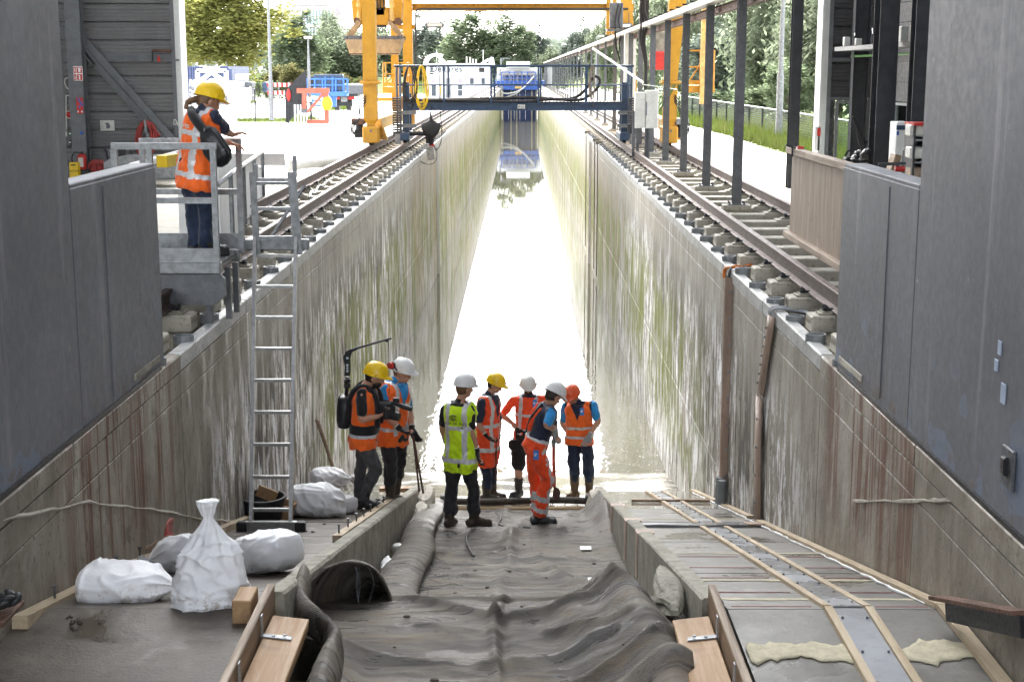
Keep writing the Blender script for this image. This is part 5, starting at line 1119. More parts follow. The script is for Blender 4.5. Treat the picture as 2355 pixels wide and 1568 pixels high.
# ------------------------------------------------------------------ right-hand deck: strips, foam bands, chalk lines
M_STRIP = wet('steel_strip', (.25, .26, .28), (.3, .31, .335), 1.1, .4, .64, .36, .05, dark=.88, wetrough=.14)
st = thing('instrument_strip', 'wet grey metal cover strip between pine battens on the right deck', 'strip', (1.75, 10, deckz(10)))
def strip_piece(name, x0, x1, y0, y1, lift, th, m_, root, n=1):
    q = MB(); q.slab(2, max(2, int((y1 - y0) * 2)), lambda u, v: (x0 + u * (x1 - x0), y0 + v * (y1 - y0), deckz(y0 + v * (y1 - y0)) + lift), th); return q.build(name, m_, root)
sx0, sx1 = 1.69, 1.86
for a, c in ((5.2, 7.3), (7.34, 8.2), (8.203, 10.0), (10.003, 12.5), (12.9, 15.0), (15.003, 18.1)):
    strip_piece('cover_plate', sx0, sx1, a, c, .012 + (.006 if 7.3 < a < 8 else 0), .02, M_STRIP, st)
    for x0, x1 in ((sx0 - .046, sx0 - .003), (sx1 + .003, sx1 + .046)): strip_piece('batten', x0, x1, a, c, .024, .03, M_PINE, st)
    q = MB()
    yv = a + .15
    while yv < c:
        for x in (sx0 + .02, sx1 - .02): q.cyl((x, yv, deckz(yv) + .012), (x, yv, deckz(yv) + .024), .007, n=6)
        yv += .45
    tag(q.build('plate_screw', M_GALV_D, st), kind='stuff')
q = MB(); q.slab(12, 2, lambda u, v: (1.14 + u * .95, 12.6 + v * .26, deckz(12.6 + v * .26) + .022 + .004 * sin(u * 9)), .02); tag(q.build('cross_strip', M_STRIP), 'grey cover strip lying crosswise over the right deck', 'strip')
q = MB(); q.slab(3, 2, lambda u, v: (2.1 + u * .2, 12.62 + v * .28, deckz(12.6 + v * .28) + .026), .02); tag(q.build('leather_flap', M_COPPER), 'brown flexible flap at the wall end of the crosswise strip', 'flap')
q = MB(); q.slab(8, 2, lambda u, v: (1.3 + u * .92, 16.0 + v * .04, deckz(16.0) + .035), .03); tag(q.build('cross_batten', M_PLY), 'dark brown batten lying across the far right deck', 'batten')
eb = thing('wall_batten', 'pine edge batten along the foot of the right flume wall', 'batten', (2.29, 12, deckz(12)))
for a, c in ((5.2, 7.32), (7.34, 9.4), (9.41, 11.6), (11.61, 13.1), (13.6, 15.6), (16.0, 18.2)):
    strip_piece('length', 2.255, 2.325, a, c, .034, .03, M_PINE, eb)
q = MB()
yv = 7.5; pts = []
while yv < 18: pts.append((2.235 + rnd.uniform(-.012, .012), yv, deckz(yv) + .012)); yv += .12
q.tube(pts, [rnd.uniform(.003, .011) for _ in pts], 5); q.build('sealant_bead', M_WHITE, eb)
M_FOAM = mat('cream_sealing_foam', (.42, .38, .27), .8, var=.15, sc=14, c2=(.3, .26, .18), bump=.4, bsc=35)
M_CHALK = mat('red_chalk', (.3, .1, .1), .85, var=.25, sc=30)
def band(yv, x0, x1, w, seed, th=.0015):
    q = MB(); n = int((x1 - x0) * 40); 
    def fn(u, v):
        x = x0 + u * (x1 - x0); e = (.75 + .45 * noise.noise(V((x * 3.2, seed, 0))) + .5 * noise.noise(V((x * 11, seed, 3))) + .25 * noise.noise(V((x * 31, seed, 5)))) * w * min(1, .6 + 14 * u * (1 - u)); y = yv + .35 * w * noise.noise(V((x * 2.5, seed + 7, 1))) + (v - .5) * e * 1.5
        return (x, y, deckz(y) + .003 + th * (1 - (2 * v - 1) ** 4) * (1 + .3 * noise.noise(V((x * 9, v * 3, seed)))))
    q.slab(n, 6, fn, .004); return q
for i, (yv, w) in enumerate(((6.72, .2), (7.72, .07), (8.6, .07), (10.25, .05), (13.6, .06))):
    for j, (x0, x1) in enumerate(((1.14, 1.66), (1.92, 2.3))):
        tag(band(yv, x0, x1, w, i * 3 + j).build('foam_band', M_FOAM, smooth=True), '%s cream sealing foam band across the %s half of the right deck' % (['wide nearest', 'second nearest', 'third nearest', 'fourth nearest', 'farthest thin'][i], ['left', 'right'][j]), 'foam band', 'foam bands on the right deck')
for i, yv in enumerate((7.42, 8.02, 8.72, 9.3, 10.0)):
    for j, (x0, x1) in enumerate(((1.16, 1.6), (1.95, 2.24))):
        if i == 1 and j == 9: continue
        q = MB(); q.slab(16, 1, lambda u, v: (x0 + u * (x1 - x0), yv + (v - .5) * .009 * (.6 + .6 * abs(noise.noise(V((u * 9, i, j))))), deckz(yv) + .0045), .003)
        tag(q.build('chalk_line', M_CHALK), '%s red chalk line across the %s half of the right deck' % (['nearest', 'second', 'third', 'fourth', 'farthest'][i], ['left', 'right'][j]), 'chalk line', 'red chalk lines on the right deck')
# rusty beam jutting in at the lower right, pipes and covers on the right wall
rb = thing('steel_beam', 'rusty brown steel channel jutting in at the lower right beside the wall', 'beam', (2.3, 7, -.66))
q = MB(); q.bar((2.19, 7.1, -.53), (2.3, 6.2, -.26), .1, .02); q.build('top_flange', M_RUST, rb)
q = MB(); q.bar((2.22, 7.02, -.575), (2.31, 6.2, -.33), .02, .1); q.build('web', M_BLKMET, rb)
pc = thing('pipe_cover', 'long brown half round cover strip running down the right wall', 'cover', (2.3, 15.6, -1.3))
q = MB(); q.loft([[(XR - .075 * sin(a) * 1.1, 15.62 + .085 * cos(a), z) for a in [pi * i / 10 for i in range(11)]] for z in (-.05, -1.0, -2.45)], caps=False, closed=False); q.build('cover_half', M_COPPER, pc, smooth=True)
q = MB()
for k in range(8): q.cyl((XR - .02, 15.53, -.2 - k * .3), (XR - .03, 15.5, -.2 - k * .3), .014, n=6)
q.builds('cover_screw', M_GALV, pc)
wc = thing('wall_cover', 'brown flexible cover strip in two leaning pieces on the right wall', 'cover', (2.3, 13.2, -1))
def strip2(pts, w, root, nm):
    q = MB(); rings = []
    for y, z in pts: rings.append([(XR - .03 - .03 * (1 - (2 * k / 5 - 1) ** 2), y - w / 2 + w * k / 5, z) for k in range(6)])
    q.loft(rings, caps=False, closed=False); o = q.build(nm, M_COPPER, root, smooth=True); o.modifiers.new('thick', 'SOLIDIFY').thickness = .008; return o
strip2([(12.93, -.02), (12.98, -.14), (13.2, -.5), (13.38, -.86)], .3, wc, 'upper_piece'); strip2([(13.44, -.9), (13.4, -1.5), (13.3, -2.12)], .26, wc, 'lower_piece')
q = MB()
for k in range(7): q.cyl((XR - .06, 13.0 + .06 * k, -.15 - .1 * k), (XR - .075, 13.0 + .06 * k, -.15 - .1 * k), .012, n=6)
for k in range(4): q.cyl((XR - .06, 13.32, -1.1 - .28 * k), (XR - .075, 13.32, -1.1 - .28 * k), .012, n=6)
q.builds('cover_screw', M_GALV, wc)
for i, (dy, h) in enumerate(((0, .3), (.13, .33))):
    q = MB(); yv = 15.45 + dy; z = deckz(yv); q.cyl((2.27, yv, z), (2.27, yv, z + h), .055, n=14, caps=False); q.cyl((2.27, yv, z + h - .01), (2.27, yv, z + h), .05, .045, n=14); q.cyl((2.27, yv, z + h * .82), (2.27, yv, z + h * .9), .06, n=14)
    tag(q.build('upright_pipe', M_PVC), 'short dark grey pipe standing at the foot of the brown cover, %s one' % ('front', 'rear')[i], 'pipe', 'grey pipes by the brown cover')
q = MB(); q.tube(spl([aX(1665, 640, XR - .03), aX(1668, 618, XR - .02), V((XR + .02, 15.65, .06)), V((XR + .15, 15.75, .04)), V((RIN[1] - .1, 15.9, .05))]), .02, 7); tag(q.build('orange_cable', mat('orange_cable', (.7, .2, .02), .4), smooth=True), 'orange cable bending over the right wall edge', 'cable')
for k in range(2): cablebundle('black_cable', 'black cable beside the orange one over the right wall edge', [V((XR - .03, 15.62 - .03 * k, -.2)), V((XR - .03, 15.62 - .03 * k, .0)), V((XR + .04, 15.7, .05)), V((XR + .3, 15.7 + .04 * k, .03))], .014, M_BLACK, 6, group='black cables at the wall edge')
for k in range(4): cablebundle('grey_cable', 'grey cable of a bundle bending over the right wall edge', [V((XR - .035, 12.9 + .02 * k, -.16)), V((XR - .045, 12.88 + .03 * k, -.02)), V((XR + .0, 12.88 + .035 * k, .045)), V((XR + .2, 12.82 + .03 * k, .03 + .006 * k)), V((RIN[1] - .1, 12.7 + .03 * k, .03))], .011, M_PVC, 6, group='grey cable bundle at the wall edge')
# pale protective strips on the right trench wall
for i, yv in enumerate((11.6, 12.9, 14.9)):
    strip = MB(); rings = []
    for z in (.055, .02, -.15, -.34): rings.append([(TXR0 - .006 - .012 * (1 - (2 * k / 5 - 1) ** 2) - (.0 if z < .05 else 0), yv - .07 + .14 * k / 5, deckz(yv) + z) for k in range(6)])
    strip.loft(rings, caps=False, closed=False); o = strip.build('wall_strip', mat('pale_leather', (.55, .42, .35), .55, var=.12, sc=6)); o.modifiers.new('thick', 'SOLIDIFY').thickness = .006
    tag(o, '%s pale pink strip hanging down the right trench wall' % ('nearest', 'middle', 'farthest')[i], 'strip', 'pink strips on the right trench wall')
    q = MB(); q.slab(3, 2, lambda u, v: (TXR0 - .01 + u * .15, yv - .06 + v * .1, deckz(yv) + .056), .008); tag(q.build('wall_flap', M_COPPER), 'brown flap over the right trench wall above the %s pink strip' % ('nearest', 'middle', 'farthest')[i], 'flap')

# ------------------------------------------------------------------ geotextile in the trench
def geo_mat():
    t = NT('woven_geotextile'); P = t.coord('World'); tr = t.coord('World', (.7, 2.6, 1)); n = t.noise(tr, 1.5, 6, .68, .8); g = t.noise(t.coord('World', (.6, 2.2, 1), (3, 1, 2)), 2.6, 6, .72, .6); f = t.noise(P, 16, 6, .75); st = t.noise(t.coord('World', (.5, 6, 1), (1, 4, 0)), 2.5, 5, .7, .5)
    b = t.mix(t.rng(n, .36, .64), (.06, .051, .042), (.19, .165, .135)); b = t.mix(t.math('MULTIPLY', t.rng(g, .52, .64), .75), b, (.165, .122, .08)); b = t.mix(t.math('MULTIPLY', t.rng(st, .56, .66), .8), b, (.028, .024, .02)); b = t.mix(t.math('MULTIPLY', t.rng(f, .54, .7), .6), b, (.03, .026, .021))
    y = xyz_y(t); wetm = t.math('MAXIMUM', t.rng(t.noise(tr, 2.1, 4, .6, .8), .52, .6), t.math('MULTIPLY', t.rng(y, 13.5, 17), .8)); b = t.mix(wetm, b, t.mix(1.0, b, (.6, .6, .63), 'MULTIPLY'))
    t.set('Base Color', b); t.set('Roughness', t.math('ADD', t.math('MULTIPLY', t.math('SUBTRACT', 1.0, wetm), .42), .24)); t.set('Specular IOR Level', .42)
    h = None
    for dr, sc in (('X', 62), ('Y', 62), ('DIAGONAL', 34)):
        w = t.new('ShaderNodeTexWave'); w.inputs['Scale'].default_value = sc; w.inputs['Distortion'].default_value = 1.0; w.inputs['Detail'].default_value = 2; w.bands_direction = dr; t.link(P, w.inputs[0]); h = w.outputs[1] if h is None else t.math('ADD', h, w.outputs[1])
    t.bump(t.math('ADD', h, t.math('MULTIPLY', f, 3.5)), .55, .007); return t.mat
def xyz_y(t): return t.xyz()[1]
M_GEO = geo_mat()
def G(x, c, w): return math.exp(-((x - c) / w) ** 2)
def ss(a, b, x): t = min(1, max(0, (x - a) / (b - a))); return t * t * (3 - 2 * t)
def rg(x, y, s, p=5): return max(0, 1 - 2.2 * abs(noise.noise(V((x, y, s))))) ** p
def wr(x, y, s): return .014 * rg(x * .7 + y * .25, y * 1.6, s + 2, 8) + .012 * rg(x * 1.3 - y * .5, y * 3.2, s + 5, 6) + noise.noise(V((x * 1.0, y * 1.9, s))) * .016 + noise.noise(V((x * 2 + y * .5, y * 3.2, s + 3))) * .005 + .012 * (1 - abs(noise.noise(V((x * .9 + .3 * y, y * 1.7, s + 9))))) ** 9 + .002 * rg(x * 2.2 + y, y * 5.5, s + 12, 3)
def farmat(u, v):
    y = 8.6 + v * 9.4; x = -1.12 + u * 2.12; z = floorz(y) + .03 + wr(x, y, 1) * 1.2
    z += .03 * G(x, -.15 + .05 * sin(y), .06); z += (.02 + .26 * ss(14.0, 16.5, y)) * ss(.66, 1.0, x) ** 2 * (1 + .2 * noise.noise(V((y * 1.2, 0, 0)))) * ss(18.2, 17.2, y)
    # long creases
    for (xa, ya, xb, yb, h) in ((.15, 13.6, .75, 10.4, .05), (-.9, 9.6, -.35, 11.0, .07), (-.2, 14.0, .1, 16.6, .05), (.1, 12.0, .9, 11.6, .03), (-.8, 12.4, -.1, 12.1, .03), (-.2, 10.6, .6, 10.2, .03), (-.7, 14.8, .0, 14.5, .025), (.1, 15.6, .8, 15.1, .03)):
        a, b2 = V((xa, ya)), V((xb, yb)); d = b2 - a; t = max(0, min(1, (V((x, y)) - a).dot(d) / d.length_squared)); z += h * math.exp(-((V((x, y)) - a - d * t).length / .07) ** 2) * sin(pi * min(1, max(0, t * .96 + .02))) ** .5
    z -= .03 * ss(17.6, 18.0, y); return (x, y, z)
m = MB(); m.slab(64, 240, farmat, .01); mt = tag(m.build('geotextile', M_GEO, smooth=True), 'long wet grey woven geotextile lining the far part of the trench', 'geotextile')
# the rolled-up left edge
q = MB(); rings = []; N = 60
for i in range(N + 1):
    y = 9.15 + 8.85 * i / N; xc = -1.0 - .1 * ss(9, 17, y) + .02 * sin(y * 2); r = .17 - .04 * ss(12, 18, y); ring = []
    for k in range(18):
        a = pi * 1.12 - pi * 1.5 * k / 17; rr = r * (1 + .08 * noise.noise(V((k * .5, y * 1.5, 4)))); ring.append((xc + rr * 1.15 * cos(a) + (.0), y, floorz(y) + .03 + max(-.02, r * .5 + rr * .6 * sin(a)) + .012 * noise.noise(V((y * 6, k * .4, 1)))))
    rings.append(ring)
q.loft(rings, caps=False, closed=False); q.build('rolled_edge', M_GEO, mt, smooth=True)
q = MB()
for k in range(46):
    y = 9.2 + rnd.random() * 7.5; xc = -1.0 - .1 * ss(9, 17, y) + .17; z = floorz(y) + .06; q.tube([(xc - .05, y, z + .05), (xc + rnd.uniform(.0, .08), y + rnd.uniform(-.08, .08), z + rnd.uniform(0, .03)), (xc + rnd.uniform(.05, .2), y + rnd.uniform(-.15, .15), z - .02)], .003, 3)
tag(q.build('loose_threads', M_BLACK, mt), kind='stuff')
# near sheet, lying over it in big folds
def nearz(x, y):
    t = y - 6.0; base = -1.0 - .2 * ss(7.5, 9.4, y) - .2 * max(0, y - 8.5)
    z = base + wr(x, y, 21) * .7
    ridge = .56 + .2 * ss(8.9, 6.5, y)                                    # the hump on the right runs towards the camera
    z += (.29 - .02 * t) * G(x, ridge, .16 + .07 * ss(8.9, 6.4, y)) * ss(9.25, 8.7, y)
    z += .08 * G(x, ridge - .3, .12) * ss(8.8, 8.0, y) * ss(6.6, 7.4, y)
    z += .1 * ss(-.8, -1.02, x) * ss(7.7, 7.3, y)
    z += .03 * G(x, -.13 + .03 * sin(y * 3), .03) * ss(9, 8, y) - .02 * G(x, -.09, .03)
    for (xa, ya, xb, yb, h, w_) in ((-.75, 8.6, -.15, 8.05, .045, .03), (-.15, 8.05, .55, 8.25, .045, .035), (.2, 6.95, .95, 7.2, .05, .04), (-1.0, 7.45, -.4, 7.3, .025, .05), (-.9, 8.95, -.1, 8.75, .04, .03), (-.1, 8.75, .5, 8.9, .035, .03), (-.8, 6.95, -.2, 7.05, .02, .04), (-.6, 7.9, -.1, 7.75, .02, .04), (-.2, 7.3, .5, 7.45, .03, .05), (.15, 7.75, .6, 7.55, .035, .035), (.3, 8.6, .75, 8.0, .04, .04)):
        a, b2 = V((xa, ya)), V((xb, yb)); d = b2 - a; tt = max(0, min(1, (V((x, y)) - a).dot(d) / d.length_squared)); z += h * math.exp(-((V((x, y)) - a - d * tt).length / w_) ** 2)
    z += .10 * G(y, 6.62 + .05 * sin(x * 2.2) + .03 * x, .1)              # rolled front lip
    return z
def nearmat(u, v):
    y = 5.7 + v * 3.55; xl_ = -1.0 - .28 * ss(7.35, 7.7, y); xr_ = .86 + .13 * ss(7.3, 7.6, y); x = xl_ + u * (xr_ - xl_); yy = y + (.05 * ss(-.5, -1.1, x) - .1 * G(x, .1, .5)) * v
    return (x, yy, nearz(x, yy))
m = MB(); m.slab(130, 170, nearmat, .012); mt2 = tag(m.build('geotextile', M_GEO, smooth=True), 'nearest folded sheet of grey woven geotextile with a big hump on its right', 'geotextile')
q = MB()
for k in range(4):
    x = -.95 + rnd.uniform(-.06, .1); q.tube(spl([(x - .06, 8.3, nearz(x, 8.3) + .27), (x - .06 + rnd.uniform(-.03, .03), 8.31, nearz(x, 8.3) + .17), (x - .06 + rnd.uniform(-.05, .05), 8.29, nearz(x, 8.3) + .05)]), .0022, 4)
tag(q.build('frayed_cord', M_GALV_D, mt2), kind='stuff')
q = MB(); rings = []
for i in range(21):
    y = 6.2 + 2.0 * i / 20; r = .07 + .01 * sin(y * 4) + .025 * ss(6.9, 6.3, y); rings.append([(-1.0 - .3 * ss(7.25, 7.9, y) + r * (.8 - .35 * ss(7.6, 8.1, y)) * cos(2 * pi * k / 16) + .012 * sin(y * 5 + k * .3), y, -.88 + .02 * ss(7.4, 8.2, y) + r * 1.5 * sin(2 * pi * k / 16) + .01 * noise.noise(V((y * 5, k * .7, 0)))) for k in range(16)])
q.loft(rings); q.build('side_roll', M_GEO, mt2, smooth=True)
q = MB(); rings = []                                    # the left edge stands up and curls over like a breaking wave
for i in range(19):
    a = 1.12 * pi - 1.1 * pi * i / 18; row = []
    for j in range(13):
        v = j / 12; y0 = 7.95 + .75 * (i / 18) ** 1.2; y = y0 + (9.25 - y0) * v; r = .25 * max(.04, 1 - v ** 1.6) ; zb = nearz(-.9, y) - .02; row.append((-1.09 + .08 * v + r * cos(a) + .012 * noise.noise(V((i * .6, v * 3, 1))), y, zb + r * 1.25 * max(-.3, sin(a)) + .015 * noise.noise(V((i * .5, v * 4, 7)))))
    rings.append(row)
q.loft(rings, caps=False, closed=False); o = q.build('curled_edge', M_GEO, mt2, smooth=True); o.modifiers.new('thick', 'SOLIDIFY').thickness = .012
q = MB()
for k in range(30):
    x, y = rnd.uniform(-.9, .9), rnd.uniform(6.6, 16); z = (nearz(x, y) if y < 9 else farmat((x + 1.12) / 2.12, (y - 8.6) / 9.4)[2]); r = rnd.uniform(.006, .02); q.ell((x, y, z + r * .3), (r * 1.4, r, r * .6), 6, 4)
tag(q.build('mud_crumbs', MATS['dark_mud']), 'small crumbs of mud scattered on the geotextile', 'mud', kind='stuff')
def markers():
    for i, (x, y) in enumerate(((1367, 1337), (1347, 1263), (1326, 1378))):
        if i == 2: continue
        p = on(x, y, lambda Y: farmat(.8, min(1, max(0, (Y - 8.6) / 9.4)))[2]); z = farmat((p.x + 1.12) / 2.12, (p.y - 8.6) / 9.4)[2]
        r_ = thing('survey_marker', 'small white square survey marker on the geotextile, %s one' % ('nearer', 'farther')[i], 'marker', tuple(p), 'white survey markers')
        q = MB(); q.cbox((p.x, p.y, z + .02), (.115, .11, .006), .002); q.build('plate', M_WHITE, r_); q = MB(); q.cyl((p.x, p.y, z + .02), (p.x, p.y, z + .026), .01, n=8); q.build('pin', M_BLACK, r_)
markers()
cablebundle('strap', 'dark strap curling over the geotextile beside the brown boot', [on(x, y, lambda Y: floorz(Y) + .07) for x, y in ((1092, 1214), (1080, 1220), (1072, 1240), (1080, 1262), (1090, 1278))], .011, M_BLACK, 6, 'strap')
cablebundle('strap', 'thin dark strap running from the roller to the orange trousers', [on(x, y, lambda Y: floorz(Y) + .06) for x, y in ((1140, 1178), (1152, 1192), (1146, 1204), (1165, 1210), (1190, 1211), (1220, 1213))], .009, M_BLACK, 6, 'strap')
# roller, timber and concrete lumps at the far end of the trench
ry = 18.15; rz_ = floorz(ry) + .13
ro = thing('geotextile_roller', 'wet dark roller of geotextile across the far end of the trench', 'roller', (-.1, ry, rz_ - .1))
q = MB(); q.tube([(x, ry + .015 * sin(x * 4), rz_ + .01 * sin(x * 3)) for x in [-1.02 + k * .1 for k in range(20)]], .047, 12); q.build('roll', M_GEO, ro, smooth=True)
q = MB(); q.cyl((-1.06, ry, rz_), (-.98, ry, rz_), .09, n=12); q.cyl((.86, ry, rz_), (.98, ry, rz_), .085, n=12); q.builds('roll_end', M_BLACK, ro)
q = MB(); q.cbox((-.05, ry - .07, rz_ - .085), (1.85, .09, .05), .006); tag(q.build('bearing_timber', M_PINEX), 'pale timber lying under the dark roller', 'timber')
def rubble(label, c, s, seed, m_=None, name='concrete_lump', cat='concrete'):
    q = MB(); rings = []
    for i in range(9):
        a = -pi / 2 + pi * i / 8; ring = []
        for k in range(14):
            b2 = 2 * pi * k / 14; v = V((cos(a) ** .5 * cos(b2) if cos(a) > 0 else 0, cos(a) ** .5 * sin(b2) if cos(a) > 0 else 0, sin(a)))
            v *= 1 + .28 * noise.noise(v * 1.6 + V((seed, 0, 0))) + .1 * noise.noise(v * 5 + V((seed, 3, 0))); ring.append((c[0] + v.x * s[0], c[1] + v.y * s[1], c[2] + v.z * s[2]))
        rings.append(ring)
    q.loft(rings); return tag(q.build(name, m_ or M_CONC), label, cat)
rubble('rough pale concrete block left of the dark roller', (-1.2, 17.3, deckz(17.3) - .16), (.13, .5, .2), 3)
rubble('broken grey concrete lump at the left end of the roller', (-1.17, 16.2, floorz(16.2) + .1), (.1, .3, .12), 5)
rubble('sloping rough concrete block right of the dark roller', (.97, 17.6, deckz(17.6) - .2), (.12, .45, .22), 8)
rubble('broken slab of concrete behind the near right plank', (.9, 8.25, -.93), (.09, .38, .06), 11, M_CONC_D)
rubble('small white stone beside the rolled geotextile edge', (-1.22, 13.5, floorz(13.5) + .12), (.06, .09, .06), 14, M_OFFW, 'stone', 'stone')
rubble('pale crumpled plastic scrap beside the rolled geotextile edge', (-1.23, 12.4, floorz(12.4) + .12), (.05, .2, .06), 17, M_WHITE, 'plastic_scrap', 'plastic')
q = MB()
for k in range(140):
    x, y = rnd.gauss(.12, .22), rnd.gauss(18.45, .1); a = rnd.random() * 6; l = rnd.uniform(.02, .07); q.bar((x, y, floorz(y) + rnd.uniform(.01, .05)), (x + l * cos(a), y + l * sin(a) * .5, floorz(y) + rnd.uniform(.01, .06)), .012, .01)
tag(q.build('brown_debris', M_PLY), 'heap of brown fibrous debris behind the roller', 'debris', kind='stuff')
# pale plank ends over the water's edge
q = MB(); q.bar((-1.9, 18.45, deckz(18.3) - .02), (-1.35, 18.45, deckz(18.3) - .02), .12, .05); tag(q.build('edge_plank', M_ORANGEW), 'tan plank end at the water side of the left deck', 'plank')
# ------------------------------------------------------------------ vegetation
def leaf_mat(name, c, c2, c3, tl=.6):
    t = NT(name); P = t.coord('World'); n = t.noise(P, .35, 4, .6); f = t.noise(P, 1.9, 3, .6); oi = t.new('ShaderNodeObjectInfo')
    b = t.mix(t.rng(n, .35, .65), c, c2); b = t.mix(t.math('MULTIPLY', t.rng(f, .5, .65), .7), b, c3); b = t.mix(t.rng(oi.outputs['Random'], 0, 1, 0, .3, False), b, tuple(q * .6 for q in c))
    df = t.new('ShaderNodeBsdfDiffuse'); tr = t.new('ShaderNodeBsdfTranslucent'); mx = t.new('ShaderNodeMixShader'); mx.inputs[0].default_value = tl
    t.link(b, df.inputs[0]); t.link(b, tr.inputs[0]); t.link(df.outputs[0], mx.inputs[1]); t.link(tr.outputs[0], mx.inputs[2]); t.link(mx.outputs[0], t.n['Material Output'].inputs[0]); return t.mat
LF_PLANE = leaf_mat('plane_leaves', (.24, .26, .08), (.32, .31, .1), (.17, .2, .07), .5)
LF_WILLOW = leaf_mat('willow_leaves', (.17, .2, .13), (.24, .27, .19), (.12, .155, .1))
LF_POPLAR = leaf_mat('poplar_leaves', (.16, .21, .12), (.23, .27, .17), (.12, .16, .085))
LF_DARK = leaf_mat('dark_leaves', (.15, .18, .145), (.21, .24, .2), (.11, .14, .11))
LF_STRAW = leaf_mat('dry_shrub', (.15, .14, .06), (.11, .12, .05), (.18, .15, .085))
LF_GRASS = leaf_mat('verge_grass', (.11, .16, .03), (.14, .17, .05), (.17, .16, .07), .25)
M_BARK = mat('pale_bark', (.17, .15, .12), .85, var=.3, sc=2, c2=(.12, .1, .07), bump=.4, bsc=20, stretch=(1, 1, .4))
def crown_mesh(name, seed, rx, rz, z0, nclump, nleaf, size, lumpy=.35, droop=0.0, weep=1.0):
    g = random.Random(seed); vsn, fsn = [], []
    cl = []
    while len(cl) < nclump:
        d = V((g.gauss(0, 1), g.gauss(0, 1), g.gauss(0, 1))).normalized(); r = g.uniform(.35, 1.0) ** .6
        k = 1 + lumpy * noise.noise(d * 1.7 + V((seed, 0, 0))) * 1.6
        p = V((d.x * rx * r * k, d.y * rx * r * k, z0 + rz + d.z * rz * r * k))
        if p.z < z0 * .7: continue
        cl.append((p, g.uniform(.55, 1.25)))
    for p, s in cl:
        for _ in range(nleaf):
            o = V((g.gauss(0, 1) * .13 * rx * s, g.gauss(0, 1) * .13 * rx * s, g.gauss(0, .8) * .13 * rz * s * weep)); c = p + o; a, b = g.uniform(0, 2 * pi), g.uniform(-.9, .9)
            size_ = size * 1.3; u = V((cos(a), sin(a), g.uniform(-.3, .3) - droop)) * size_ * g.uniform(.6, 1.3); w = V((-sin(a) * cos(b), cos(a) * cos(b), sin(b))) * size_ * g.uniform(.35, .7)
            i = len(vsn); vsn += [c - u, c - w * .9, c + u, c + w]; fsn.append((i, i + 1, i + 2, i + 3))
    me = bpy.data.meshes.new(name); me.from_pydata([tuple(v) for v in vsn], [], fsn); return me, cl
def trunk_mesh(name, seed, h, r, cl, lean=(0, 0)):
    g = random.Random(seed); q = MB(); pts = [V((lean[0] * t * t + .12 * sin(t * 4 + seed), lean[1] * t * t, h * t)) for t in [i / 7 for i in range(8)]]
    q.tube(pts, [r * (1.25 if i == 0 else 1 - .09 * i) for i in range(8)], 8)
    for p, s in g.sample(cl, min(16, len(cl))):
        t = g.uniform(.45, .95); a = pts[int(t * 7)]; q.tube([a, a.lerp(p, .5) + V((0, 0, -.2)), p], [r * .32, r * .2, r * .06], 5)
    me = bpy.data.meshes.new(name); me.from_pydata(q.v, [], q.f); return me
def tree_kind(kind, seed, rx, rz, z0, nclump, nleaf, size, m_, r, lean=(0, 0), droop=0, lumpy=.35, weep=1.0):
    me, cl = crown_mesh('crown', seed, rx, rz, z0, nclump, nleaf, size, lumpy, droop, weep); me.materials.append(m_)
    tm = trunk_mesh('trunk', seed, z0 + rz * .9, r, cl, lean); tm.materials.append(M_BARK); return me, tm
TK = {
 'plane': tree_kind('plane', 2, 5.6, 4.6, 3.6, 190, 95, .23, LF_PLANE, .26, (.5, 0)),
 'poplar': tree_kind('poplar', 4, 3.4, 5.6, 1.2, 120, 85, .22, LF_POPLAR, .2),
 'willow': tree_kind('willow', 6, 5.2, 5.0, .6, 140, 85, .24, LF_WILLOW, .3, droop=.4, weep=1.6),
 'willow2': tree_kind('willow', 16, 5.0, 6.2, .4, 150, 85, .2, LF_WILLOW, .3, droop=.7, weep=2.0),
 'dark': tree_kind('dark', 9, 4.6, 5.2, .8, 120, 85, .24, LF_DARK, .26),
 'shrub': tree_kind('shrub', 11, 2.0, 1.5, .05, 60, 70, .13, LF_STRAW, .06, lumpy=.5, weep=1.6),
 'bush': tree_kind('bush', 13, 2.2, 1.7, .05, 60, 75, .13, LF_POPLAR, .07, lumpy=.5),
}
def tree(kind, x, y, z, s, rot, label, cat, group, sx=1.0, sz=1.0):
    nm = {'plane': 'plane_tree', 'poplar': 'poplar_tree', 'willow': 'willow_tree', 'willow2': 'willow_tree', 'dark': 'dark_tree', 'shrub': 'shrub', 'bush': 'shrub'}[kind]
    root = thing(nm, label, cat, (x, y, z), group); root.rotation_euler = (0, 0, rot); root.scale = (s * sx, s * sx, s * sz)
    share('crown', TK[kind][0], root); share('trunk', TK[kind][1], root); return root
def gy(x, Y, ztop): pass
def tree_px(kind, pxc, ytop, Y, wpx, label, group, cat='tree', zb=None, rot=None, h0=None):
    p = aY(pxc, 165, Y); top = aY(pxc, ytop, Y).z; z = gz(p.x, Y) if zb is None else zb
    base_w = {'plane': 11.2, 'poplar': 6.8, 'willow': 10.4, 'willow2': 10.0, 'dark': 9.2, 'shrub': 4.0, 'bush': 4.4}[kind]
    base_h = {'plane': 12.8, 'poplar': 12.4, 'willow': 10.6, 'willow2': 12.8, 'dark': 11.2, 'shrub': 3.05, 'bush': 3.45}[kind]
    h = (top - z) / base_h; w = wpx * Y / FPX / base_w
    return tree(kind, p.x, Y, z, 1, rnd.uniform(0, 6.28) if rot is None else rot, label, cat, group, w, h)
GB = 'trees beyond the yard'
tree_px('plane', 527, -62, 170, 235, 'broad yellow-green plane tree with a pale trunk beside the left doorway', GB, rot=.4)
tree_px('plane', 430, -95, 182, 190, 'yellow-green plane tree partly behind the white door jamb', GB, rot=2.4)
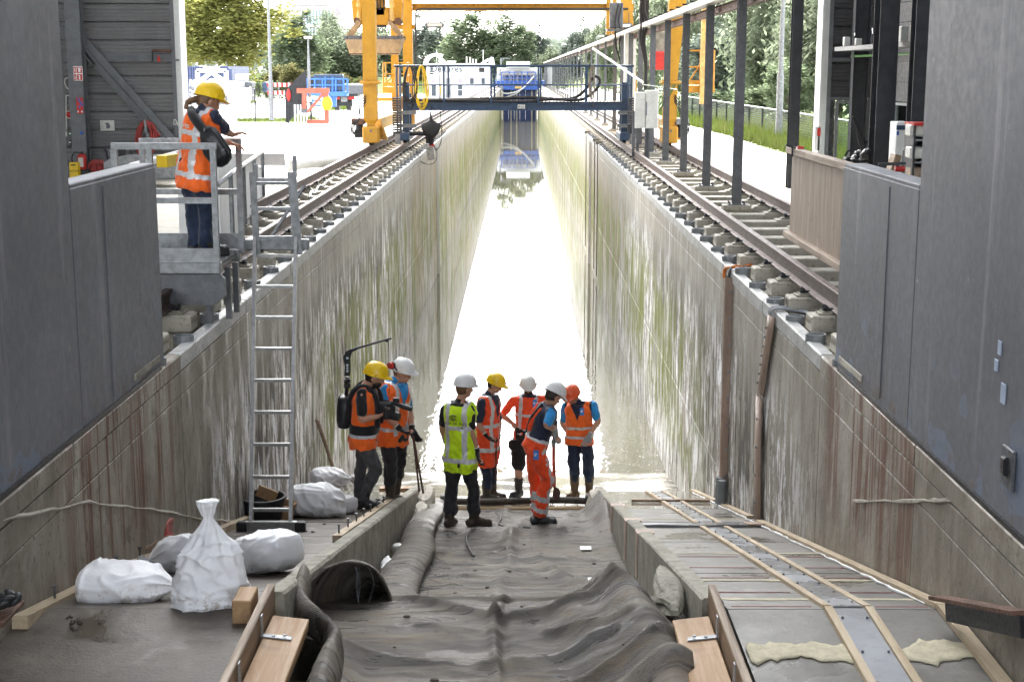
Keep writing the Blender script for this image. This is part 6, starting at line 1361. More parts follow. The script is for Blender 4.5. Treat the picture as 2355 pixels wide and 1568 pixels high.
for i, (k, x, yt, Y, w, lab) in enumerate((
  ('poplar', 692, 38, 232, 118, 'tall grey-green poplar below the glass office building'), ('dark', 640, 62, 262, 90, 'dark tree between the plane tree and the poplar'),
  ('willow', 800, 66, 250, 150, 'rounded grey willow left of the yellow crane leg'), ('willow', 760, 28, 300, 60, 'small far tree in front of the pale tower block'),
  ('willow', 905, 60, 262, 120, 'grey willow seen between the yellow crane legs'), ('dark', 985, 45, 246, 110, 'dark green tree right of the rear crane leg'),
  ('poplar', 1040, 92, 228, 70, 'pale willow behind the left end of the white building'), ('poplar', 1087, 30, 225, 128, 'tall light green tree behind the white building'), ('dark', 1138, 58, 252, 80, 'dark tree in the gap behind the white building'),
  ('poplar', 1172, 44, 222, 108, 'bright green tree above the blue carriage'), ('dark', 1230, 62, 240, 90, 'dark tree right of the bright green one'), ('willow', 1282, 110, 226, 90, 'low olive tree where the post row vanishes'),
  ('dark', 1338, 52, 218, 96, 'dark tree behind the far cable masts'), ('willow', 1385, 50, 196, 80, 'yellowish tree behind the far cable masts'), ('poplar', 1432, 34, 185, 90, 'light tree behind the right rear crane leg'))):
    tree_px(k, x, yt, Y, w, lab, GB)
GR = 'willows along the right fence'
for i, (k, x, yt, Y, w, lab) in enumerate((
  ('willow2', 1490, -40, 150, 130, 'tall willow behind the grey switch cabinet'), ('willow2', 1585, -70, 118, 190, 'tall willow behind the yellow crane balcony'), ('willow2', 1690, -90, 92, 240, 'large willow between the two nearest posts'),
  ('willow2', 1800, -100, 74, 260, 'large willow behind the white lamp post on the right'), ('willow2', 1930, -90, 62, 300, 'big willow seen past the right door jamb'), ('dark', 1640, 60, 84, 150, 'darker tree inside the willow hedge'),
  ('bush', 1755, 195, 66, 150, 'dark bush behind the mesh fence'), ('bush', 1815, 130, 58, 130, 'light leafy bush beside the lamp post'), ('bush', 1640, 205, 80, 120, 'low bush behind the fence'), ('willow2', 1400, 40, 172, 60, 'slim tree behind the row of posts'), ('willow2', 2080, -60, 58, 260, 'willow outside the hall windows'))):
    tree_px(k, x, yt, Y, w, lab, GR, 'tree' if k != 'bush' else 'bush')
GS = 'shrubs along the yard'
for i, (k, x, yt, Y, w, lab) in enumerate((
  ('bush', 604, 165, 205, 60, 'green shrub right of the plane tree trunk'), ('shrub', 640, 152, 200, 70, 'straw coloured shrub left of the lamp post'), ('shrub', 672, 148, 195, 70, 'straw coloured shrub above the striped barrier'), ('bush', 618, 185, 190, 40, 'dark low shrub below the straw shrub'),
  ('shrub', 735, 168, 210, 60, 'straw coloured shrub behind the blue lift'), ('shrub', 790, 170, 215, 50, 'dry shrub behind the trailer'), ('bush', 560, 168, 215, 60, 'green shrub behind the plane tree'), ('shrub', 590, 172, 225, 60, 'pale shrub at the far left of the bank'), ('shrub', 829, 178, 214, 40, 'dry shrub left of the yellow leg'))):
    tree_px(k, x, yt, Y, w, lab, GS, 'shrub')
m = MB(); m.grid(30, 8, lambda u, v: (-120 + u * 240, 236 + v * 24, (-1.45) + 2.7 * sin(pi * v) ** 1.2 + .1 * noise.noise(V((u * 40, v * 5, 0))))); tag(m.build('grass_bank', M_GRASS_G, smooth=True), kind='structure')
m = MB(); m.bb(-260, 260, 330, 334, -1.6, 6); 
q = MB(); g = random.Random(31)
for k in range(13000):
    x = g.uniform(-130, 130); h = g.uniform(.0, 1) ** .8 * (9.5 + 3 * noise.noise(V((x * .06, 0, 0)))); y = 320 + g.uniform(-6, 6); a = g.uniform(0, 6.28); s = g.uniform(.4, .9)
    c = V((x, y, -1.5 + h)); u = V((cos(a), sin(a) * .4, .2)) * s; w = V((0, .2, 1)) * s * .6; q.add([c - u, c - w, c + u, c + w], [(0, 1, 2, 3)])
tag(q.build('distant_wood', LF_DARK), 'far dark line of woodland behind the yard trees', 'wood', kind='stuff')
# verge and yard grass
patch('grass_verge', [(7.6, 31), (30, 31), (60, 60), (60, 200), (7.4, 200), (7.4, 70), (7.7, 60), (7.2, 42)], M_GRASS_G)
q = MB(); g = random.Random(5)
def tuft(x, y, z, h):
    for _ in range(4):
        a = g.uniform(0, 6.28); l = h * g.uniform(.5, 1.2); dx, dy = cos(a), sin(a); w = .012 + .02 * h; tip = V((x + dx * l * .5, y + dy * l * .5, z + l)); b0 = V((x + g.uniform(-.05, .05), y + g.uniform(-.05, .05), z)); s_ = V((-dy, dx, 0)) * w
        q.add([b0 - s_, b0 + s_, tip], [(0, 1, 2)])
for _ in range(9000):
    y = 32 + g.random() ** 1.6 * 60; x = 7.3 + abs(g.gauss(0, 1)) * 2.6
    tuft(x, y, gz(x, y), g.uniform(.12, .5) * (1 + .5 * ss(8.5, 10, x)))
tag(q.build('verge_grass', LF_GRASS), 'tall green grass on the verge below the right fence', 'grass', kind='stuff')
q = MB()
patch('yard_grass', [tuple(aZ(x, y, -1.38).xy) for x, y in ((545, 276), (620, 272), (720, 268), (738, 276), (700, 283), (560, 285))], M_GRASS_G)
patch('yard_grass', [tuple(aZ(x, y, -1.4).xy) for x, y in ((545, 232), (585, 229), (592, 234), (548, 241))], M_GRASS_G)
patch('yard_grass', [tuple(aZ(x, y, -1.4).xy) for x, y in ((752, 240), (790, 238), (800, 243), (835, 243), (770, 255), (750, 260))], M_GRASS_G)
for (xa, xb, ya, yb, n, h) in ((545, 735, 274, 283, 900, .25), (548, 590, 231, 238, 250, .3), (752, 800, 240, 254, 450, .35), (675, 720, 274, 282, 300, .5)):
    for _ in range(n): p = aZ(g.uniform(xa, xb), g.uniform(ya, yb), -1.4); tuft(p.x, p.y, gz(p.x, p.y), h * g.uniform(.4, 1.3))
tag(q.build('yard_weeds', LF_GRASS), 'weedy green grass strip along the yard fence', 'grass', kind='stuff')

# ------------------------------------------------------------------ yard things on the left
def gp2(x, y): return on(x, y, lambda Y: gz(-10, Y))
def lamp(label, x, yb, ytop, r, arms, Yf=None, group='lamp posts', hs=1.0):
    p = gp2(x, yb) if Yf is None else aY(x, yb, Yf); zt_ = aY(x, ytop, p.y).z; root = thing('lamp_post', label, 'lamp post', tuple(p), group)
    q = MB(); q.cyl(p, (p.x, p.y, p.z + 2.2), r * 1.35, n=10); q.cyl((p.x, p.y, p.z + 2.2), (p.x, p.y, zt_), r, r * .6, n=10); q.build('pole', M_GALV, root)
    q = MB()
    for s in arms: q.cbox((p.x + s * .35 * hs, p.y, zt_ + .02), (.6 * hs, .25, .14), .04)
    q.build('lamp_head', M_OFFW, root); return root
lamp('tall grey lamp post in front of the left yard', 625, 277, -20, .1, (1,))
lamp('thin grey double lamp post before the poplar', 712, 226, 88, .06, (-1, 1), hs=.35)
pr = aZ(1790, 328, -.08); lamp('white lamp post on the grass verge right of the posts', 1790, 328, -120, .085, (-1,), pr.y)
a = aY(1379, 178, 120); lamp('lamp post with an arm behind the far cable masts', 1372, 200, 84, .1, (1,), 130)
fn = thing('wire_fence', 'low dark post and wire fence across the left yard', 'fence', tuple(gp2(625, 280)))
pts = [gp2(x, y) for x, y in ((470, 282), (588, 281), (660, 283))]
for p in pts:
    q = MB(); q.cyl(p, (p.x, p.y, p.z + 1.85), .04, n=6); q.build('fence_post', M_BLKMET, fn)
q = MB()
for a, b_ in zip(pts[:-1], pts[1:]): q.cyl(a + V((0, 0, 1.83)), b_ + V((0, 0, 1.83)), .02, n=5)
q.builds('top_wire', M_BLKMET, fn)
pk = thing('picket_fence', 'short run of black picket fence going back from the wire fence', 'fence', tuple(pts[-1]))
pb = gp2(704, 240)
for k in range(16):
    p = pts[-1].lerp(pb, k / 15); q = MB(); q.bar(p, (p.x, p.y, p.z + 1.85), .12, .03, up=(0, 1, 0)); q.build('picket', M_BLKMET, pk)
q = MB(); q.bar(pts[-1] + V((0, .1, 1.6)), pb + V((0, .1, 1.6)), .05, .06); q.bar(pts[-1] + V((0, .1, .3)), pb + V((0, .1, .3)), .05, .06); q.builds('fence_rail', M_BLKMET, pk)
p = gp2(668, 279); q = MB(); q.ell((p.x - .05, p.y - .1, p.z + 1.45), (.13, .08, .34), 12, 8); tag(q.build('lifebuoy_case', M_RED, smooth=True), 'red lifebuoy case on the corner of the black picket fence', 'lifebuoy')
p0, p1 = gp2(664, 284), gp2(716, 284); bb_ = thing('rail_barrier', 'small black and white trestle barrier by the picket fence', 'barrier', tuple(p0))
q = MB()
for p in (p0, p1): q.bar(p, (p.x, p.y, p.z + 1.2), .1, .06, up=(0, 1, 0))
q.bar(p0 + V((0, 0, 1.15)), p1 + V((0, 0, 1.15)), .06, .06); q.build('trestle', M_BLKMET, bb_)
for k in range(5): p = p0.lerp(p1, .28 + .13 * k); q = MB(); q.bar(p + V((0, .05, .1)), p + V((0, .05, 1.05)), .09, .03, up=(0, 1, 0)); q.build('slat', M_WHITE, bb_)
p = p0.lerp(p1, .72); q = MB(); q.cbox((p.x, p.y - .05, p.z + .8), (.36, .03, .45), .01); q.build('dark_board', M_GALV_D, bb_)
# red and white striped barrier boards
p0, p1 = gp2(615, 225), gp2(690, 225); sb = thing('striped_barrier', 'red and white striped barrier boards on posts across the yard', 'barrier', tuple(p0))
for zz_ in (1.05, .62):
    for k in range(14):
        a, b_ = p0.lerp(p1, k / 14), p0.lerp(p1, (k + 1) / 14); q = MB(); q.bar(a + V((.002, 0, zz_ - .35)), b_ + V((-.002, 0, zz_ - .35)), .05, .22); q.build('barrier_board', M_RED if k % 2 == 0 else M_WHITE, sb)
q = MB()
for t in (.05, .35, .65, .95): p = p0.lerp(p1, t); q.cyl(p + V((0, .06, -.2)), p + V((0, .06, .85)), .04, n=6)
q.builds('barrier_post', M_GALV, sb)
# brick red steel trestle, blue lift, trailer
M_OXIDE = mat('oxide_red_paint', (.36, .1, .06), .6, var=.2, sc=2)
Yt = gp2(720, 285).y
tf = thing('steel_trestle', 'oxide red steel trestle frame standing in the yard', 'frame', tuple(gp2(720, 284)))
def ty(x, y, d=0): return aY(x, y, Yt + d)
for a, b_, w in (((683, 209), (757, 209), .28), ((700, 210), (700, 250), .25), ((749, 206), (752, 283), .25), ((748, 210), (708, 258), .16), ((706, 280), (755, 280), .22)):
    q = MB(); q.bar(ty(*a), ty(*b_), w, w, up=(0, 1, 0)); q.build('frame_member', M_OXIDE, tf)
Yb = Yt + 14
lf = thing('work_platform', 'bright blue railed work platform behind the red trestle', 'work platform', tuple(aY(750, 245, Yb)))
M_BLUEP = mat('lift_blue', (.05, .16, .48), .5, var=.15)
q = MB(); q.bar(aY(705, 216, Yb), aY(800, 216, Yb), 1.2, .3); q.bar(aY(765, 214, Yb), aY(765, 246, Yb), .5, .4, up=(0, 1, 0)); q.bar(aY(748, 214, Yb), aY(752, 246, Yb), .4, .4, up=(0, 1, 0)); q.build('deck_frame', M_BLUEP, lf)
q = MB()
for x in (706, 724, 742, 748, 765, 772, 790, 799): q.cyl(aY(x, 216, Yb - .5), aY(x, 182 if x not in (748, 765) else 177, Yb - .5), .07, n=6)
for y in (182, 196): q.cyl(aY(706, y, Yb - .5), aY(799, y, Yb - .5), .06, n=6)
for y in (232, 243): q.cyl(aY(718, y, Yb - .4), aY(742, y, Yb - .4), .07, n=6)
q.cyl(aY(718, 228, Yb - .4), aY(718, 246, Yb - .4), .07, n=6); q.build('guard_rail', M_BLUEP, lf)
q = MB(); q.cbox(tuple(aY(757, 191, Yb)), (1.9, .8, 1.1), .05); q.build('control_cabinet', M_NAVY, lf)
q = MB(); q.cbox(tuple(aY(720, 197, Yb)), (.8, .6, 1.2), .05); q.build('dark_box', M_BLKMET, lf)
Yr = Yb + 14
tl = thing('flatbed_trailer', 'dark flatbed trailer parked behind the blue work platform', 'trailer', tuple(aY(800, 243, Yr)))
def ry_(x, y, d=0): return aY(x, y, Yr + d)
q = MB(); q.bar(ry_(768, 206), ry_(841, 206), 2.4, .62); q.build('flatbed', M_GALV_D, tl)
q = MB(); q.bar(ry_(770, 218), ry_(826, 216), 2.0, .35); q.bar(ry_(770, 230, -.2), ry_(810, 230, -.2), .3, .9, up=(0, 0, 1)); q.build('chassis', M_BLKMET, tl)
q = MB(); q.bar(ry_(784, 227, -.4), ry_(799, 227, -.4), .06, .5); q.build('number_panel', M_GALV, tl)
for x in (774, 808): q = MB(); q.cbox(tuple(ry_(x, 225, -.42)), (.5, .06, .28), .02); q.build('tail_light', M_RED, tl)
for x in (776, 803): q = MB(); q.cyl(ry_(x, 241, -.3), ry_(x, 241, .8), .5, n=16) if False else q.cyl(ry_(x - 5, 240), ry_(x + 5, 240), .48, n=16); q.build('wheel', M_BLACK, tl)
q = MB(); q.bar(ry_(768, 200), ry_(838, 197), 2.2, .35); tag(q.build('trailer_load', M_OFFW), 'pale load lying on the flatbed trailer', 'load')
p = gp2(753, 284); yl = thing('site_lamp', 'round yellow site lamp on a white post beside the red trestle', 'lamp', tuple(p))
q = MB(); q.ell((p.x, p.y, p.z + 1.1), (.3, .25, .45), 12, 8); q.build('lamp_body', M_YLW, yl, smooth=True); q = MB(); q.cyl(p, (p.x, p.y, p.z + .5), .12, .06, n=8); q.build('lamp_stand', M_WHITE, yl)
# pipe store and blue shed behind the woman
Yp = gp2(500, 240).y
bs = thing('blue_shed', 'dark blue shed behind the plane tree trunk', 'shed', tuple(aY(480, 225, Yp + 25)))
a, b_ = aY(430, 215, Yp + 25), aY(524, 140, Yp + 25); M_SHED = mat('shed_blue', (.06, .08, .17), .5, var=.1, sc=1)
for k in range(16):
    x0 = a.x + (b_.x - a.x) * k / 16; q = MB(); q.cbox((x0 + (b_.x - a.x) / 32, Yp + 25, (a.z + b_.z) / 2 - .4), ((b_.x - a.x) / 16 - .03, .12, b_.z - a.z), .02); q.build('wall_sheet', M_SHED, bs)
q = MB(); q.bb(a.x, b_.x, Yp + 25.1, Yp + 33, a.z - .5, b_.z - .4); q.bb(b_.x - .3, b_.x + .3, Yp + 24.9, Yp + 25.1, a.z, b_.z - .6); q.build('shed_core', M_SHED, bs)
wt = thing('white_truss', 'white steel truss frame standing before the blue shed', 'frame', tuple(aY(486, 190, Yp + 4)))
for a, b_ in (((453, 163), (520, 163)), ((454, 163), (454, 192)), ((520, 163), (520, 190)), ((458, 188), (486, 167)), ((486, 167), (512, 185)), ((446, 188), (525, 191))):
    q = MB(); q.bar(aY(*a, Yp + 4), aY(*b_, Yp + 4), .22, .22, up=(0, 1, 0)); q.build('truss_member', M_WHITE, wt)
q = MB(); q.cbox(tuple(aY(486, 160, Yp + 4)), (.9, .4, .35), .05); q.build('truss_cap', M_OFFW, wt)
for i, (x0, x1, y, r) in enumerate(((440, 545, 198, .28), (440, 560, 206, .26), (452, 575, 213, .25), (440, 540, 221, .28), (470, 575, 222, .2), (440, 520, 230, .24))):
    q = MB(); q.cyl(aY(x0, y, Yp + 1 - .3 * i), aY(x1, y, Yp + 1 - .3 * i), r, n=12)
    for x in (x0, x1): q.cyl(aY(x, y, Yp + 1 - .3 * i), aY(x + (2 if x == x1 else -2), y, Yp + 1 - .3 * i), r * 1.3, n=12)
    tag(q.build('steel_pipe', M_OFFW if i % 2 == 0 else M_GALV), '%s pale steel pipe in the pipe store behind the yellow helmet' % ('topmost', 'second', 'third', 'fourth', 'fifth', 'lowest')[i], 'pipe', 'steel pipes in the store')
for i, (x0, y0, x1, y1, m_, lab) in enumerate(((486, 180, 503, 191, M_WHITE, 'white plastic tank left of the tree trunk'), (507, 180, 522, 190, M_WHITE, 'white plastic tank behind the tree trunk'), (547, 170, 567, 218, M_OFFW, 'pale grey container stack right of the tree trunks'), (568, 187, 583, 232, M_GALV_D, 'dark grey crate stack at the right of the pipe store'), (608, 188, 617, 213, M_NAVY, 'dark blue cabinet standing alone in the yard'))):
    a, b_ = aY(x0, y1, Yp + 2), aY(x1, y0, Yp + 2); t = thing('storage_box', lab, 'container', ((a.x + b_.x) / 2, Yp + 2, a.z)); n = 3 if (y1 - y0) > 30 else 1
    for k in range(n): q = MB(); q.cbox(((a.x + b_.x) / 2, Yp + 2, a.z + (b_.z - a.z) * (k + .5) / n), (b_.x - a.x, 1.2, (b_.z - a.z) / n - .05), .05); q.build('box_body', m_, t)
p = gp2(542, 241); q = MB(); q.ell((p.x, p.y, p.z + .3), (.9, .6, .45), 12, 8); tag(q.build('concrete_bollard', M_OFFW, smooth=True), 'rounded pale boulder at the foot of the plane tree', 'boulder')
q = MB(); a, b_ = gp2(470, 268), gp2(545, 244); q.bar(a + V((0, 0, .25)), b_ + V((0, 0, .25)), .5, .5); tag(q.build('low_kerb', M_OFFW), 'low white concrete kerb wall left in the yard', 'kerb')
# far office building
Yo = 400; M_OFF = mat('office_white', (.75, .72, .68), .6, var=.05, sc=.2); M_OFFG = mat('office_glass', (.22, .32, .36), .15, var=.2, sc=.3, bump=0); M_OFFG2 = mat('office_glass_pale', (.36, .33, .36), .25, var=.15, sc=.3, bump=0)
ob = thing('office_building', 'distant white office building with blue-green curtain glazing above the trees', 'building', tuple(aY(725, 200, Yo)))
a, b_ = aY(640, 215, Yo), aY(800, -40, Yo)
q = MB(); q.bb(a.x, aY(762, 0, Yo).x, Yo + .4, Yo + 18, a.z, aY(0, 40, Yo).z + 4); q.bb(a.x, b_.x, Yo + 3, Yo + 18, a.z, b_.z); q.build('wall', M_OFF, ob)
def opane(x0, y0, x1, y1, m_, d=0):
    a, b_ = aY(x0, y1, Yo + d), aY(x1, y0, Yo + d); q = MB(); q.bb(a.x + .05, b_.x - .05, Yo + d + .1, Yo + d + .3, a.z + .05, b_.z - .05); q.build('window', m_, ob)
xs = [657, 672, 687, 702]
for i in range(3):
    for y0, y1 in ((25, 40), (41, 60)): opane(xs[i], y0, xs[i + 1], y1, M_OFFG2)
for i in range(8):
    for y0, y1 in ((25, 40), (41, 62), (63, 80), (81, 98), (99, 116)): opane(702 + 7.2 * i, y0, 702 + 7.2 * (i + 1), y1, M_OFFG)
for i in range(6): opane(657 + 17 * i, 12, 657 + 17 * i + 15, 18, M_OFFG2, -.2)
for y0, y1 in ((0, 2), (14, 32), (33, 46)): opane(772, y0, 787, y1, M_OFFG2, 2.5)
q = MB()
for y in (8, 21, 62): p = aY(0, y, Yo - .4).z; q.bb(aY(650, 0, Yo).x, aY(762, 0, Yo).x, Yo - .5, Yo + .1, p - .35, p + .45)
for i in range(9): p = aY(702 + 7.2 * i, 0, Yo).x; q.bb(p - .1, p + .1, Yo - .1, Yo + .15, aY(0, 116, Yo).z, aY(0, 22, Yo).z)
q.build('facade_band', M_WHITE, ob)

# ------------------------------------------------------------------ white building and blue carriage at the far end
Yd = 196
def dpt(x, y, d=0): return aY(966 + .2002 * x, 115 + .2002 * y, Yd + d)
db = thing('white_building', 'low white flat roofed building with dark lettering at the far end of the yard', 'building', tuple(dpt(430, 540)))
a, b_ = dpt(75, 560), dpt(800, 172)
q = MB(); q.bb(a.x, b_.x, Yd, Yd + 9, a.z - .4, b_.z); q.build('wall', M_WHITE, db)
q = MB(); q.bb(a.x - .1, b_.x + .1, Yd - .15, Yd + 9, b_.z, b_.z + .18); q.bb(a.x + .6, b_.x, Yd - .12, Yd, dpt(0, 268).z, dpt(0, 258).z); q.build('roof_edge', M_OFFW, db)
for (x0, x1, y0, y1) in ((135, 182, 325, 383), (437, 485, 325, 385), (573, 617, 325, 392), (705, 745, 325, 392), (135, 182, 390, 530), (437, 485, 405, 455), (437, 485, 463, 528)):
    p, r = dpt(x0, y1), dpt(x1, y0); f = MB(); f.bb(p.x - .04, r.x + .04, Yd - .06, Yd - .01, p.z - .04, r.z + .04); fo = f.build('window', M_WHITE, db); g_ = MB(); g_.bb(p.x, r.x, Yd - .08, Yd - .065, p.z, r.z); g_.build('pane', M_GLASS_D if y0 > 330 or x0 > 500 else M_OFFG2, fo)
p, r = dpt(293, 545), dpt(352, 325); f = MB(); f.bb(p.x, r.x, Yd - .08, Yd - .01, p.z, r.z); do = f.build('door', M_GALV, db); g_ = MB(); g_.bb(p.x + .4, r.x - .08, Yd - .1, Yd - .085, p.z + .3, r.z - .9); g_.build('pane', M_GLASS_D, do)
p = dpt(305, 222); text('Deltares', 1.18, (p.x, Yd - .12, p.z), (pi / 2, 0, 0), mat('lettering_ink', (.03, .04, .06), .6), db, space=1.05, ext=.02)
q = MB(); p = dpt(140, 235)
for k in range(4): q.box((p.x - .1 + .05 * (k % 2), Yd - .1, p.z - .45 + .3 * k), (.55, .05, .17))
q.build('logo_mark', M_BLACK, db)
q = MB(); c = dpt(185, 175); q.loft([[(c.x + r * cos(t), y, c.z + r * .9 * sin(t)) for t in [pi * (.35 + .65 * k / 12) for k in range(13)]] for r, y in ((1.35, Yd - .1), (1.75, Yd - .1), (1.75, Yd + 4), (1.35, Yd + 4))], caps=False, closed=False); q.bar(c + V((0, 0, 1.5)), dpt(305, 168), .5, .4); q.bar((c.x + .3, Yd, c.z + .55), dpt(300, 170), .2, .25); q.build('roof_arch', M_WHITE, db)
q = MB(); q.loft([[dpt(x, y, d) for x, y in ((785, 175), (795, 100), (820, 80), (845, 90), (860, 175))] for d in (-.1, 2)]); q.bar(dpt(690, 175), dpt(790, 110), .3, .35); q.build('roof_fin', M_WHITE, db)
q = MB(); q.loft([[dpt(x, y, d) for x, y in ((668, 258), (740, 258), (740, 205), (668, 205), (685, 218), (668, 230), (685, 244))] for d in (-.12, -.04)]); q.build('dark_emblem', M_BLACK, db)
q = MB(); q.loft([[dpt(x, y, d) for x, y in ((330, 168), (395, 168), (420, 126), (308, 126))] for d in (1, 3)]); q.build('roof_hopper', M_OFFW, db)
q = MB()
for x, y in ((535, 80), (577, 85), (607, 105), (643, 110), (725, 0), (190, 0)): q.cyl(dpt(x, 172, 1), dpt(x, y, 1), .09 if y > 50 else .05, n=6)
q.builds('roof_vent', M_OFFW, db)
q = MB(); q.bb(dpt(535, 0).x, dpt(728, 0).x, Yd - .7, Yd - .6, dpt(0, 562).z, dpt(0, 520).z); tag(q.build('site_board', mat('pale_board', (.5, .52, .6), .5)), 'long pale sign board standing before the white building', 'sign')

Yc = 190
def cpt(x, y, d=0): return aY(966 + .2002 * x, 115 + .2002 * y, Yc + d)
wb = thing('wave_carriage', 'bright blue machine carriage on the rails closing the far end of the flume', 'carriage', tuple(cpt(1150, 560)))
def cbox_(x0, y0, x1, y1, m_, nm, d0=0, d1=3):
    a, b_ = cpt(x0, y1), cpt(x1, y0); q = MB(); q.cbox(((a.x + b_.x) / 2, Yc + (d0 + d1) / 2, (a.z + b_.z) / 2), (b_.x - a.x, d1 - d0, b_.z - a.z), .03); return q.build(nm, m_, wb)
cbox_(840, 355, 1435, 398, M_BLUE, 'upper_deck', 0, 4); cbox_(840, 408, 1430, 462, M_BLUE, 'lower_beam', .2, 4); cbox_(990, 135, 1265, 205, M_WHITE, 'cab_roof', 1, 4)
cbox_(880, 205, 1400, 360, M_OFFW, 'cab_wall', 2, 4); cbox_(1360, 215, 1400, 360, M_WHITE, 'white_cabinet', .6, 2)
for x0, x1 in ((935, 1022), (1085, 1168), (1232, 1318)): cbox_(x0, 240, x1, 355, M_CONC, 'door_panel', 1.8, 1.98)
cbox_(1090, 418, 1170, 448, M_YELDIRT, 'warning_plate', .05, .19)
for x0, x1 in ((830, 870), (1365, 1420)): cbox_(x0, 405, x1, 510, M_BLUE, 'bogie', 0, 2)
q = MB()
for y in (258, 325): q.cyl(cpt(935, y, .4), cpt(1330, y, .4), .06, n=6)
for x in (935, 1030, 1080, 1170, 1235, 1330): q.cyl(cpt(x, 258, .4), cpt(x, 355, .4), .06, n=6)
q.build('rear_railing', M_BLUE, wb)
q = MB()
for y in (282, 338): q.cyl(cpt(828, y, -.3), cpt(1470, y, -.3), .045, n=6)
for k in range(14): q.cyl(cpt(828 + 49.4 * k, 282, -.3), cpt(828 + 49.4 * k, 398, -.3), .04, n=6)
q.build('front_railing', M_GALV, wb)
a, b_ = cpt(945, 462, 1), cpt(1335, 900, 1)
for k in range(6):
    x0 = XL + .25 + (XR - XL - .5) * k / 6; q = MB(); q.cbox((x0 + .4, Yc + 1.2, -1.9), (.74, .3, 7.2), .04); q.build('gate_panel', mat('gate_blue', (.012, .035, .13), .45, var=.2, sc=.8), wb)
for x in (XL + .3, -1.3, -.55, 1.45, XR - .3):
    q = MB(); q.bar((x, Yc + .95, 1.5), (x, Yc + .95, -5), .2, .16, up=(0, 1, 0)); q.build('gate_post', M_CONC, wb)
q = MB()
for off in (0, 6): q.tube(spl([cpt(1310, 300 + off, -.5), cpt(1240, 380 + off, -.5), cpt(1180, 440 + off, -.5), cpt(1090, 485 + off, -.5), cpt(1000, 500 + off, -.5), cpt(930, 490 + off, -.5)]), .07, 6)
q.tube(spl([cpt(1190, 430, -.5), cpt(1110, 500, -.5), cpt(1000, 540, -.5), cpt(910, 550, -.5)]), .07, 6); q.build('white_hose', M_OFFW, wb, smooth=True)
q = MB(); q.cyl(cpt(930, 170, 1), cpt(930, 98, 1), .1, n=6); q.cyl(cpt(930, 100, 1), cpt(1030, 100, 1), .07, n=6); q.cyl(cpt(932, 150, 1), cpt(965, 104, 1), .05, n=6); q.build('jib_arm', M_GALV, wb)
cbox_(905, 418, 955, 460, M_GALV, 'lattice_box', -.4, .1); cbox_(910, 214, 930, 300, M_GALV, 'cage_post', -.2, 0)
q = MB(); a, b_ = cpt(1472, 560, 1), cpt(1514, 195, 1); q.cbox(((a.x + b_.x) / 2, Yc + 3, (a.z + b_.z) / 2), (b_.x - a.x, 6, b_.z - a.z), .03); tag(q.build('end_hut', M_WHITE), 'tall white hut at the far end of the post row', 'hut')
a = aY(1395, 240, 110); q = MB(); q.bb(6.2, 6.3, 70, 150, -.1, .75); tag(q.build('low_wall', M_OFFW), 'low pale wall beyond the right track', 'wall')
# fence on the right verge
fr = thing('mesh_fence', 'dark green mesh fence with slim posts along the right verge', 'fence', (8.7, 60, -.1))
fx_ = 8.55
def meshmat():
    t = NT('fence_mesh'); x, y, z = t.xyz(); fy = t.math('FRACT', t.math('MULTIPLY', y, 8.0)); fz = t.math('FRACT', t.math('MULTIPLY', z, 14.0))
    k = t.math('MAXIMUM', t.math('LESS_THAN', fy, .16), t.math('LESS_THAN', fz, .2)); tr = t.new('ShaderNodeBsdfTransparent'); mx = t.new('ShaderNodeMixShader'); t.link(k, mx.inputs[0]); t.link(tr.outputs[0], mx.inputs[1]); t.set('Base Color', (.02, .035, .03)); t.link(t.p.outputs[0], mx.inputs[2]); t.link(mx.outputs[0], t.n['Material Output'].inputs[0]); return t.mat
mm = meshmat(); yv = 33.0; k = 0
while yv < 130:
    q = MB(); q.cyl((fx_, yv, gz(fx_, yv) - .1), (fx_, yv, .93), .032, n=6); q.build('fence_post', M_BLKMET, fr); yv += 3.0
q = MB(); q.cyl((fx_, 33, .92), (fx_, 130, .92), .028, n=6); q.build('top_rail', M_GALV, fr)
q = MB(); q.add([(fx_ + .03, 33, -.2), (fx_ + .03, 130, -.4), (fx_ + .03, 130, .9), (fx_ + .03, 33, .9)], [(0, 1, 2, 3)]); q.build('mesh_panel', mm, fr)

# ------------------------------------------------------------------ right hall corner
hc_ = [(2032, 24.0, .42), (1975, 29.0, .3), (2110, 22.5, .3)]
for i, (x, Y, w) in enumerate(hc_):
    p = aY(x, 200, Y); q = MB(); q.ibeam((p.x, Y, -.1), (p.x, Y, 9), w * .75, w, .02, .016, up=(0, 1, 0) if i != 1 else (1, 0, 0)); tag(q.build('hall_column', M_COLDARK), ['broad dark steel column in front of the right hall windows', 'dark steel column in the corner of the right hall', 'dark steel column at the edge of the right steel plate'][i], 'column')
p = aY(1828, 200, 27.5); q = MB(); q.ibeam((p.x, 27.5, -.1), (p.x, 27.5, 9), .19, .2, .015, .012, up=(0, 1, 0)); tag(q.build('hall_column', M_COLDARK), 'dark steel column in front of the white right door jamb', 'column')
tr_ = thing('wall_cable_tray', 'galvanised cable tray with small grey boxes along the right hall wall', 'cable tray', (6.7, 26, 2.4))
a, b_ = aX(1936, 109, 6.55), aX(2124, 97, 6.55)
a = V((6.55, 29.2, 2.62)); b_ = V((6.55, 21.0, 2.62))
q = MB(); q.sect(a, b_, [(-.25, -.04), (.25, -.04), (.25, .04), (.235, .04), (.235, -.025), (-.235, -.025), (-.235, .04), (-.25, .04)]); q.build('tray_body', M_GALV, tr_)
q = MB(); q.cyl(a + V((.1, 0, -.14)), b_ + V((.1, 0, -.14)), .025, n=6); q.build('green_conduit', mat('green_conduit', (.12, .3, .08), .5), tr_)
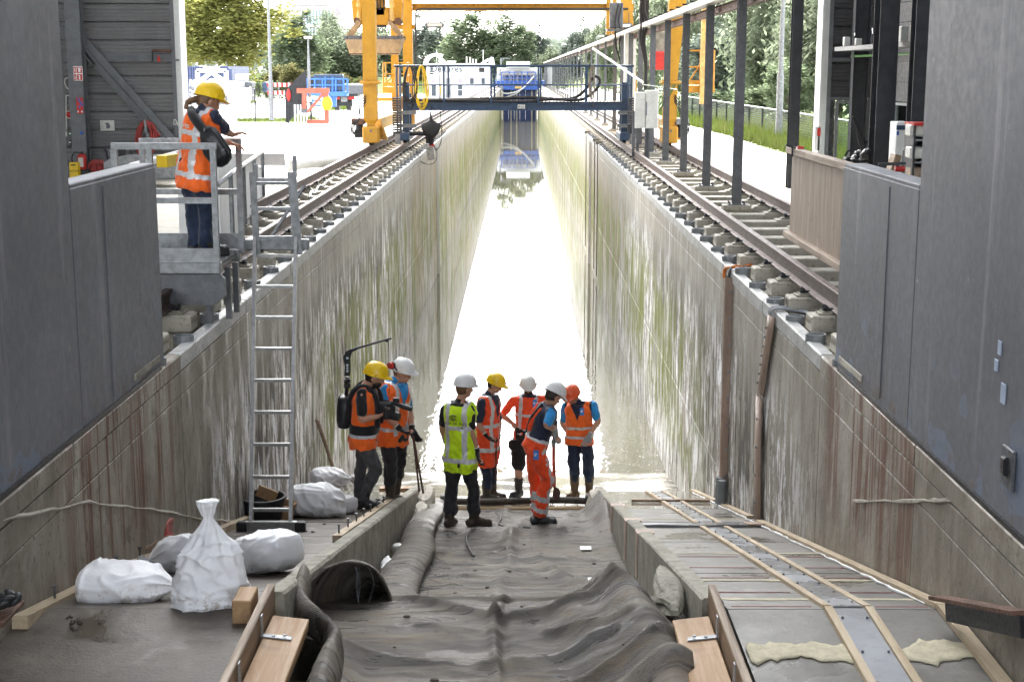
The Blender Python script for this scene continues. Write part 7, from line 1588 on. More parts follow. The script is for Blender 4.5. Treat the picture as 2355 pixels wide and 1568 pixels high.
for i, (y, w) in enumerate(((28.6, .14), (27.6, .1), (24.4, .2), (23.7, .2), (23.1, .22), (22.4, .13))):
    q = MB(); q.cbox((6.4, y, 2.62 + .05 + w * .6), (.12, w, w * 1.3), .012); q.build('terminal_box', M_OFFW, tr_)
q = MB()
for k in range(5): y = 22.3 + k * 1.4; q.tube(spl([(6.4, y, 2.85), (6.45, y + .25, 2.9 + .05 * (k % 2)), (6.5, y + .5, 2.68)]), .012, 4)
q.build('loose_wire', M_GALV_D, tr_)
ch = thing('cable_ladder', 'dark perforated cable channels bending down the right hall wall', 'cable channel', (6.95, 23.5, .8))
for k in range(4):
    y = 24.6 - k * .42; q = MB(); pts = [(6.9, y - .35, 2.5), (6.9, y - .32, 2.25), (6.95, y, 1.9), (6.95, y, .75)]
    for p0, p1 in zip(pts[:-1], pts[1:]): q.bar(p0, p1, .1, .05, up=(1, 0, 0))
    for j in range(11): q.box((6.918, y - .03, .85 + .1 * j), (.006, .03, .025))
    q.build('channel', M_BLKMET, ch)
fcab = thing('control_cabinet', 'pale grey control cabinet with a blue top stripe beside the hall column', 'cabinet', tuple(aY(2075, 400, 22.0)))
a, b_ = aY(2048, 420, 22.4), aY(2085, 280, 22.4); q = MB(); q.cbox(((a.x + b_.x) / 2, 22.4, (a.z + b_.z) / 2), (b_.x - a.x, .4, b_.z - a.z), .01); q.build('cabinet_body', M_WHITE, fcab)
q = MB(); z = b_.z; q.bb(a.x, b_.x, 22.19, 22.2 + .005, z - .12, z - .05); q.build('blue_stripe', M_NAVY, fcab); q = MB(); q.bb(a.x + .005, a.x + .04, 22.19, 22.2, z - .2, z - .14); q.build('blue_label', M_BLUE, fcab)
shl = thing('tool_shelf', 'grey tool shelf with a red top edge beside the right steel plate', 'shelf', tuple(aY(2100, 420, 21.0)))
a, b_ = aY(2087, 430, 21.2), aY(2125, 288, 21.2)
q = MB(); q.bb(a.x, a.x + .03, 21.0, 21.5, a.z, b_.z); q.bb(b_.x, b_.x + .03, 21.0, 21.5, a.z, b_.z); q.bb(a.x + .03, b_.x, 21.46, 21.5, a.z, b_.z); q.build('shelf_side', M_COLDARK, shl)
for y in (321, 372, 418): z = aY(2100, y, 21.2).z; q = MB(); q.bb(a.x + .03, b_.x, 21.0, 21.46, z - .015, z + .01); q.build('shelf_board', M_GALV, shl)
q = MB(); q.bb(a.x - .01, b_.x + .04, 20.98, 21.5, b_.z, b_.z + .04); q.build('shelf_top', M_RED, shl)
for i, (y, m_, lab) in enumerate(((316, M_OFFW, 'grey storage tray on the upper board of the tool shelf'), (367, M_OFFW, 'grey storage tray on the middle board of the tool shelf'), (413, M_BATTEN, 'tan box on the lowest board of the tool shelf'))):
    p = aY(2106, y, 21.15); q = MB(); q.cbox((p.x, 21.2, p.z + .1), (.22, .3, .17), .02)
    for k in range(2): q.cbox((p.x - .05 + .1 * k, 21.06, p.z + .12), (.05, .04, .05), .01)
    tag(q.build('storage_tray', m_), lab, 'tray')
q = MB(); p = aY(2097, 408, 21.1); q.ell((p.x, p.y, p.z), (.05, .05, .11), 10, 6); tag(q.build('yellow_bottle', M_YLW, smooth=True), 'yellow bottle on the lowest board of the tool shelf', 'bottle')
mb = thing('brush_cutter', 'dark jumble of machine handles and hoses behind the timber capping', 'machine', tuple(aY(1975, 370, 24)))
q = MB()
for k in range(12): p = aY(rnd.uniform(1945, 2000), rnd.uniform(352, 378), 24 + rnd.uniform(-.3, .3)); q.ell(p, (rnd.uniform(.05, .14), .1, rnd.uniform(.04, .1)), 8, 5, Euler((0, rnd.uniform(-1, 1), 0)).to_matrix())
q.build('engine_body', M_BLKMET, mb)
q = MB()
for a_, b2 in (((1943, 360), (1950, 347)), ((1950, 347), (1972, 345)), ((1976, 358), (1995, 322)), ((1985, 355), (1960, 270)), ((1962, 268), (1990, 330))): q.cyl(aY(*a_, 24), aY(*b2, 24), .016, n=5)
q.build('machine_handle', M_BLKMET, mb)
wbx = thing('wall_cabinet', 'pale wall cabinet with a red notice right of the door jamb', 'cabinet', tuple(aY(1880, 320, YE - .1)))
a, b_ = aY(1869, 346, YE - .1), aY(1885, 290, YE - .1); q = MB(); q.cbox(((a.x + b_.x) / 2, YE - .15, (a.z + b_.z) / 2), (b_.x - a.x, .2, b_.z - a.z), .01); q.build('cabinet_body', M_WHITE, wbx)
q = MB(); q.box(((a.x + b_.x) / 2 + .02, YE - .255, b_.z - .12), (.07, .006, .16)); q.build('red_notice', M_RED, wbx)
for i, (x, y, Y) in enumerate(((1836, 338, 15.4), (2078, 405, 9.9))):
    p = aY(x, y, Y); cl_ = thing('bar_clamp', ['bar clamp with a red handle gripping the far end of the timber capping', 'bar clamp with a red handle on the right steel plate'][i], 'clamp', tuple(p))
    if i == 0: a, b_, h0, h1 = aY(1806, 334, Y), aY(1830, 341, Y), aY(1834, 340, Y), aY(1848, 341, Y)
    else: a, b_, h0, h1 = aY(2020, 378, 9.6), aY(2083, 376, 9.6), aY(2058, 388, 9.6), aY(2080, 389, 9.6)
    q = MB(); q.bar(a, b_, .012, .02); q.cyl(b_.lerp(a, .3), b_.lerp(a, .3) + V((0, 0, -.1)), .012, n=6); q.build('clamp_bar', M_BLKMET, cl_)
    q = MB(); q.cyl(h0, h1, .02, n=8); q.build('clamp_handle', M_RED, cl_)
a = aY(2062, 395, 21.5)
q = MB(); q.cbox((a.x, 21.8, a.z), (.1, .3, .5), .01, Matrix.Rotation(.25, 3, 'Y')); tag(q.build('brown_board', M_PLY), 'brown board leaning beside the pale cabinet', 'board')
q = MB(); a, b_ = aY(2072, 420, 21.6), aY(2086, 345, 21.6); q.cbox(((a.x + b_.x) / 2, 21.6, (a.z + b_.z) / 2), (b_.x - a.x, .05, b_.z - a.z), .008); tag(q.build('grey_sheet', M_GALV), 'narrow grey panel standing beside the tool shelf', 'sheet')
# ------------------------------------------------------------------ people
def cloth(name, c, var=.14, rough=.75, sc=14, c2=None, sheen=.2):
    m = mat(name, c, rough, var=var, sc=sc, c2=c2, bump=.2, bsc=90, spec=.25)
    m.node_tree.nodes['Principled BSDF'].inputs['Sheen Weight'].default_value = sheen; return m
M_SKIN = mat('skin', (.5, .27, .18), .5, var=.1, sc=20, c2=(.42, .19, .13), bump=.05, spec=.4); M_SKIN.node_tree.nodes['Principled BSDF'].inputs['Subsurface Weight'].default_value = .08
M_ORG = cloth('hi_vis_orange', (.95, .15, .018), .1, .6); M_ORG2 = cloth('hi_vis_red_orange', (.95, .085, .02), .1, .6); M_LIME = cloth('hi_vis_yellow', (.62, .9, .015), .08, .6)
M_TAPE = mat('reflective_tape', (.62, .62, .64), .35, .15, var=.12, sc=20, c2=(.45, .45, .47), bump=.03)
M_BLKC = cloth('black_cloth', (.014, .014, .016)); M_NAVYC = cloth('navy_cloth', (.022, .028, .055)); M_SKY = cloth('sky_blue_cloth', (.03, .27, .62)); M_JEAN = cloth('dark_jeans', (.016, .026, .055), .3, c2=(.035, .052, .09)); M_GREYJ = cloth('grey_jeans', (.06, .06, .063), .3, c2=(.11, .11, .112)); M_DKTR = cloth('dark_work_trousers', (.03, .03, .033), .3, c2=(.065, .065, .068))
M_BOOT = mat('muddy_boots', (.05, .035, .025), .6, var=.35, sc=14, c2=(.16, .12, .08), bump=.25); M_BOOTB = mat('brown_boots', (.12, .075, .04), .6, var=.3, sc=14, c2=(.05, .035, .025), bump=.25); M_BOOTK = mat('black_boots', (.02, .02, .021), .5, var=.3, sc=12, c2=(.07, .06, .05), bump=.15)
M_GLOVE = cloth('black_glove', (.016, .016, .017)); M_GLOVEG = cloth('grey_glove', (.3, .3, .31), c2=(.12, .12, .13))
M_HAIR = mat('dark_hair', (.03, .02, .014), .55, var=.4, sc=40, bump=.3); M_HAIRB = mat('brown_hair', (.16, .085, .04), .5, var=.35, sc=30, bump=.3)
H_WHITE = mat('white_helmet', (.72, .72, .71), .3, var=.05, sc=6, c2=(.55, .55, .53), bump=.02, edge=.2); H_YEL = mat('yellow_helmet', (.85, .55, .01), .28, var=.06, sc=6, bump=.02); H_ORG = mat('orange_helmet', (.75, .1, .03), .32, var=.06, sc=6, bump=.02)
M_PATCH = mat('blue_patch', (.02, .2, .62), .5, var=.08, sc=10, bump=0)

TMP = bpy.data.scenes.new('workbench')          # a bare scene in which single meshes are united quickly
def remesh(ob, vox, it=4, disp=None, paint=None, mats=None):
    m = ob.modifiers.new('union', 'REMESH'); m.mode = 'VOXEL'; m.voxel_size = vox; m.use_smooth_shade = True
    if it: s = ob.modifiers.new('soft', 'SMOOTH'); s.iterations = it; s.factor = .5
    TMP.collection.objects.link(ob); TMP.view_layers[0].update(); dg = TMP.view_layers[0].depsgraph
    me = bpy.data.meshes.new_from_object(ob.evaluated_get(dg)); TMP.collection.objects.unlink(ob); old = ob.data; ob.modifiers.clear(); ob.data = me
    me.materials.clear()
    for k in (mats or list(old.materials)): me.materials.append(k)
    o3 = ORG[ob.name]
    if disp:
        moved = [v.co + v.normal * disp(v.co + o3) for v in me.vertices]
        me.vertices.foreach_set('co', [c for p in moved for c in p]); me.update()
    if paint:
        me.polygons.foreach_set('material_index', [paint(p.center + o3, p.normal) for p in me.polygons])
    me.polygons.foreach_set('use_smooth', [True] * len(me.polygons)); me.name = ob.name; return ob
def limb(q, pts, n=12, k=4):
    P = spl([p for p, r in pts], k); Rr = []
    for i in range(len(pts) - 1):
        for j in range(k): Rr.append(pts[i][1] + (pts[i + 1][1] - pts[i][1]) * j / k)
    Rr.append(pts[-1][1]); q.tube(P, Rr, n); q.ell(P[0], Rr[0], 12, 8); q.ell(P[-1], Rr[-1], 12, 8)
def ring(c, a, b, ra, rb, n=24, e=.85):
    out = []
    for i in range(n):
        t = 2 * pi * i / n; x, y = cos(t), sin(t); out.append(c + a * (math.copysign(abs(x) ** e, x) * ra) + b * (math.copysign(abs(y) ** e, y) * rb))
    return out
def hand(q, w, d, nrm, s=1.0, curl=.5, thumb=1):
    """palm, four unequal bent fingers and a thumb leaving the side of the palm"""
    d = d.normalized(); sd = d.cross(nrm).normalized(); nrm = sd.cross(d).normalized(); c = w + d * .045 * s
    q.loft([ring(w + d * t * s, sd, nrm, a * s, b * s, 12) for t, a, b in ((-.02, .026, .021), (.0, .03, .02), (.04, .041, .017), (.085, .041, .014), (.095, .034, .011))])
    for k, (o, L) in enumerate(((-.031, .066), (-.0105, .078), (.0105, .073), (.03, .058))):
        p = w + (d * .088 + sd * o) * s; dd = d.copy(); pts = [(p - d * .015 * s, .0088 * s)]
        for j, f in enumerate((.45, .32, .23)):
            a = curl * (.55 + .45 * j) * (1 + .1 * k); dd = (dd * cos(a) - nrm * sin(a)).normalized(); p = p + dd * L * f * s; nn = nrm; nrm2 = (sd.cross(dd)).normalized(); pts.append((p, (.0084 - .0008 * j) * s))
        limb(q, pts, 8, 2)
    p = w + (d * .025 + sd * -.034 * thumb) * s; t1 = p + (d * .035 - sd * .022 * thumb - nrm * .012) * s; t2 = t1 + (d * .03 - sd * .004 * thumb - nrm * .016 * (1 + curl)) * s
    limb(q, [(p - d * .01 * s, .013 * s), (t1, .0105 * s), (t2, .0088 * s)], 8, 3)

def helmet(root, c, F, U, m_, label=None, band=None):
    S = F.cross(U).normalized(); U = S.cross(F).normalized(); n = 28; q = MB(); rings = []
    def pt(a, el, k=1.0, drop=0.0):
        x, y = cos(a), sin(a); r = cos(el); pk = max(0, x) ** 3
        return c + F * (x * r * .137 * k - .004) + S * (y * r * .115 * k) + U * (sin(el) * .125 * k - drop)
    for el in (89, 75, 60, 45, 30, 15, 3): rings.append([pt(2 * pi * i / n, R(el)) + U * (.006 * math.exp(-(sin(2 * pi * i / n) / .16) ** 2) * (el > 10) if cos(2 * pi * i / n) != 2 else 0) for i in range(n)])
    rings.append([pt(2 * pi * i / n, 0, 1.03) - U * .012 for i in range(n)])
    def brim(i, o): a = 2 * pi * i / n; f = max(0, cos(a)) ** 1.6; return pt(a, 0, 1.03 + .03 * o) + F * (.048 * f * o) - U * (.016 + .006 * o + .012 * f * o) + U * (.004 * (cos(a) < -.4))
    rings.append([brim(i, 1.0) for i in range(n)]); rings.append([brim(i, 1.0) - U * .004 for i in range(n)]); rings.append([pt(2 * pi * i / n, 0, .97) - U * .016 for i in range(n)])
    q.loft(rings, caps=False); h = q.build('helmet', m_, root, smooth=True)
    q = MB()
    for s in (-1, 1): p = c + S * (s * .118) - U * .002 + F * .01; q.cbox(tuple(p), (.03, .03, .03), .006, Matrix((F, S, U)).transposed()); 
    q.build('helmet_slot', m_, h)
    if band: 
        q = MB(); p = c + F * .152 + U * .012; q.loft([[c + F * (.137 * cos(a) * 1.02) + S * (.115 * sin(a) * 1.02) + U * z for a in [(-.28 + .56 * k / 6) for k in range(7)]] for z in (.008, .036)], caps=False, closed=False); q.build('helmet_label', M_WHITE, h)
    return h

def person(label, Y0, px, J, wear, gaze, up=None, group='workers in the flume'):
    """J: joints in picture measure with a depth offset; every joint becomes a point in the place"""
    P = {k: (aY(*px(v[0], v[1]), Y0 + (v[2] if len(v) > 2 else 0))) for k, v in J.items()}
    root = thing('person', label, 'person', tuple((P['anR'] + P['anL']) / 2 - V((0, 0, .1))), group)
    hip, neck = P['hip'], P['neck']; spn = (neck - hip).normalized(); L = (neck - hip).length
    side = (P['shR'] - P['shL']); side = (side - spn * side.dot(spn)).normalized(); dep = spn.cross(side).normalized()     # dep points forwards
    F = V(gaze).normalized(); U0 = V(up or (0, 0, 1)); S = F.cross(U0).normalized(); U = S.cross(F).normalized(); hd = P['head']
    k = wear.get('k', 1.0)
    # one continuous body
    q = MB()
    def torso(b_, g, lo=0.0, hi=1.0, hem=0.0, sh=1.0):
        prof = [(-.1 - hem, .165, .118), (-.02, .17, .122), (.12, .158, .115), (.3, .15, .112), (.55, .165, .12), (.78, .178, .118), (.9, .165, .1), (.98, .11, .075)]
        rings = []
        for t, a, d_ in prof:
            if hem > .15 and t < .5: a = max(a, .17); d_ = max(d_, .124)
            if hem and t > .5: a *= .9
            c = hip + spn * (L * t); rings.append(ring(c, side, dep, (a * sh + g) * k, (d_ + g) * k))
        b_.loft(rings)
        mc = hip + spn * L * .9; sv = wear.get('span', .6) if hem else 1.0; g2 = g if not hem else g * .7
        limb(b_, [(mc.lerp(P['shL'], sv), (.052 + g2) * k), (mc, (.06 + g2 * .8) * k), (mc.lerp(P['shR'], sv), (.052 + g2) * k)])
    torso(q, -.012)
    limb(q, [(hip + spn * L * .88, .062 * k), (neck, .056 * k), (hd - U * .05 - F * .012, .054 * k)])
    q.ell(hd + U * .012 - F * .008, (.077, .097, .108), 16, 12, Matrix((S, F, U)).transposed()); q.ell(hd + F * .03 - U * .062, (.053, .06, .055), 14, 10, Matrix((S, F, U)).transposed()); q.ell(hd + F * .062 - U * .09, (.024, .022, .02), 10, 8, Matrix((S, F, U)).transposed())
    q.ell(hd + F * .1 - U * .028, (.0135, .02, .024), 10, 8, Matrix((S, F, U)).transposed()); q.ell(hd + F * .082 + U * .012, (.05, .016, .012), 10, 8, Matrix((S, F, U)).transposed())
    for s in (-1, 1): q.ell(hd + S * (s * .077) - U * .018 - F * .006, (.012, .021, .03), 10, 8, Matrix((S, F, U)).transposed())
    for s in ('L', 'R'):
        limb(q, [(P['sh' + s], .05 * k), (P['sh' + s].lerp(P['el' + s], .5), .044 * k), (P['el' + s], .038 * k), (P['el' + s].lerp(P['wr' + s], .35), .039 * k), (P['wr' + s], .026 * k)])
        h_ = hip + side * ((.085 if s == 'R' else -.085) * k); lr = .72 if wear.get('leg', 1.0) >= 1 else 1.0; limb(q, [(h_, .085 * k * lr), (P['kn' + s], .056 * k * lr), (P['kn' + s].lerp(P['an' + s], .35), .056 * k * lr), (P['an' + s], .04 * k)])
        hd_ = P['hd' + s] - P['wr' + s]; nr = V(wear.get('palm' + s, (0, 1, .2)))
        hand(q, P['wr' + s], hd_, nr, 1.0, wear.get('curl' + s, .55), 1 if s == 'R' else -1)
    b_ = remesh(q.build('body', M_SKIN, root), .0085, 3); ORG[b_.name] = ORG[root.name]
    # face
    f = MB()
    for s in (-1, 1): f.ell(hd + F * .0905 + S * (s * .03) - U * .006, (.011, .006, .006), 8, 6, Matrix((S, F, U)).transposed())
    f.builds('eye', M_HAIR, root); f = MB(); f.ell(hd + F * .0885 - U * .066, (.022, .006, .0045), 8, 6, Matrix((S, F, U)).transposed()); f.build('mouth', mat('lips', (.32, .1, .08), .5), root)
    hm = wear.get('hair', M_HAIR); f = MB(); f.ell(hd + U * .012 - F * .022, (.082, .094, .106), 16, 12, Matrix((S, F, U)).transposed()); f.ell(hd - F * .05 - U * .04, (.062, .05, .05), 12, 8, Matrix((S, F, U)).transposed()); f.build('hair', hm, root, smooth=True)
    if wear.get('beard'): f = MB(); f.ell(hd + F * .036 - U * .07, (.058, .06, .05), 14, 10, Matrix((S, F, U)).transposed()); f.build('beard', M_HAIR, root, smooth=True)
    fold = lambda amp, fq=9: (lambda p: amp * (noise.noise(V((p.x * fq, p.y * fq, p.z * fq * .8))) + .6 * noise.noise(V((p.x * fq * 2.2, p.y * fq * 2.2, p.z * fq * 1.8)))))
    # shirt with sleeves
    if wear.get('shirt'):
        q = MB(); torso(q, .002); sl = wear.get('sleeve', .5); nk = wear.get('collar', .99)
        limb(q, [(hip + spn * L * .92, .066 * k), (hip + spn * L * nk, .062 * k)])
        for s in ('L', 'R'):
            e = P['sh' + s].lerp(P['el' + s], min(1, sl * 1.5)); limb(q, [(P['sh' + s], .06 * k), (P['sh' + s].lerp(e, .5), .058 * k), (e, .056 * k)])
            if sl > .8: limb(q, [(P['el' + s], .053 * k), (P['el' + s].lerp(P['wr' + s], sl - .7), .045 * k)])
        ms_ = [wear['shirt'], wear.get('sleeves', wear['shirt'])]
        spaint = lambda p, nn: 1 if abs((p - hip).dot(side)) > .185 * k else 0
        if wear.get('shirt_paint'): ms_ += [M_TAPE]; spaint = wear['shirt_paint'](hip, spn, side, dep, L, k)
        o = remesh(q.build('shirt', wear['shirt'], root), .011, 3, fold(.014, 10), spaint, ms_)
    # trousers or shorts
    q = MB(); tr = wear['trousers']; ln = wear.get('leg', 1.0)
    q.loft([ring(hip + V((0, 0, dz)), side, dep, a * k, b2 * k) for dz, a, b2 in ((.1, .158, .12), (.04, .168, .126), (-.04, .175, .132), (-.09, .165, .125))])
    for s in ('L', 'R'):
        h_ = hip + side * ((.088 if s == 'R' else -.088) * k) - V((0, 0, .04)); kn, an = P['kn' + s], P['an' + s]
        if ln >= 1: limb(q, [(h_, .098 * k), (h_.lerp(kn, .5), .09 * k), (kn, .074 * k), (kn.lerp(an, .4), .072 * k), (kn.lerp(an, wear.get('cuff', .92)), wear.get('cuffr', .062) * k)])
        else: limb(q, [(h_, .1 * k), (h_.lerp(kn, .6), .1 * k), (h_.lerp(kn, 1.02), .098 * k)])
    if wear.get('bib'):
        rings = [ring(hip + spn * (L * t), side, dep, (a + .014) * k, (d_ + .014) * k) for t, a, d_ in ((-.08, .17, .124), (.1, .166, .12), (.22, .16, .118))]
        q.loft(rings)
        limb(q, [(hip + spn * L * .2 - dep * .12 * k, .03), (hip + spn * L * .55 - dep * .135 * k + side * .03, .024), (hip + spn * L * .9 - dep * .1 * k + side * .09, .02)]); limb(q, [(hip + spn * L * .2 - dep * .12 * k, .03), (hip + spn * L * .55 - dep * .135 * k - side * .03, .024), (hip + spn * L * .9 - dep * .1 * k - side * .09, .02)])
    tm = [tr] + ([M_TAPE] if wear.get('tr_paint') else [])
    remesh(q.build('trousers', tr, root), .0105, 3, fold(.023, 8), wear['tr_paint'](hip, spn, side, dep, P) if wear.get('tr_paint') else None, tm)
    # vest
    if wear.get('vest'):
        hem = wear.get('hem', .12); q = MB(); torso(q, wear.get('loose', .027), hem=hem, sh=1.04)
        def vp(p, nn):
            d = p - hip; t = d.dot(spn) / L; u = d.dot(side); v = d.dot(dep)
            if wear.get('vneck', True) and v > 0 and t > .55 and abs(u - .0) < (t - .55) * .2: return 2
            if t > .93 and abs(u) < .085: return 2
            for (a, b2) in wear.get('bands', ((.02, .1), (.32, .4))):
                if a < t < b2: return 1
            for (c_, w_) in wear.get('verts', ((.1, .026),)):
                if abs(abs(u) - c_) < w_ and t > wear.get('vmin', .02): return 1
            return 0
        def vd(p):
            d = p - hip; t = d.dot(spn) / L; return fold(.021, 9)(p) * (1 + .6 * max(0, .4 - t)) + .006 * sin(d.dot(side) * 46 + 3) * max(0, .25 - t)
        remesh(q.build('vest', wear['vest'], root), .009, 2, vd, vp, [wear['vest'], M_TAPE, wear.get('shirt', M_BLKC)])
    # boots, gloves, helmet
    for s in ('L', 'R'):
        an, toe = P['an' + s], P['toe' + s]; q = MB(); fd = toe - an; fd.z = 0; fd.normalize(); gr = wear['ground'](an, toe); sl_ = wear.get('sole', .0)
        base = V((an.x, an.y, gr + .05)); tz = V((an.x + fd.x * .2, an.y + fd.y * .2, wear['ground'](an + fd * .2, toe) + .045))
        limb(q, [(base - fd * .05, .052), (base + fd * .05 + V((0, 0, .012)), .054), (base.lerp(tz, .62), .05), (tz - fd * .03, .046)]); limb(q, [(base + V((0, 0, .02)), .052), (an.lerp(P['kn' + s], wear.get('shaft', .35)), wear.get('shaftr', .062))])
        q.loft([[base.lerp(tz, t) + fd.cross(V((0, 0, 1))) * (w_ * x) + V((0, 0, z - .048 + (0 if z else .0))) for x, z in ((-1, 0), (1, 0), (1, .03), (-1, .03))] for t, w_ in ((-.42, .035), (-.3, .046), (.3, .046), (.65, .052), (.95, .046), (1.08, .03))])
        remesh(q.build('boot', wear['boots'], root), .01, 2, fold(.005, 14))
        if wear.get('gloves'):
            q = MB(); hand(q, P['wr' + s], P['hd' + s] - P['wr' + s], V(wear.get('palm' + s, (0, 1, .2))), 1.16, wear.get('curl' + s, .55), 1 if s == 'R' else -1)
            dv = (P['wr' + s] - P['el' + s]).normalized(); q.tube([P['wr' + s] - dv * .05, P['wr' + s] - dv * .02, P['wr' + s] + dv * .01], [.037, .034, .036], 12); o = remesh(q.build('glove', wear['gloves'], root), .0055, 2)
            f = MB(); f.tube([P['wr' + s] - dv * .055, P['wr' + s] - dv * .043], .0385, 12); f.build('cuff', M_OFFW, o)
    helmet(root, hd + U * wear.get('hu', .045), (F + U * wear.get('tilt', .12)).normalized(), U, wear['helmet'], band=wear.get('hlabel'))
    return root, P, dict(F=F, U=U, S=S, hip=hip, neck=neck, spn=spn, side=side, dep=dep, L=L, hd=hd)
def dec(Y): return deckz(Y)
gd = lambda a, t: deckz(a.y); gf = lambda a, t: floorz(a.y) + .03; gs = lambda a, t: floorz(a.y) + .004
A = lambda x, y: (690 + .33 * x, 747.4 + .33 * y); B = lambda x, y: (948.7 + .2934 * x, 805 + .2934 * y)
def patch_on(root, c, n, upv, w, h, mark=True, name='chest_badge'):
    n = n.normalized(); u = upv - n * upv.dot(n); u.normalize(); s = u.cross(n).normalized(); q = MB()
    q.loft([[c + s * (x * w / 2) + u * (z * h / 2) + n * d for x, z in ((-1, -1), (1, -1), (1, 1), (-1, 1))] for d in (-.01, .006)]); o = q.build(name, M_PATCH, root)
    q = MB(); q.tube([c + n * .008 + s * (w * .26 * cos(a)) + u * (w * .26 * sin(a) + h * .04) for a in [.6 + 4.4 * k / 9 for k in range(10)]], .0045, 5); q.ell(c + n * .008 + u * h * .03, (.008, .008, .008), 6, 4); q.build('badge_mark', M_WHITE, o); return o

# the camera operator
Yc1 = on(*A(440, 1280), deckz).y + .05
J = dict(head=(524, 358), neck=(455, 428), shR=(428, 478, -.17), shL=(470, 470, .17), elR=(428, 655, -.24), wrR=(545, 636, -.16), hdR=(600, 612, -.13), elL=(500, 640, .2), wrL=(590, 590, .08), hdL=(640, 585, .03), hip=(448, 775),
         knR=(530, 1000, -.1), anR=(440, 1200, -.06), toeR=(530, 1270, -.1), knL=(425, 1000, .12), anL=(415, 1200, .12), toeL=(520, 1250, .1))
r1, P1, K1 = person('man in a yellow helmet filming with a shoulder rig and camera, orange vest', Yc1, A, J, dict(shirt=M_BLKC, sleeve=.5, trousers=M_GREYJ, vest=M_ORG, bands=((.03, .1),), verts=(), hem=.1, helmet=H_YEL, boots=M_BOOTK, shaft=.2, beard=True, ground=gd, palmR=(0, -.3, -1), palmL=(0, .3, -1)), (1, -.05, -.35))
rig = thing('camera_rig', 'black camera support rig with a long boom arm worn by the camera operator', 'camera rig', tuple(P1['shL']))
def a1(x, y, d=0): return aY(*A(x, y), Yc1 + d)
q = MB(); q.loft([ring(a1(312, y, .0), V((1, 0, 0)), V((0, 1, 0)), w, dd, 16, .6) for y, w, dd in ((488, .05, .08), (500, .07, .12), (560, .08, .14), (650, .085, .14), (700, .07, .12), (712, .04, .08))]); q.build('backpack', M_BLKMET, rig, smooth=True)
q = MB(); K = K1; q.loft([ring(K['hip'] + K['spn'] * (K['L'] * t), K['side'], K['dep'], .2, .158, 24) for t in (.1, .12, .26, .28)]); q.build('waist_belt', M_BLKC, rig, smooth=True)
q = MB()
for s in (-1, 1): q.tube(spl([K['hip'] + K['side'] * (s * .1) - K['dep'] * .15 + K['spn'] * K['L'] * .3, K['hip'] + K['side'] * (s * .11) - K['dep'] * .13 + K['spn'] * K['L'] * .85, K['hip'] + K['side'] * (s * .11) + K['spn'] * K['L'] * 1.04, K['hip'] + K['side'] * (s * .11) + K['dep'] * .145 + K['spn'] * K['L'] * .8, K['hip'] + K['side'] * (s * .1) + K['dep'] * .16 + K['spn'] * K['L'] * .25]), .032, 7)
q.build('shoulder_strap', M_BLKC, rig, smooth=True)
q = MB(); q.tube([a1(322, 500), a1(327, 440)], .022, 8); q.build('mast', M_BLKMET, rig)
q = MB()
for k in range(6): q.cyl(a1(329, 436 - k * 13), a1(329, 428 - k * 13), .038 if k < 5 else .03, n=12)
q.builds('bellows_ring', M_BLACK, rig)
q = MB(); q.loft([[a1(x, y, d) for x, y in ((308, 355), (312, 290), (300, 225), (318, 185), (352, 168), (362, 190), (350, 230), (352, 300), (348, 355))] for d in (-.02, .02)]); q.build('arm_plate', M_BLKMET, rig)
q = MB()
for y in (230, 280, 300, 320): q.cyl(a1(330, y, -.025), a1(330, y, .025), .014, n=8)
q.build('arm_hole', M_GALV, rig)
q = MB(); q.tube([a1(350, 180), a1(390, 165), a1(400, 160), a1(637, 92)], [.02, .018, .013, .011], 8); q.cyl(a1(600, 115), a1(603, 104), .02, n=8); q.build('boom', M_BLKMET, rig); q = MB(); q.tube([a1(615, 105), a1(620, 250), a1(622, 480)], .003, 4); q.build('suspension_line', M_BLACK, rig)
vc = thing('video_camera', 'black video camera with a shotgun microphone in the hands of the camera operator', 'video camera', tuple(a1(610, 590, -.1)))
q = MB(); q.cbox(tuple(a1(560, 580, -.05)), (.26, .13, .15), .02); q.cbox(tuple(a1(620, 600, -.05)), (.14, .12, .16), .02); q.build('camera_body', M_BLKMET, vc)
q = MB(); q.cyl(a1(635, 625, -.06), a1(690, 640, -.09), .052, .048, n=16); q.cyl(a1(690, 640, -.09), a1(694, 641, -.092), .04, n=16); q.build('lens', M_BLKMET, vc)
q = MB(); q.tube(spl([a1(560, 545, -.05), a1(570, 530, -.05), a1(620, 535, -.05), a1(650, 550, -.05)]), .016, 7); q.cbox(tuple(a1(670, 525, -.05)), (.07, .05, .06), .01); q.build('top_handle', M_BLKMET, vc)
q = MB(); q.cyl(a1(640, 540, -.05), a1(700, 560, -.1), .02, n=10); q.cyl(a1(700, 560, -.1), a1(778, 586, -.16), .027, n=12); q.build('microphone', M_BLACK, vc); q = MB(); q.cyl(a1(616, 512, -.05), a1(622, 516, -.05), .015, n=8); q.build('red_button', M_RED, vc)
q = MB(); q.cbox(tuple(a1(600, 612, -.2)), (.06, .06, .13), .02); q.build('side_grip', M_BLACK, vc)

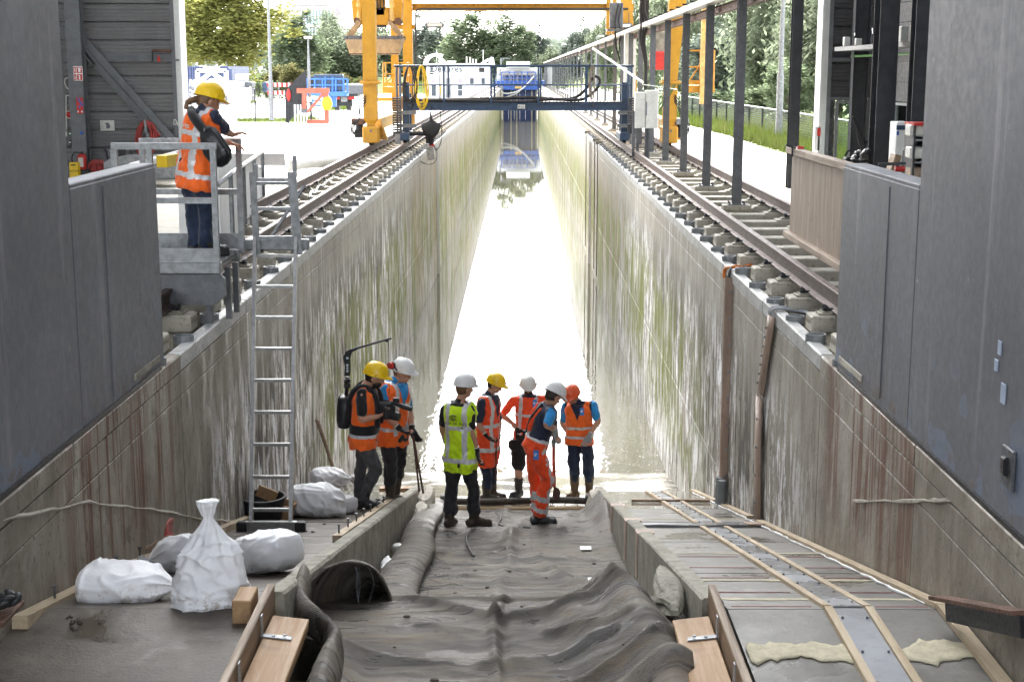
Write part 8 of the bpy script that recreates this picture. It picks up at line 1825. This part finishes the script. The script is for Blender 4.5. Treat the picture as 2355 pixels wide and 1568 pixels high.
# the man with the ear protectors
Yc2 = on(*A(625, 1250), deckz).y + .05
J = dict(head=(716, 328), neck=(668, 390), shR=(592, 452, -.12), shL=(722, 440, .13), elR=(590, 625, -.2), wrR=(695, 722, -.22), hdR=(760, 752, -.2), elL=(762, 600, .16), wrL=(782, 728, .0), hdL=(812, 785, -.06), hip=(645, 755),
         knR=(632, 970, -.1), anR=(628, 1185, -.08), toeR=(605, 1250, -.2), knL=(694, 930, .18), anL=(660, 1130, .25), toeL=(700, 1180, .1))
r2, P2, K2 = person('bearded man in a white helmet with red ear protectors, blue sleeves and orange vest', Yc2, A, J, dict(k=1.05, shirt=M_SKY, sleeve=.52, trousers=M_DKTR, cuff=.55, cuffr=.075, vest=M_ORG, hem=.1, bands=((.1, .17), (.55, .62)), helmet=H_WHITE, boots=M_BOOT, shaft=.5, shaftr=.072, beard=False, hair=M_HAIRB, ground=gd, gloves=M_GLOVE, palmR=(.4, .2, -1), palmL=(-.6, -.6, .2)), (.9, -.42, -.25))
em = MB(); K = K2
for s in (-1, 1):
    p = K['hd'] + K['U'] * .075 + K['S'] * (s * .13) - K['F'] * .09; em.cyl(p, p + K['S'] * (s * .035) - K['F'] * .01, .042, .036, n=14)
e_ = em.builds('ear_protector', M_RED, r2); em = MB()
for s in (-1, 1): p = K['hd'] + K['U'] * .075 + K['S'] * (s * .128) - K['F'] * .09; em.cyl(p, p - K['S'] * (s * .015), .045, n=14); em.tube([p, p + K['F'] * .05 - K['U'] * .01, p + K['F'] * .085 - K['U'] * .035], .008, 6)
em.build('ear_pad', M_BLACK, e_)
def a2(x, y, d=0): return aY(*A(x, y), Yc2 + d)
tg_ = thing('lifting_tongs', 'pair of dark steel rods held by the man with the ear protectors', 'tongs', tuple(a2(850, 1170, -.1)))
for x1, y1 in ((831, 1160), (860, 1172)):
    q = MB(); q.cyl(a2(788, 770, -.1), a2(x1, y1, -.2), .012, n=7); q.build('rod', M_RUST, tg_)

# the man in the lime vest, seen from behind
Yc3 = on(*B(390, 1400), floorz).y
J = dict(head=(410, 292), neck=(378, 392), shL=(258, 468, .06), shR=(452, 466, -.06), elR=(462, 640, -.1), wrR=(505, 790, -.06), hdR=(522, 860, -.05), elL=(232, 610, .12), wrL=(262, 720, .2), hdL=(280, 780, .25), hip=(376, 842),
         knL=(308, 1080, .05), anL=(286, 1330, .0), toeL=(320, 1390, .14), knR=(476, 1070, .0), anR=(482, 1330, .0), toeR=(570, 1370, .04))
r3, P3, K3 = person('young man in a white helmet and lime yellow vest seen from behind', Yc3, B, J, dict(shirt=M_BLKC, sleeve=.5, trousers=M_DKTR, cuff=.68, cuffr=.085, vest=M_LIME, hem=.13, vneck=False, bands=((-.05, .03), (.52, .59)), verts=((.105, .026),), vmin=-.05, helmet=H_WHITE, hair=M_HAIRB, boots=M_BOOT, shaft=.42, shaftr=.07, ground=gf, gloves=M_GLOVE, palmR=(-1, .2, 0), palmL=(1, .2, 0), curlR=.4), (.8, .52, -.2), None)
for z, b_, sz in ((.665, "Hunze en Aa's", .058), (.705, 'WATERSCHAP', .02)):
    c = K3['hip'] + K3['spn'] * (K3['L'] * z) - K3['dep'] * .196 - K3['side'] * .005; nrm = -K3['dep']; xa = K3['side']; M4 = Matrix((xa, K3['spn'], nrm)).transposed()
    text(b_, sz, tuple(c), M4.to_euler(), M_BLACK, r3, 'vest_lettering')
c = K3['hip'] + K3['spn'] * (K3['L'] * .765) - K3['dep'] * .196 + K3['side'] * .0; q = MB()
for (rx_, rz2, dz) in ((.045, .026, .0), (.024, .014, .002)): q.tube([c + K3['side'] * (rx_ * cos(a)) + K3['spn'] * (rz2 * sin(a) + dz) for a in [.5 + 5.2 * k / 16 for k in range(17)]], .0045, 5)
q.build('vest_emblem', M_BLACK, r3)

# the man in the yellow helmet with the rod
Yc4 = on(*B(640, 1190), floorz).y + .05
J = dict(head=(648, 268), neck=(604, 338), shR=(545, 412, -.15), shL=(650, 410, .16), elR=(520, 580, -.2), wrR=(578, 668, -.18), hdR=(630, 705, -.16), elL=(680, 560, .2), wrL=(672, 690, .12), hdL=(662, 740, .05), hip=(585, 770),
         knR=(582, 970, -.06), anR=(580, 1160, -.05), toeR=(660, 1195, -.1), knL=(620, 960, .12), anL=(622, 1120, .2), toeL=(720, 1150, .15))
r4, P4, K4 = person('man in a yellow helmet and loose orange vest holding a thin rod', Yc4, B, J, dict(k=.98, shirt=M_NAVYC, sleeve=.55, trousers=M_JEAN, cuff=.55, cuffr=.07, vest=M_ORG2, hem=.2, loose=.03, bands=((-.02, .06), (.42, .48)), verts=((.11, .026),), helmet=H_YEL, hlabel=True, boots=M_BOOT, shaft=.5, shaftr=.068, ground=gs, gloves=M_GLOVE, palmR=(.5, .3, -1), palmL=(-.5, -.5, 0)), (.93, -.28, -.42))
K = K4; U2 = K['U']; Hc = K['hd'] + U2 * .045; Ff = (K['F'] + U2 * .12).normalized(); Ss = Ff.cross(U2).normalized(); U3 = Ss.cross(Ff)
text('Deltares', .026, tuple(Hc + Ff * .141 + U3 * .022), Matrix((Ff.cross(U3) * -1 if False else -Ss * -1, U3, Ff)).transposed().to_euler(), M_BLACK, r4, 'helmet_lettering')
def b4(x, y, d=0): return aY(*B(x, y), Yc4 + d)
q = MB(); q.cyl(b4(655, 700, -.12), V((b4(655, 1140).x, Yc4 - .1, floorz(Yc4 - .1))), .011, n=7); tag(q.build('steel_rod', M_RUST), 'thin dark steel rod held upright by the man with the yellow helmet', 'rod')

# the man facing the camera with his hands on his hips
Yc5 = on(*B(830, 1155), floorz).y + .05
def shp(hip, spn, side, dep, L, k):
    def f(p, nn):
        d = p - hip; t = d.dot(spn) / L; u = d.dot(side)
        if abs(u) > .2 * k: return 0
        if t > .94 and abs(u) < .1: return 1
        if abs(abs(u) - .105) < .026: return 2
        if .1 < t < .17 or .47 < t < .54: return 2
        return 0
    return f
J = dict(head=(903, 285), neck=(912, 340), shR=(790, 392, 0), shL=(1020, 388, 0), elR=(705, 510, .05), wrR=(785, 576, -.02), hdR=(820, 600, -.05), elL=(1085, 510, .05), wrL=(1020, 590, .0), hdL=(985, 610, -.05), hip=(892, 660),
         knR=(832, 890, -.08), anR=(832, 1110, .0), toeR=(780, 1150, -.15), knL=(975, 890, -.05), anL=(985, 1110, .0), toeL=(1010, 1150, -.2))
r5, P5, K5 = person('bearded man in a white helmet, orange striped shirt and shorts facing the camera', Yc5, B, J, dict(k=1.04, shirt=M_ORG2, sleeves=M_NAVYC, shirt_paint=shp, sleeve=.5, trousers=M_BLKC, leg=.5, helmet=H_WHITE, beard=True, boots=M_BOOTK, shaft=.45, shaftr=.066, ground=gs, palmR=(0, .6, -.8), palmL=(0, .6, -.8), curlR=.3, curlL=.3), (.12, -.9, -.28))
patch_on(r5, aY(*B(958, 418), Yc5 - .165), V((0, -1, .15)), V((0, 0, 1)), .055, .105)
q = MB(); q.loft([ring(aY(*B(805, y), Yc5 - .1), V((1, 0, 0)), V((0, 1, 0)), w, .04, 12) for y, w in ((700, .06), (715, .095), (760, .1), (785, .06))]); q.build('tool_pouch', M_BLKC, r5, smooth=True)

# the bent man in orange bib trousers
Yc6 = on(*B(985, 1388), floorz).y + .02
def tp6(hip, spn, side, dep, P):
    def f(p, nn):
        d = p - hip; t = d.dot(spn)
        if .085 < t < .15: return 1
        for s in ('L', 'R'):
            kn, an = P['kn' + s], P['an' + s]; ax = an - kn; tt = (p - kn).dot(ax) / ax.length_squared; near = (p - (kn + ax * max(-1.2, min(1, tt)))).length < .16
            if near and (.42 < tt < .56 or .72 < tt < .84): return 1
        if p.z < hip.z + .12 and nn.dot(V((.86, -.5, 0))) > .93: return 1
        return 0
    return f
J = dict(head=(1108, 355), neck=(1070, 425), shR=(1085, 490, -.16), shL=(1020, 470, .16), elR=(1052, 585, -.26), wrR=(1120, 625, -.16), hdR=(1128, 690, -.12), elL=(1110, 590, .22), wrL=(1115, 650, .08), hdL=(1118, 700, .0), hip=(962, 745),
         knL=(965, 1020, .08), anL=(985, 1270, .1), toeL=(1060, 1300, .1), knR=(1050, 1010, -.08), anR=(990, 1310, -.06), toeR=(1070, 1360, -.06))
r6, P6, K6 = person('man in a white helmet bending in orange bib trousers with white bands', Yc6, B, J, dict(k=1.06, shirt=M_NAVYC, sleeves=M_SKY, sleeve=.55, trousers=M_ORG2, bib=True, cuff=.86, cuffr=.082, tr_paint=tp6, helmet=H_WHITE, boots=M_BOOTK, shaft=.2, shaftr=.06, ground=gf, gloves=M_GLOVEG, palmR=(-.8, .5, 0), palmL=(.8, -.3, 0)), (.62, .42, -.55), None)
patch_on(r6, aY(*B(968, 822), Yc6 - .21), V((-.1, -1, .1)), V((0, 0, 1)), .06, .105, name='pocket_badge')
def b6(x, y, d=0): return aY(*B(x, y), Yc6 + d)
sv = thing('spade', 'muddy spade with a red handle held by the bending man', 'spade', tuple(b6(1130, 1150)))
q = MB(); q.tube([b6(1108, 650, -.05), b6(1106, 850, .1), b6(1112, 1070, .3)], .019, 8); q.build('spade_handle', mat('red_wood', (.42, .1, .06), .6, var=.2), sv); q = MB(); q.loft([[b6(x, y, .3 + d) for x, y in ((1108, 1070), (1145, 1082), (1160, 1110), (1152, 1170), (1115, 1180), (1095, 1140))] for d in (-.03, .03)]); q.build('spade_blade', M_BOOT, sv)
q = MB(); q.tube(spl([K6['hip'] + K6['spn'] * K6['L'] * .25 - K6['dep'] * .15, K6['hip'] + K6['spn'] * K6['L'] * .6 - K6['dep'] * .16 + K6['side'] * .02, K6['hip'] + K6['spn'] * K6['L'] * 1.0 - K6['dep'] * .09 + K6['side'] * .05]), .016, 6); q.build('brace_strap', M_BLKC, r6)

# the man in the orange helmet
Yc7 = on(*B(1310, 1168), floorz).y + .08
J = dict(head=(1252, 358), neck=(1300, 415), shR=(1205, 440, .05), shL=(1408, 430, -.02), elR=(1175, 570, .15), wrR=(1240, 680, .1), hdR=(1260, 730, .05), elL=(1455, 555, -.1), wrL=(1385, 672, -.2), hdL=(1352, 730, -.22), hip=(1310, 672),
         knR=(1268, 890, -.06), anR=(1272, 1110, .0), toeR=(1205, 1160, -.2), knL=(1382, 880, -.06), anL=(1386, 1110, .0), toeL=(1382, 1160, -.25))
r7, P7, K7 = person('man in an orange helmet and orange vest looking down, wearing brown boots', Yc7, B, J, dict(k=1.03, shirt=M_NAVYC, sleeves=M_SKY, sleeve=.5, trousers=M_JEAN, cuff=.6, cuffr=.062, vest=M_ORG, hem=.12, bands=((-.02, .06), (.25, .33)), verts=(), helmet=H_ORG, boots=M_BOOTB, shaft=.5, shaftr=.068, ground=gs, gloves=M_GLOVEG, palmL=(.2, .9, -.2), palmR=(-.2, .9, 0), tilt=.12, hu=.055), (-.42, -.72, -.45))
patch_on(r7, aY(*B(1328, 482), Yc7 - .19), V((0, -1, .25)), V((0, 0, 1)), .055, .105)

# the woman on the platform
Wc = lambda x, y: (402.5 + .2493 * x, .2493 * y); Lc = lambda x, y: (287.5 + .3485 * x, 172.5 + .3485 * y)
def WL(x, y): return (x, y)
Yc8 = 12.62
J = {k: (*(Wc(*v[:2]) if v[2] == 'w' else Lc(*v[:2])), v[3]) for k, v in dict(head=(312, 925, 'w', .06), neck=(262, 1010, 'w', 0), shL=(160, 1090, 'w', .12), shR=(365, 1075, 'w', -.1), elR=(455, 1205, 'w', .06), wrR=(530, 1245, 'w', .26), hdR=(575, 1232, 'w', .3), elL=(330, 1290, 'w', .3), wrL=(505, 1320, 'w', .32), hdL=(560, 1335, 'w', .34), hip=(470, 640, 'l', 0),
     knL=(450, 900, 'l', .04), anL=(462, 1135, 'l', .02), toeL=(500, 1170, 'l', .15), knR=(530, 900, 'l', -.03), anR=(535, 1140, 'l', -.04), toeR=(620, 1185, 'l', .02)).items()}
r8, P8, K8 = person('woman in a yellow helmet and orange vest leaning on the platform handrail', Yc8, WL, J, dict(k=.98, shirt=M_NAVYC, sleeve=.58, trousers=M_JEAN, vest=M_ORG, hem=.16, loose=.028, vneck=False, bands=((-.08, .0), (.58, .66)), verts=((.1, .028),), vmin=-.1, helmet=H_YEL, hair=M_HAIRB, boots=M_BOOTK, shaft=.12, ground=lambda a, t: PZ + .005, palmR=(0, 0, 1), palmL=(0, 0, 1), curlR=.4, tilt=.2), (.75, .5, -.42), None, 'people by the flume')
q = MB(); h = P8['head']; q.tube(spl([h - K8['F'] * .09 - K8['U'] * .03, h - K8['F'] * .14 - K8['U'] * .06, h - K8['F'] * .17 - K8['U'] * .11, h - K8['F'] * .16 - K8['U'] * .16]), [.03] * 8 + [.028] * 8 + [.02] * 8 + [.008], 8); q.build('pony_tail', M_HAIRB, r8, smooth=True)
text('Deltares', .07, tuple(K8['hip'] + K8['spn'] * K8['L'] * .73 - K8['dep'] * .19 - K8['side'] * .03), Matrix((K8['side'], K8['spn'], -K8['dep'])).transposed().to_euler(), M_OFFW, r8, 'vest_lettering')
sb_ = thing('sling_bag', 'black sling bag on the back of the woman on the platform', 'bag', tuple(aY(*Wc(380, 1350), Yc8 - .25)))
def w8(x, y, d=0): return aY(*Wc(x, y), Yc8 + d)
ctr = [(270, 1180, .04), (300, 1215, .075), (330, 1290, .1), (370, 1370, .115), (420, 1440, .11), (450, 1500, .08), (460, 1530, .03)]
q = MB(); ax = (w8(455, 1500) - w8(265, 1170)).normalized(); pr_ = ax.cross(V((0, 1, 0))).normalized()
q.loft([ring(w8(x, y, -.24), pr_, V((0, 1, 0)), w, min(.07, w * .8), 18, .8) for x, y, w in ctr]); q.build('bag_body', M_BLKC, sb_, smooth=True)
q = MB(); q.loft([ring(w8(x, y, -.3), pr_, V((0, 1, 0)), w * .75, .03, 14, .8) for x, y, w in ctr[1:-1]]); q.build('bag_pocket', M_BLKMET, sb_, smooth=True)
q = MB(); q.tube(spl([w8(150, 1010, .0), w8(155, 1050, -.14), w8(190, 1110, -.2), w8(245, 1180, -.24), w8(290, 1230, -.25)]), [.036] * 8 + [.042] * 24 + [.04], 8); q.build('bag_strap', M_BLKC, sb_, smooth=True)
q = MB(); q.cbox(tuple(w8(440, 1385, -.335)), (.03, .008, .02), .003); q.cyl(w8(272, 1180, -.3), w8(268, 1215, -.31), .008, n=6); q.build('bag_logo', M_GALV, sb_)
# lettering becomes real geometry
bpy.context.view_layer.update(); dg = bpy.context.evaluated_depsgraph_get()
for o in [o for o in scene.objects if o.type == 'FONT']:
    me = bpy.data.meshes.new_from_object(o.evaluated_get(dg)); n = bpy.data.objects.new(o.name.split('.')[0] + '_print', me); col.objects.link(n); n.parent = o.parent; n.matrix_local = o.matrix_local.copy()
    nm = o.name.split('.')[0]; bpy.data.objects.remove(o); n.name = nm
bpy.data.scenes.remove(TMP)
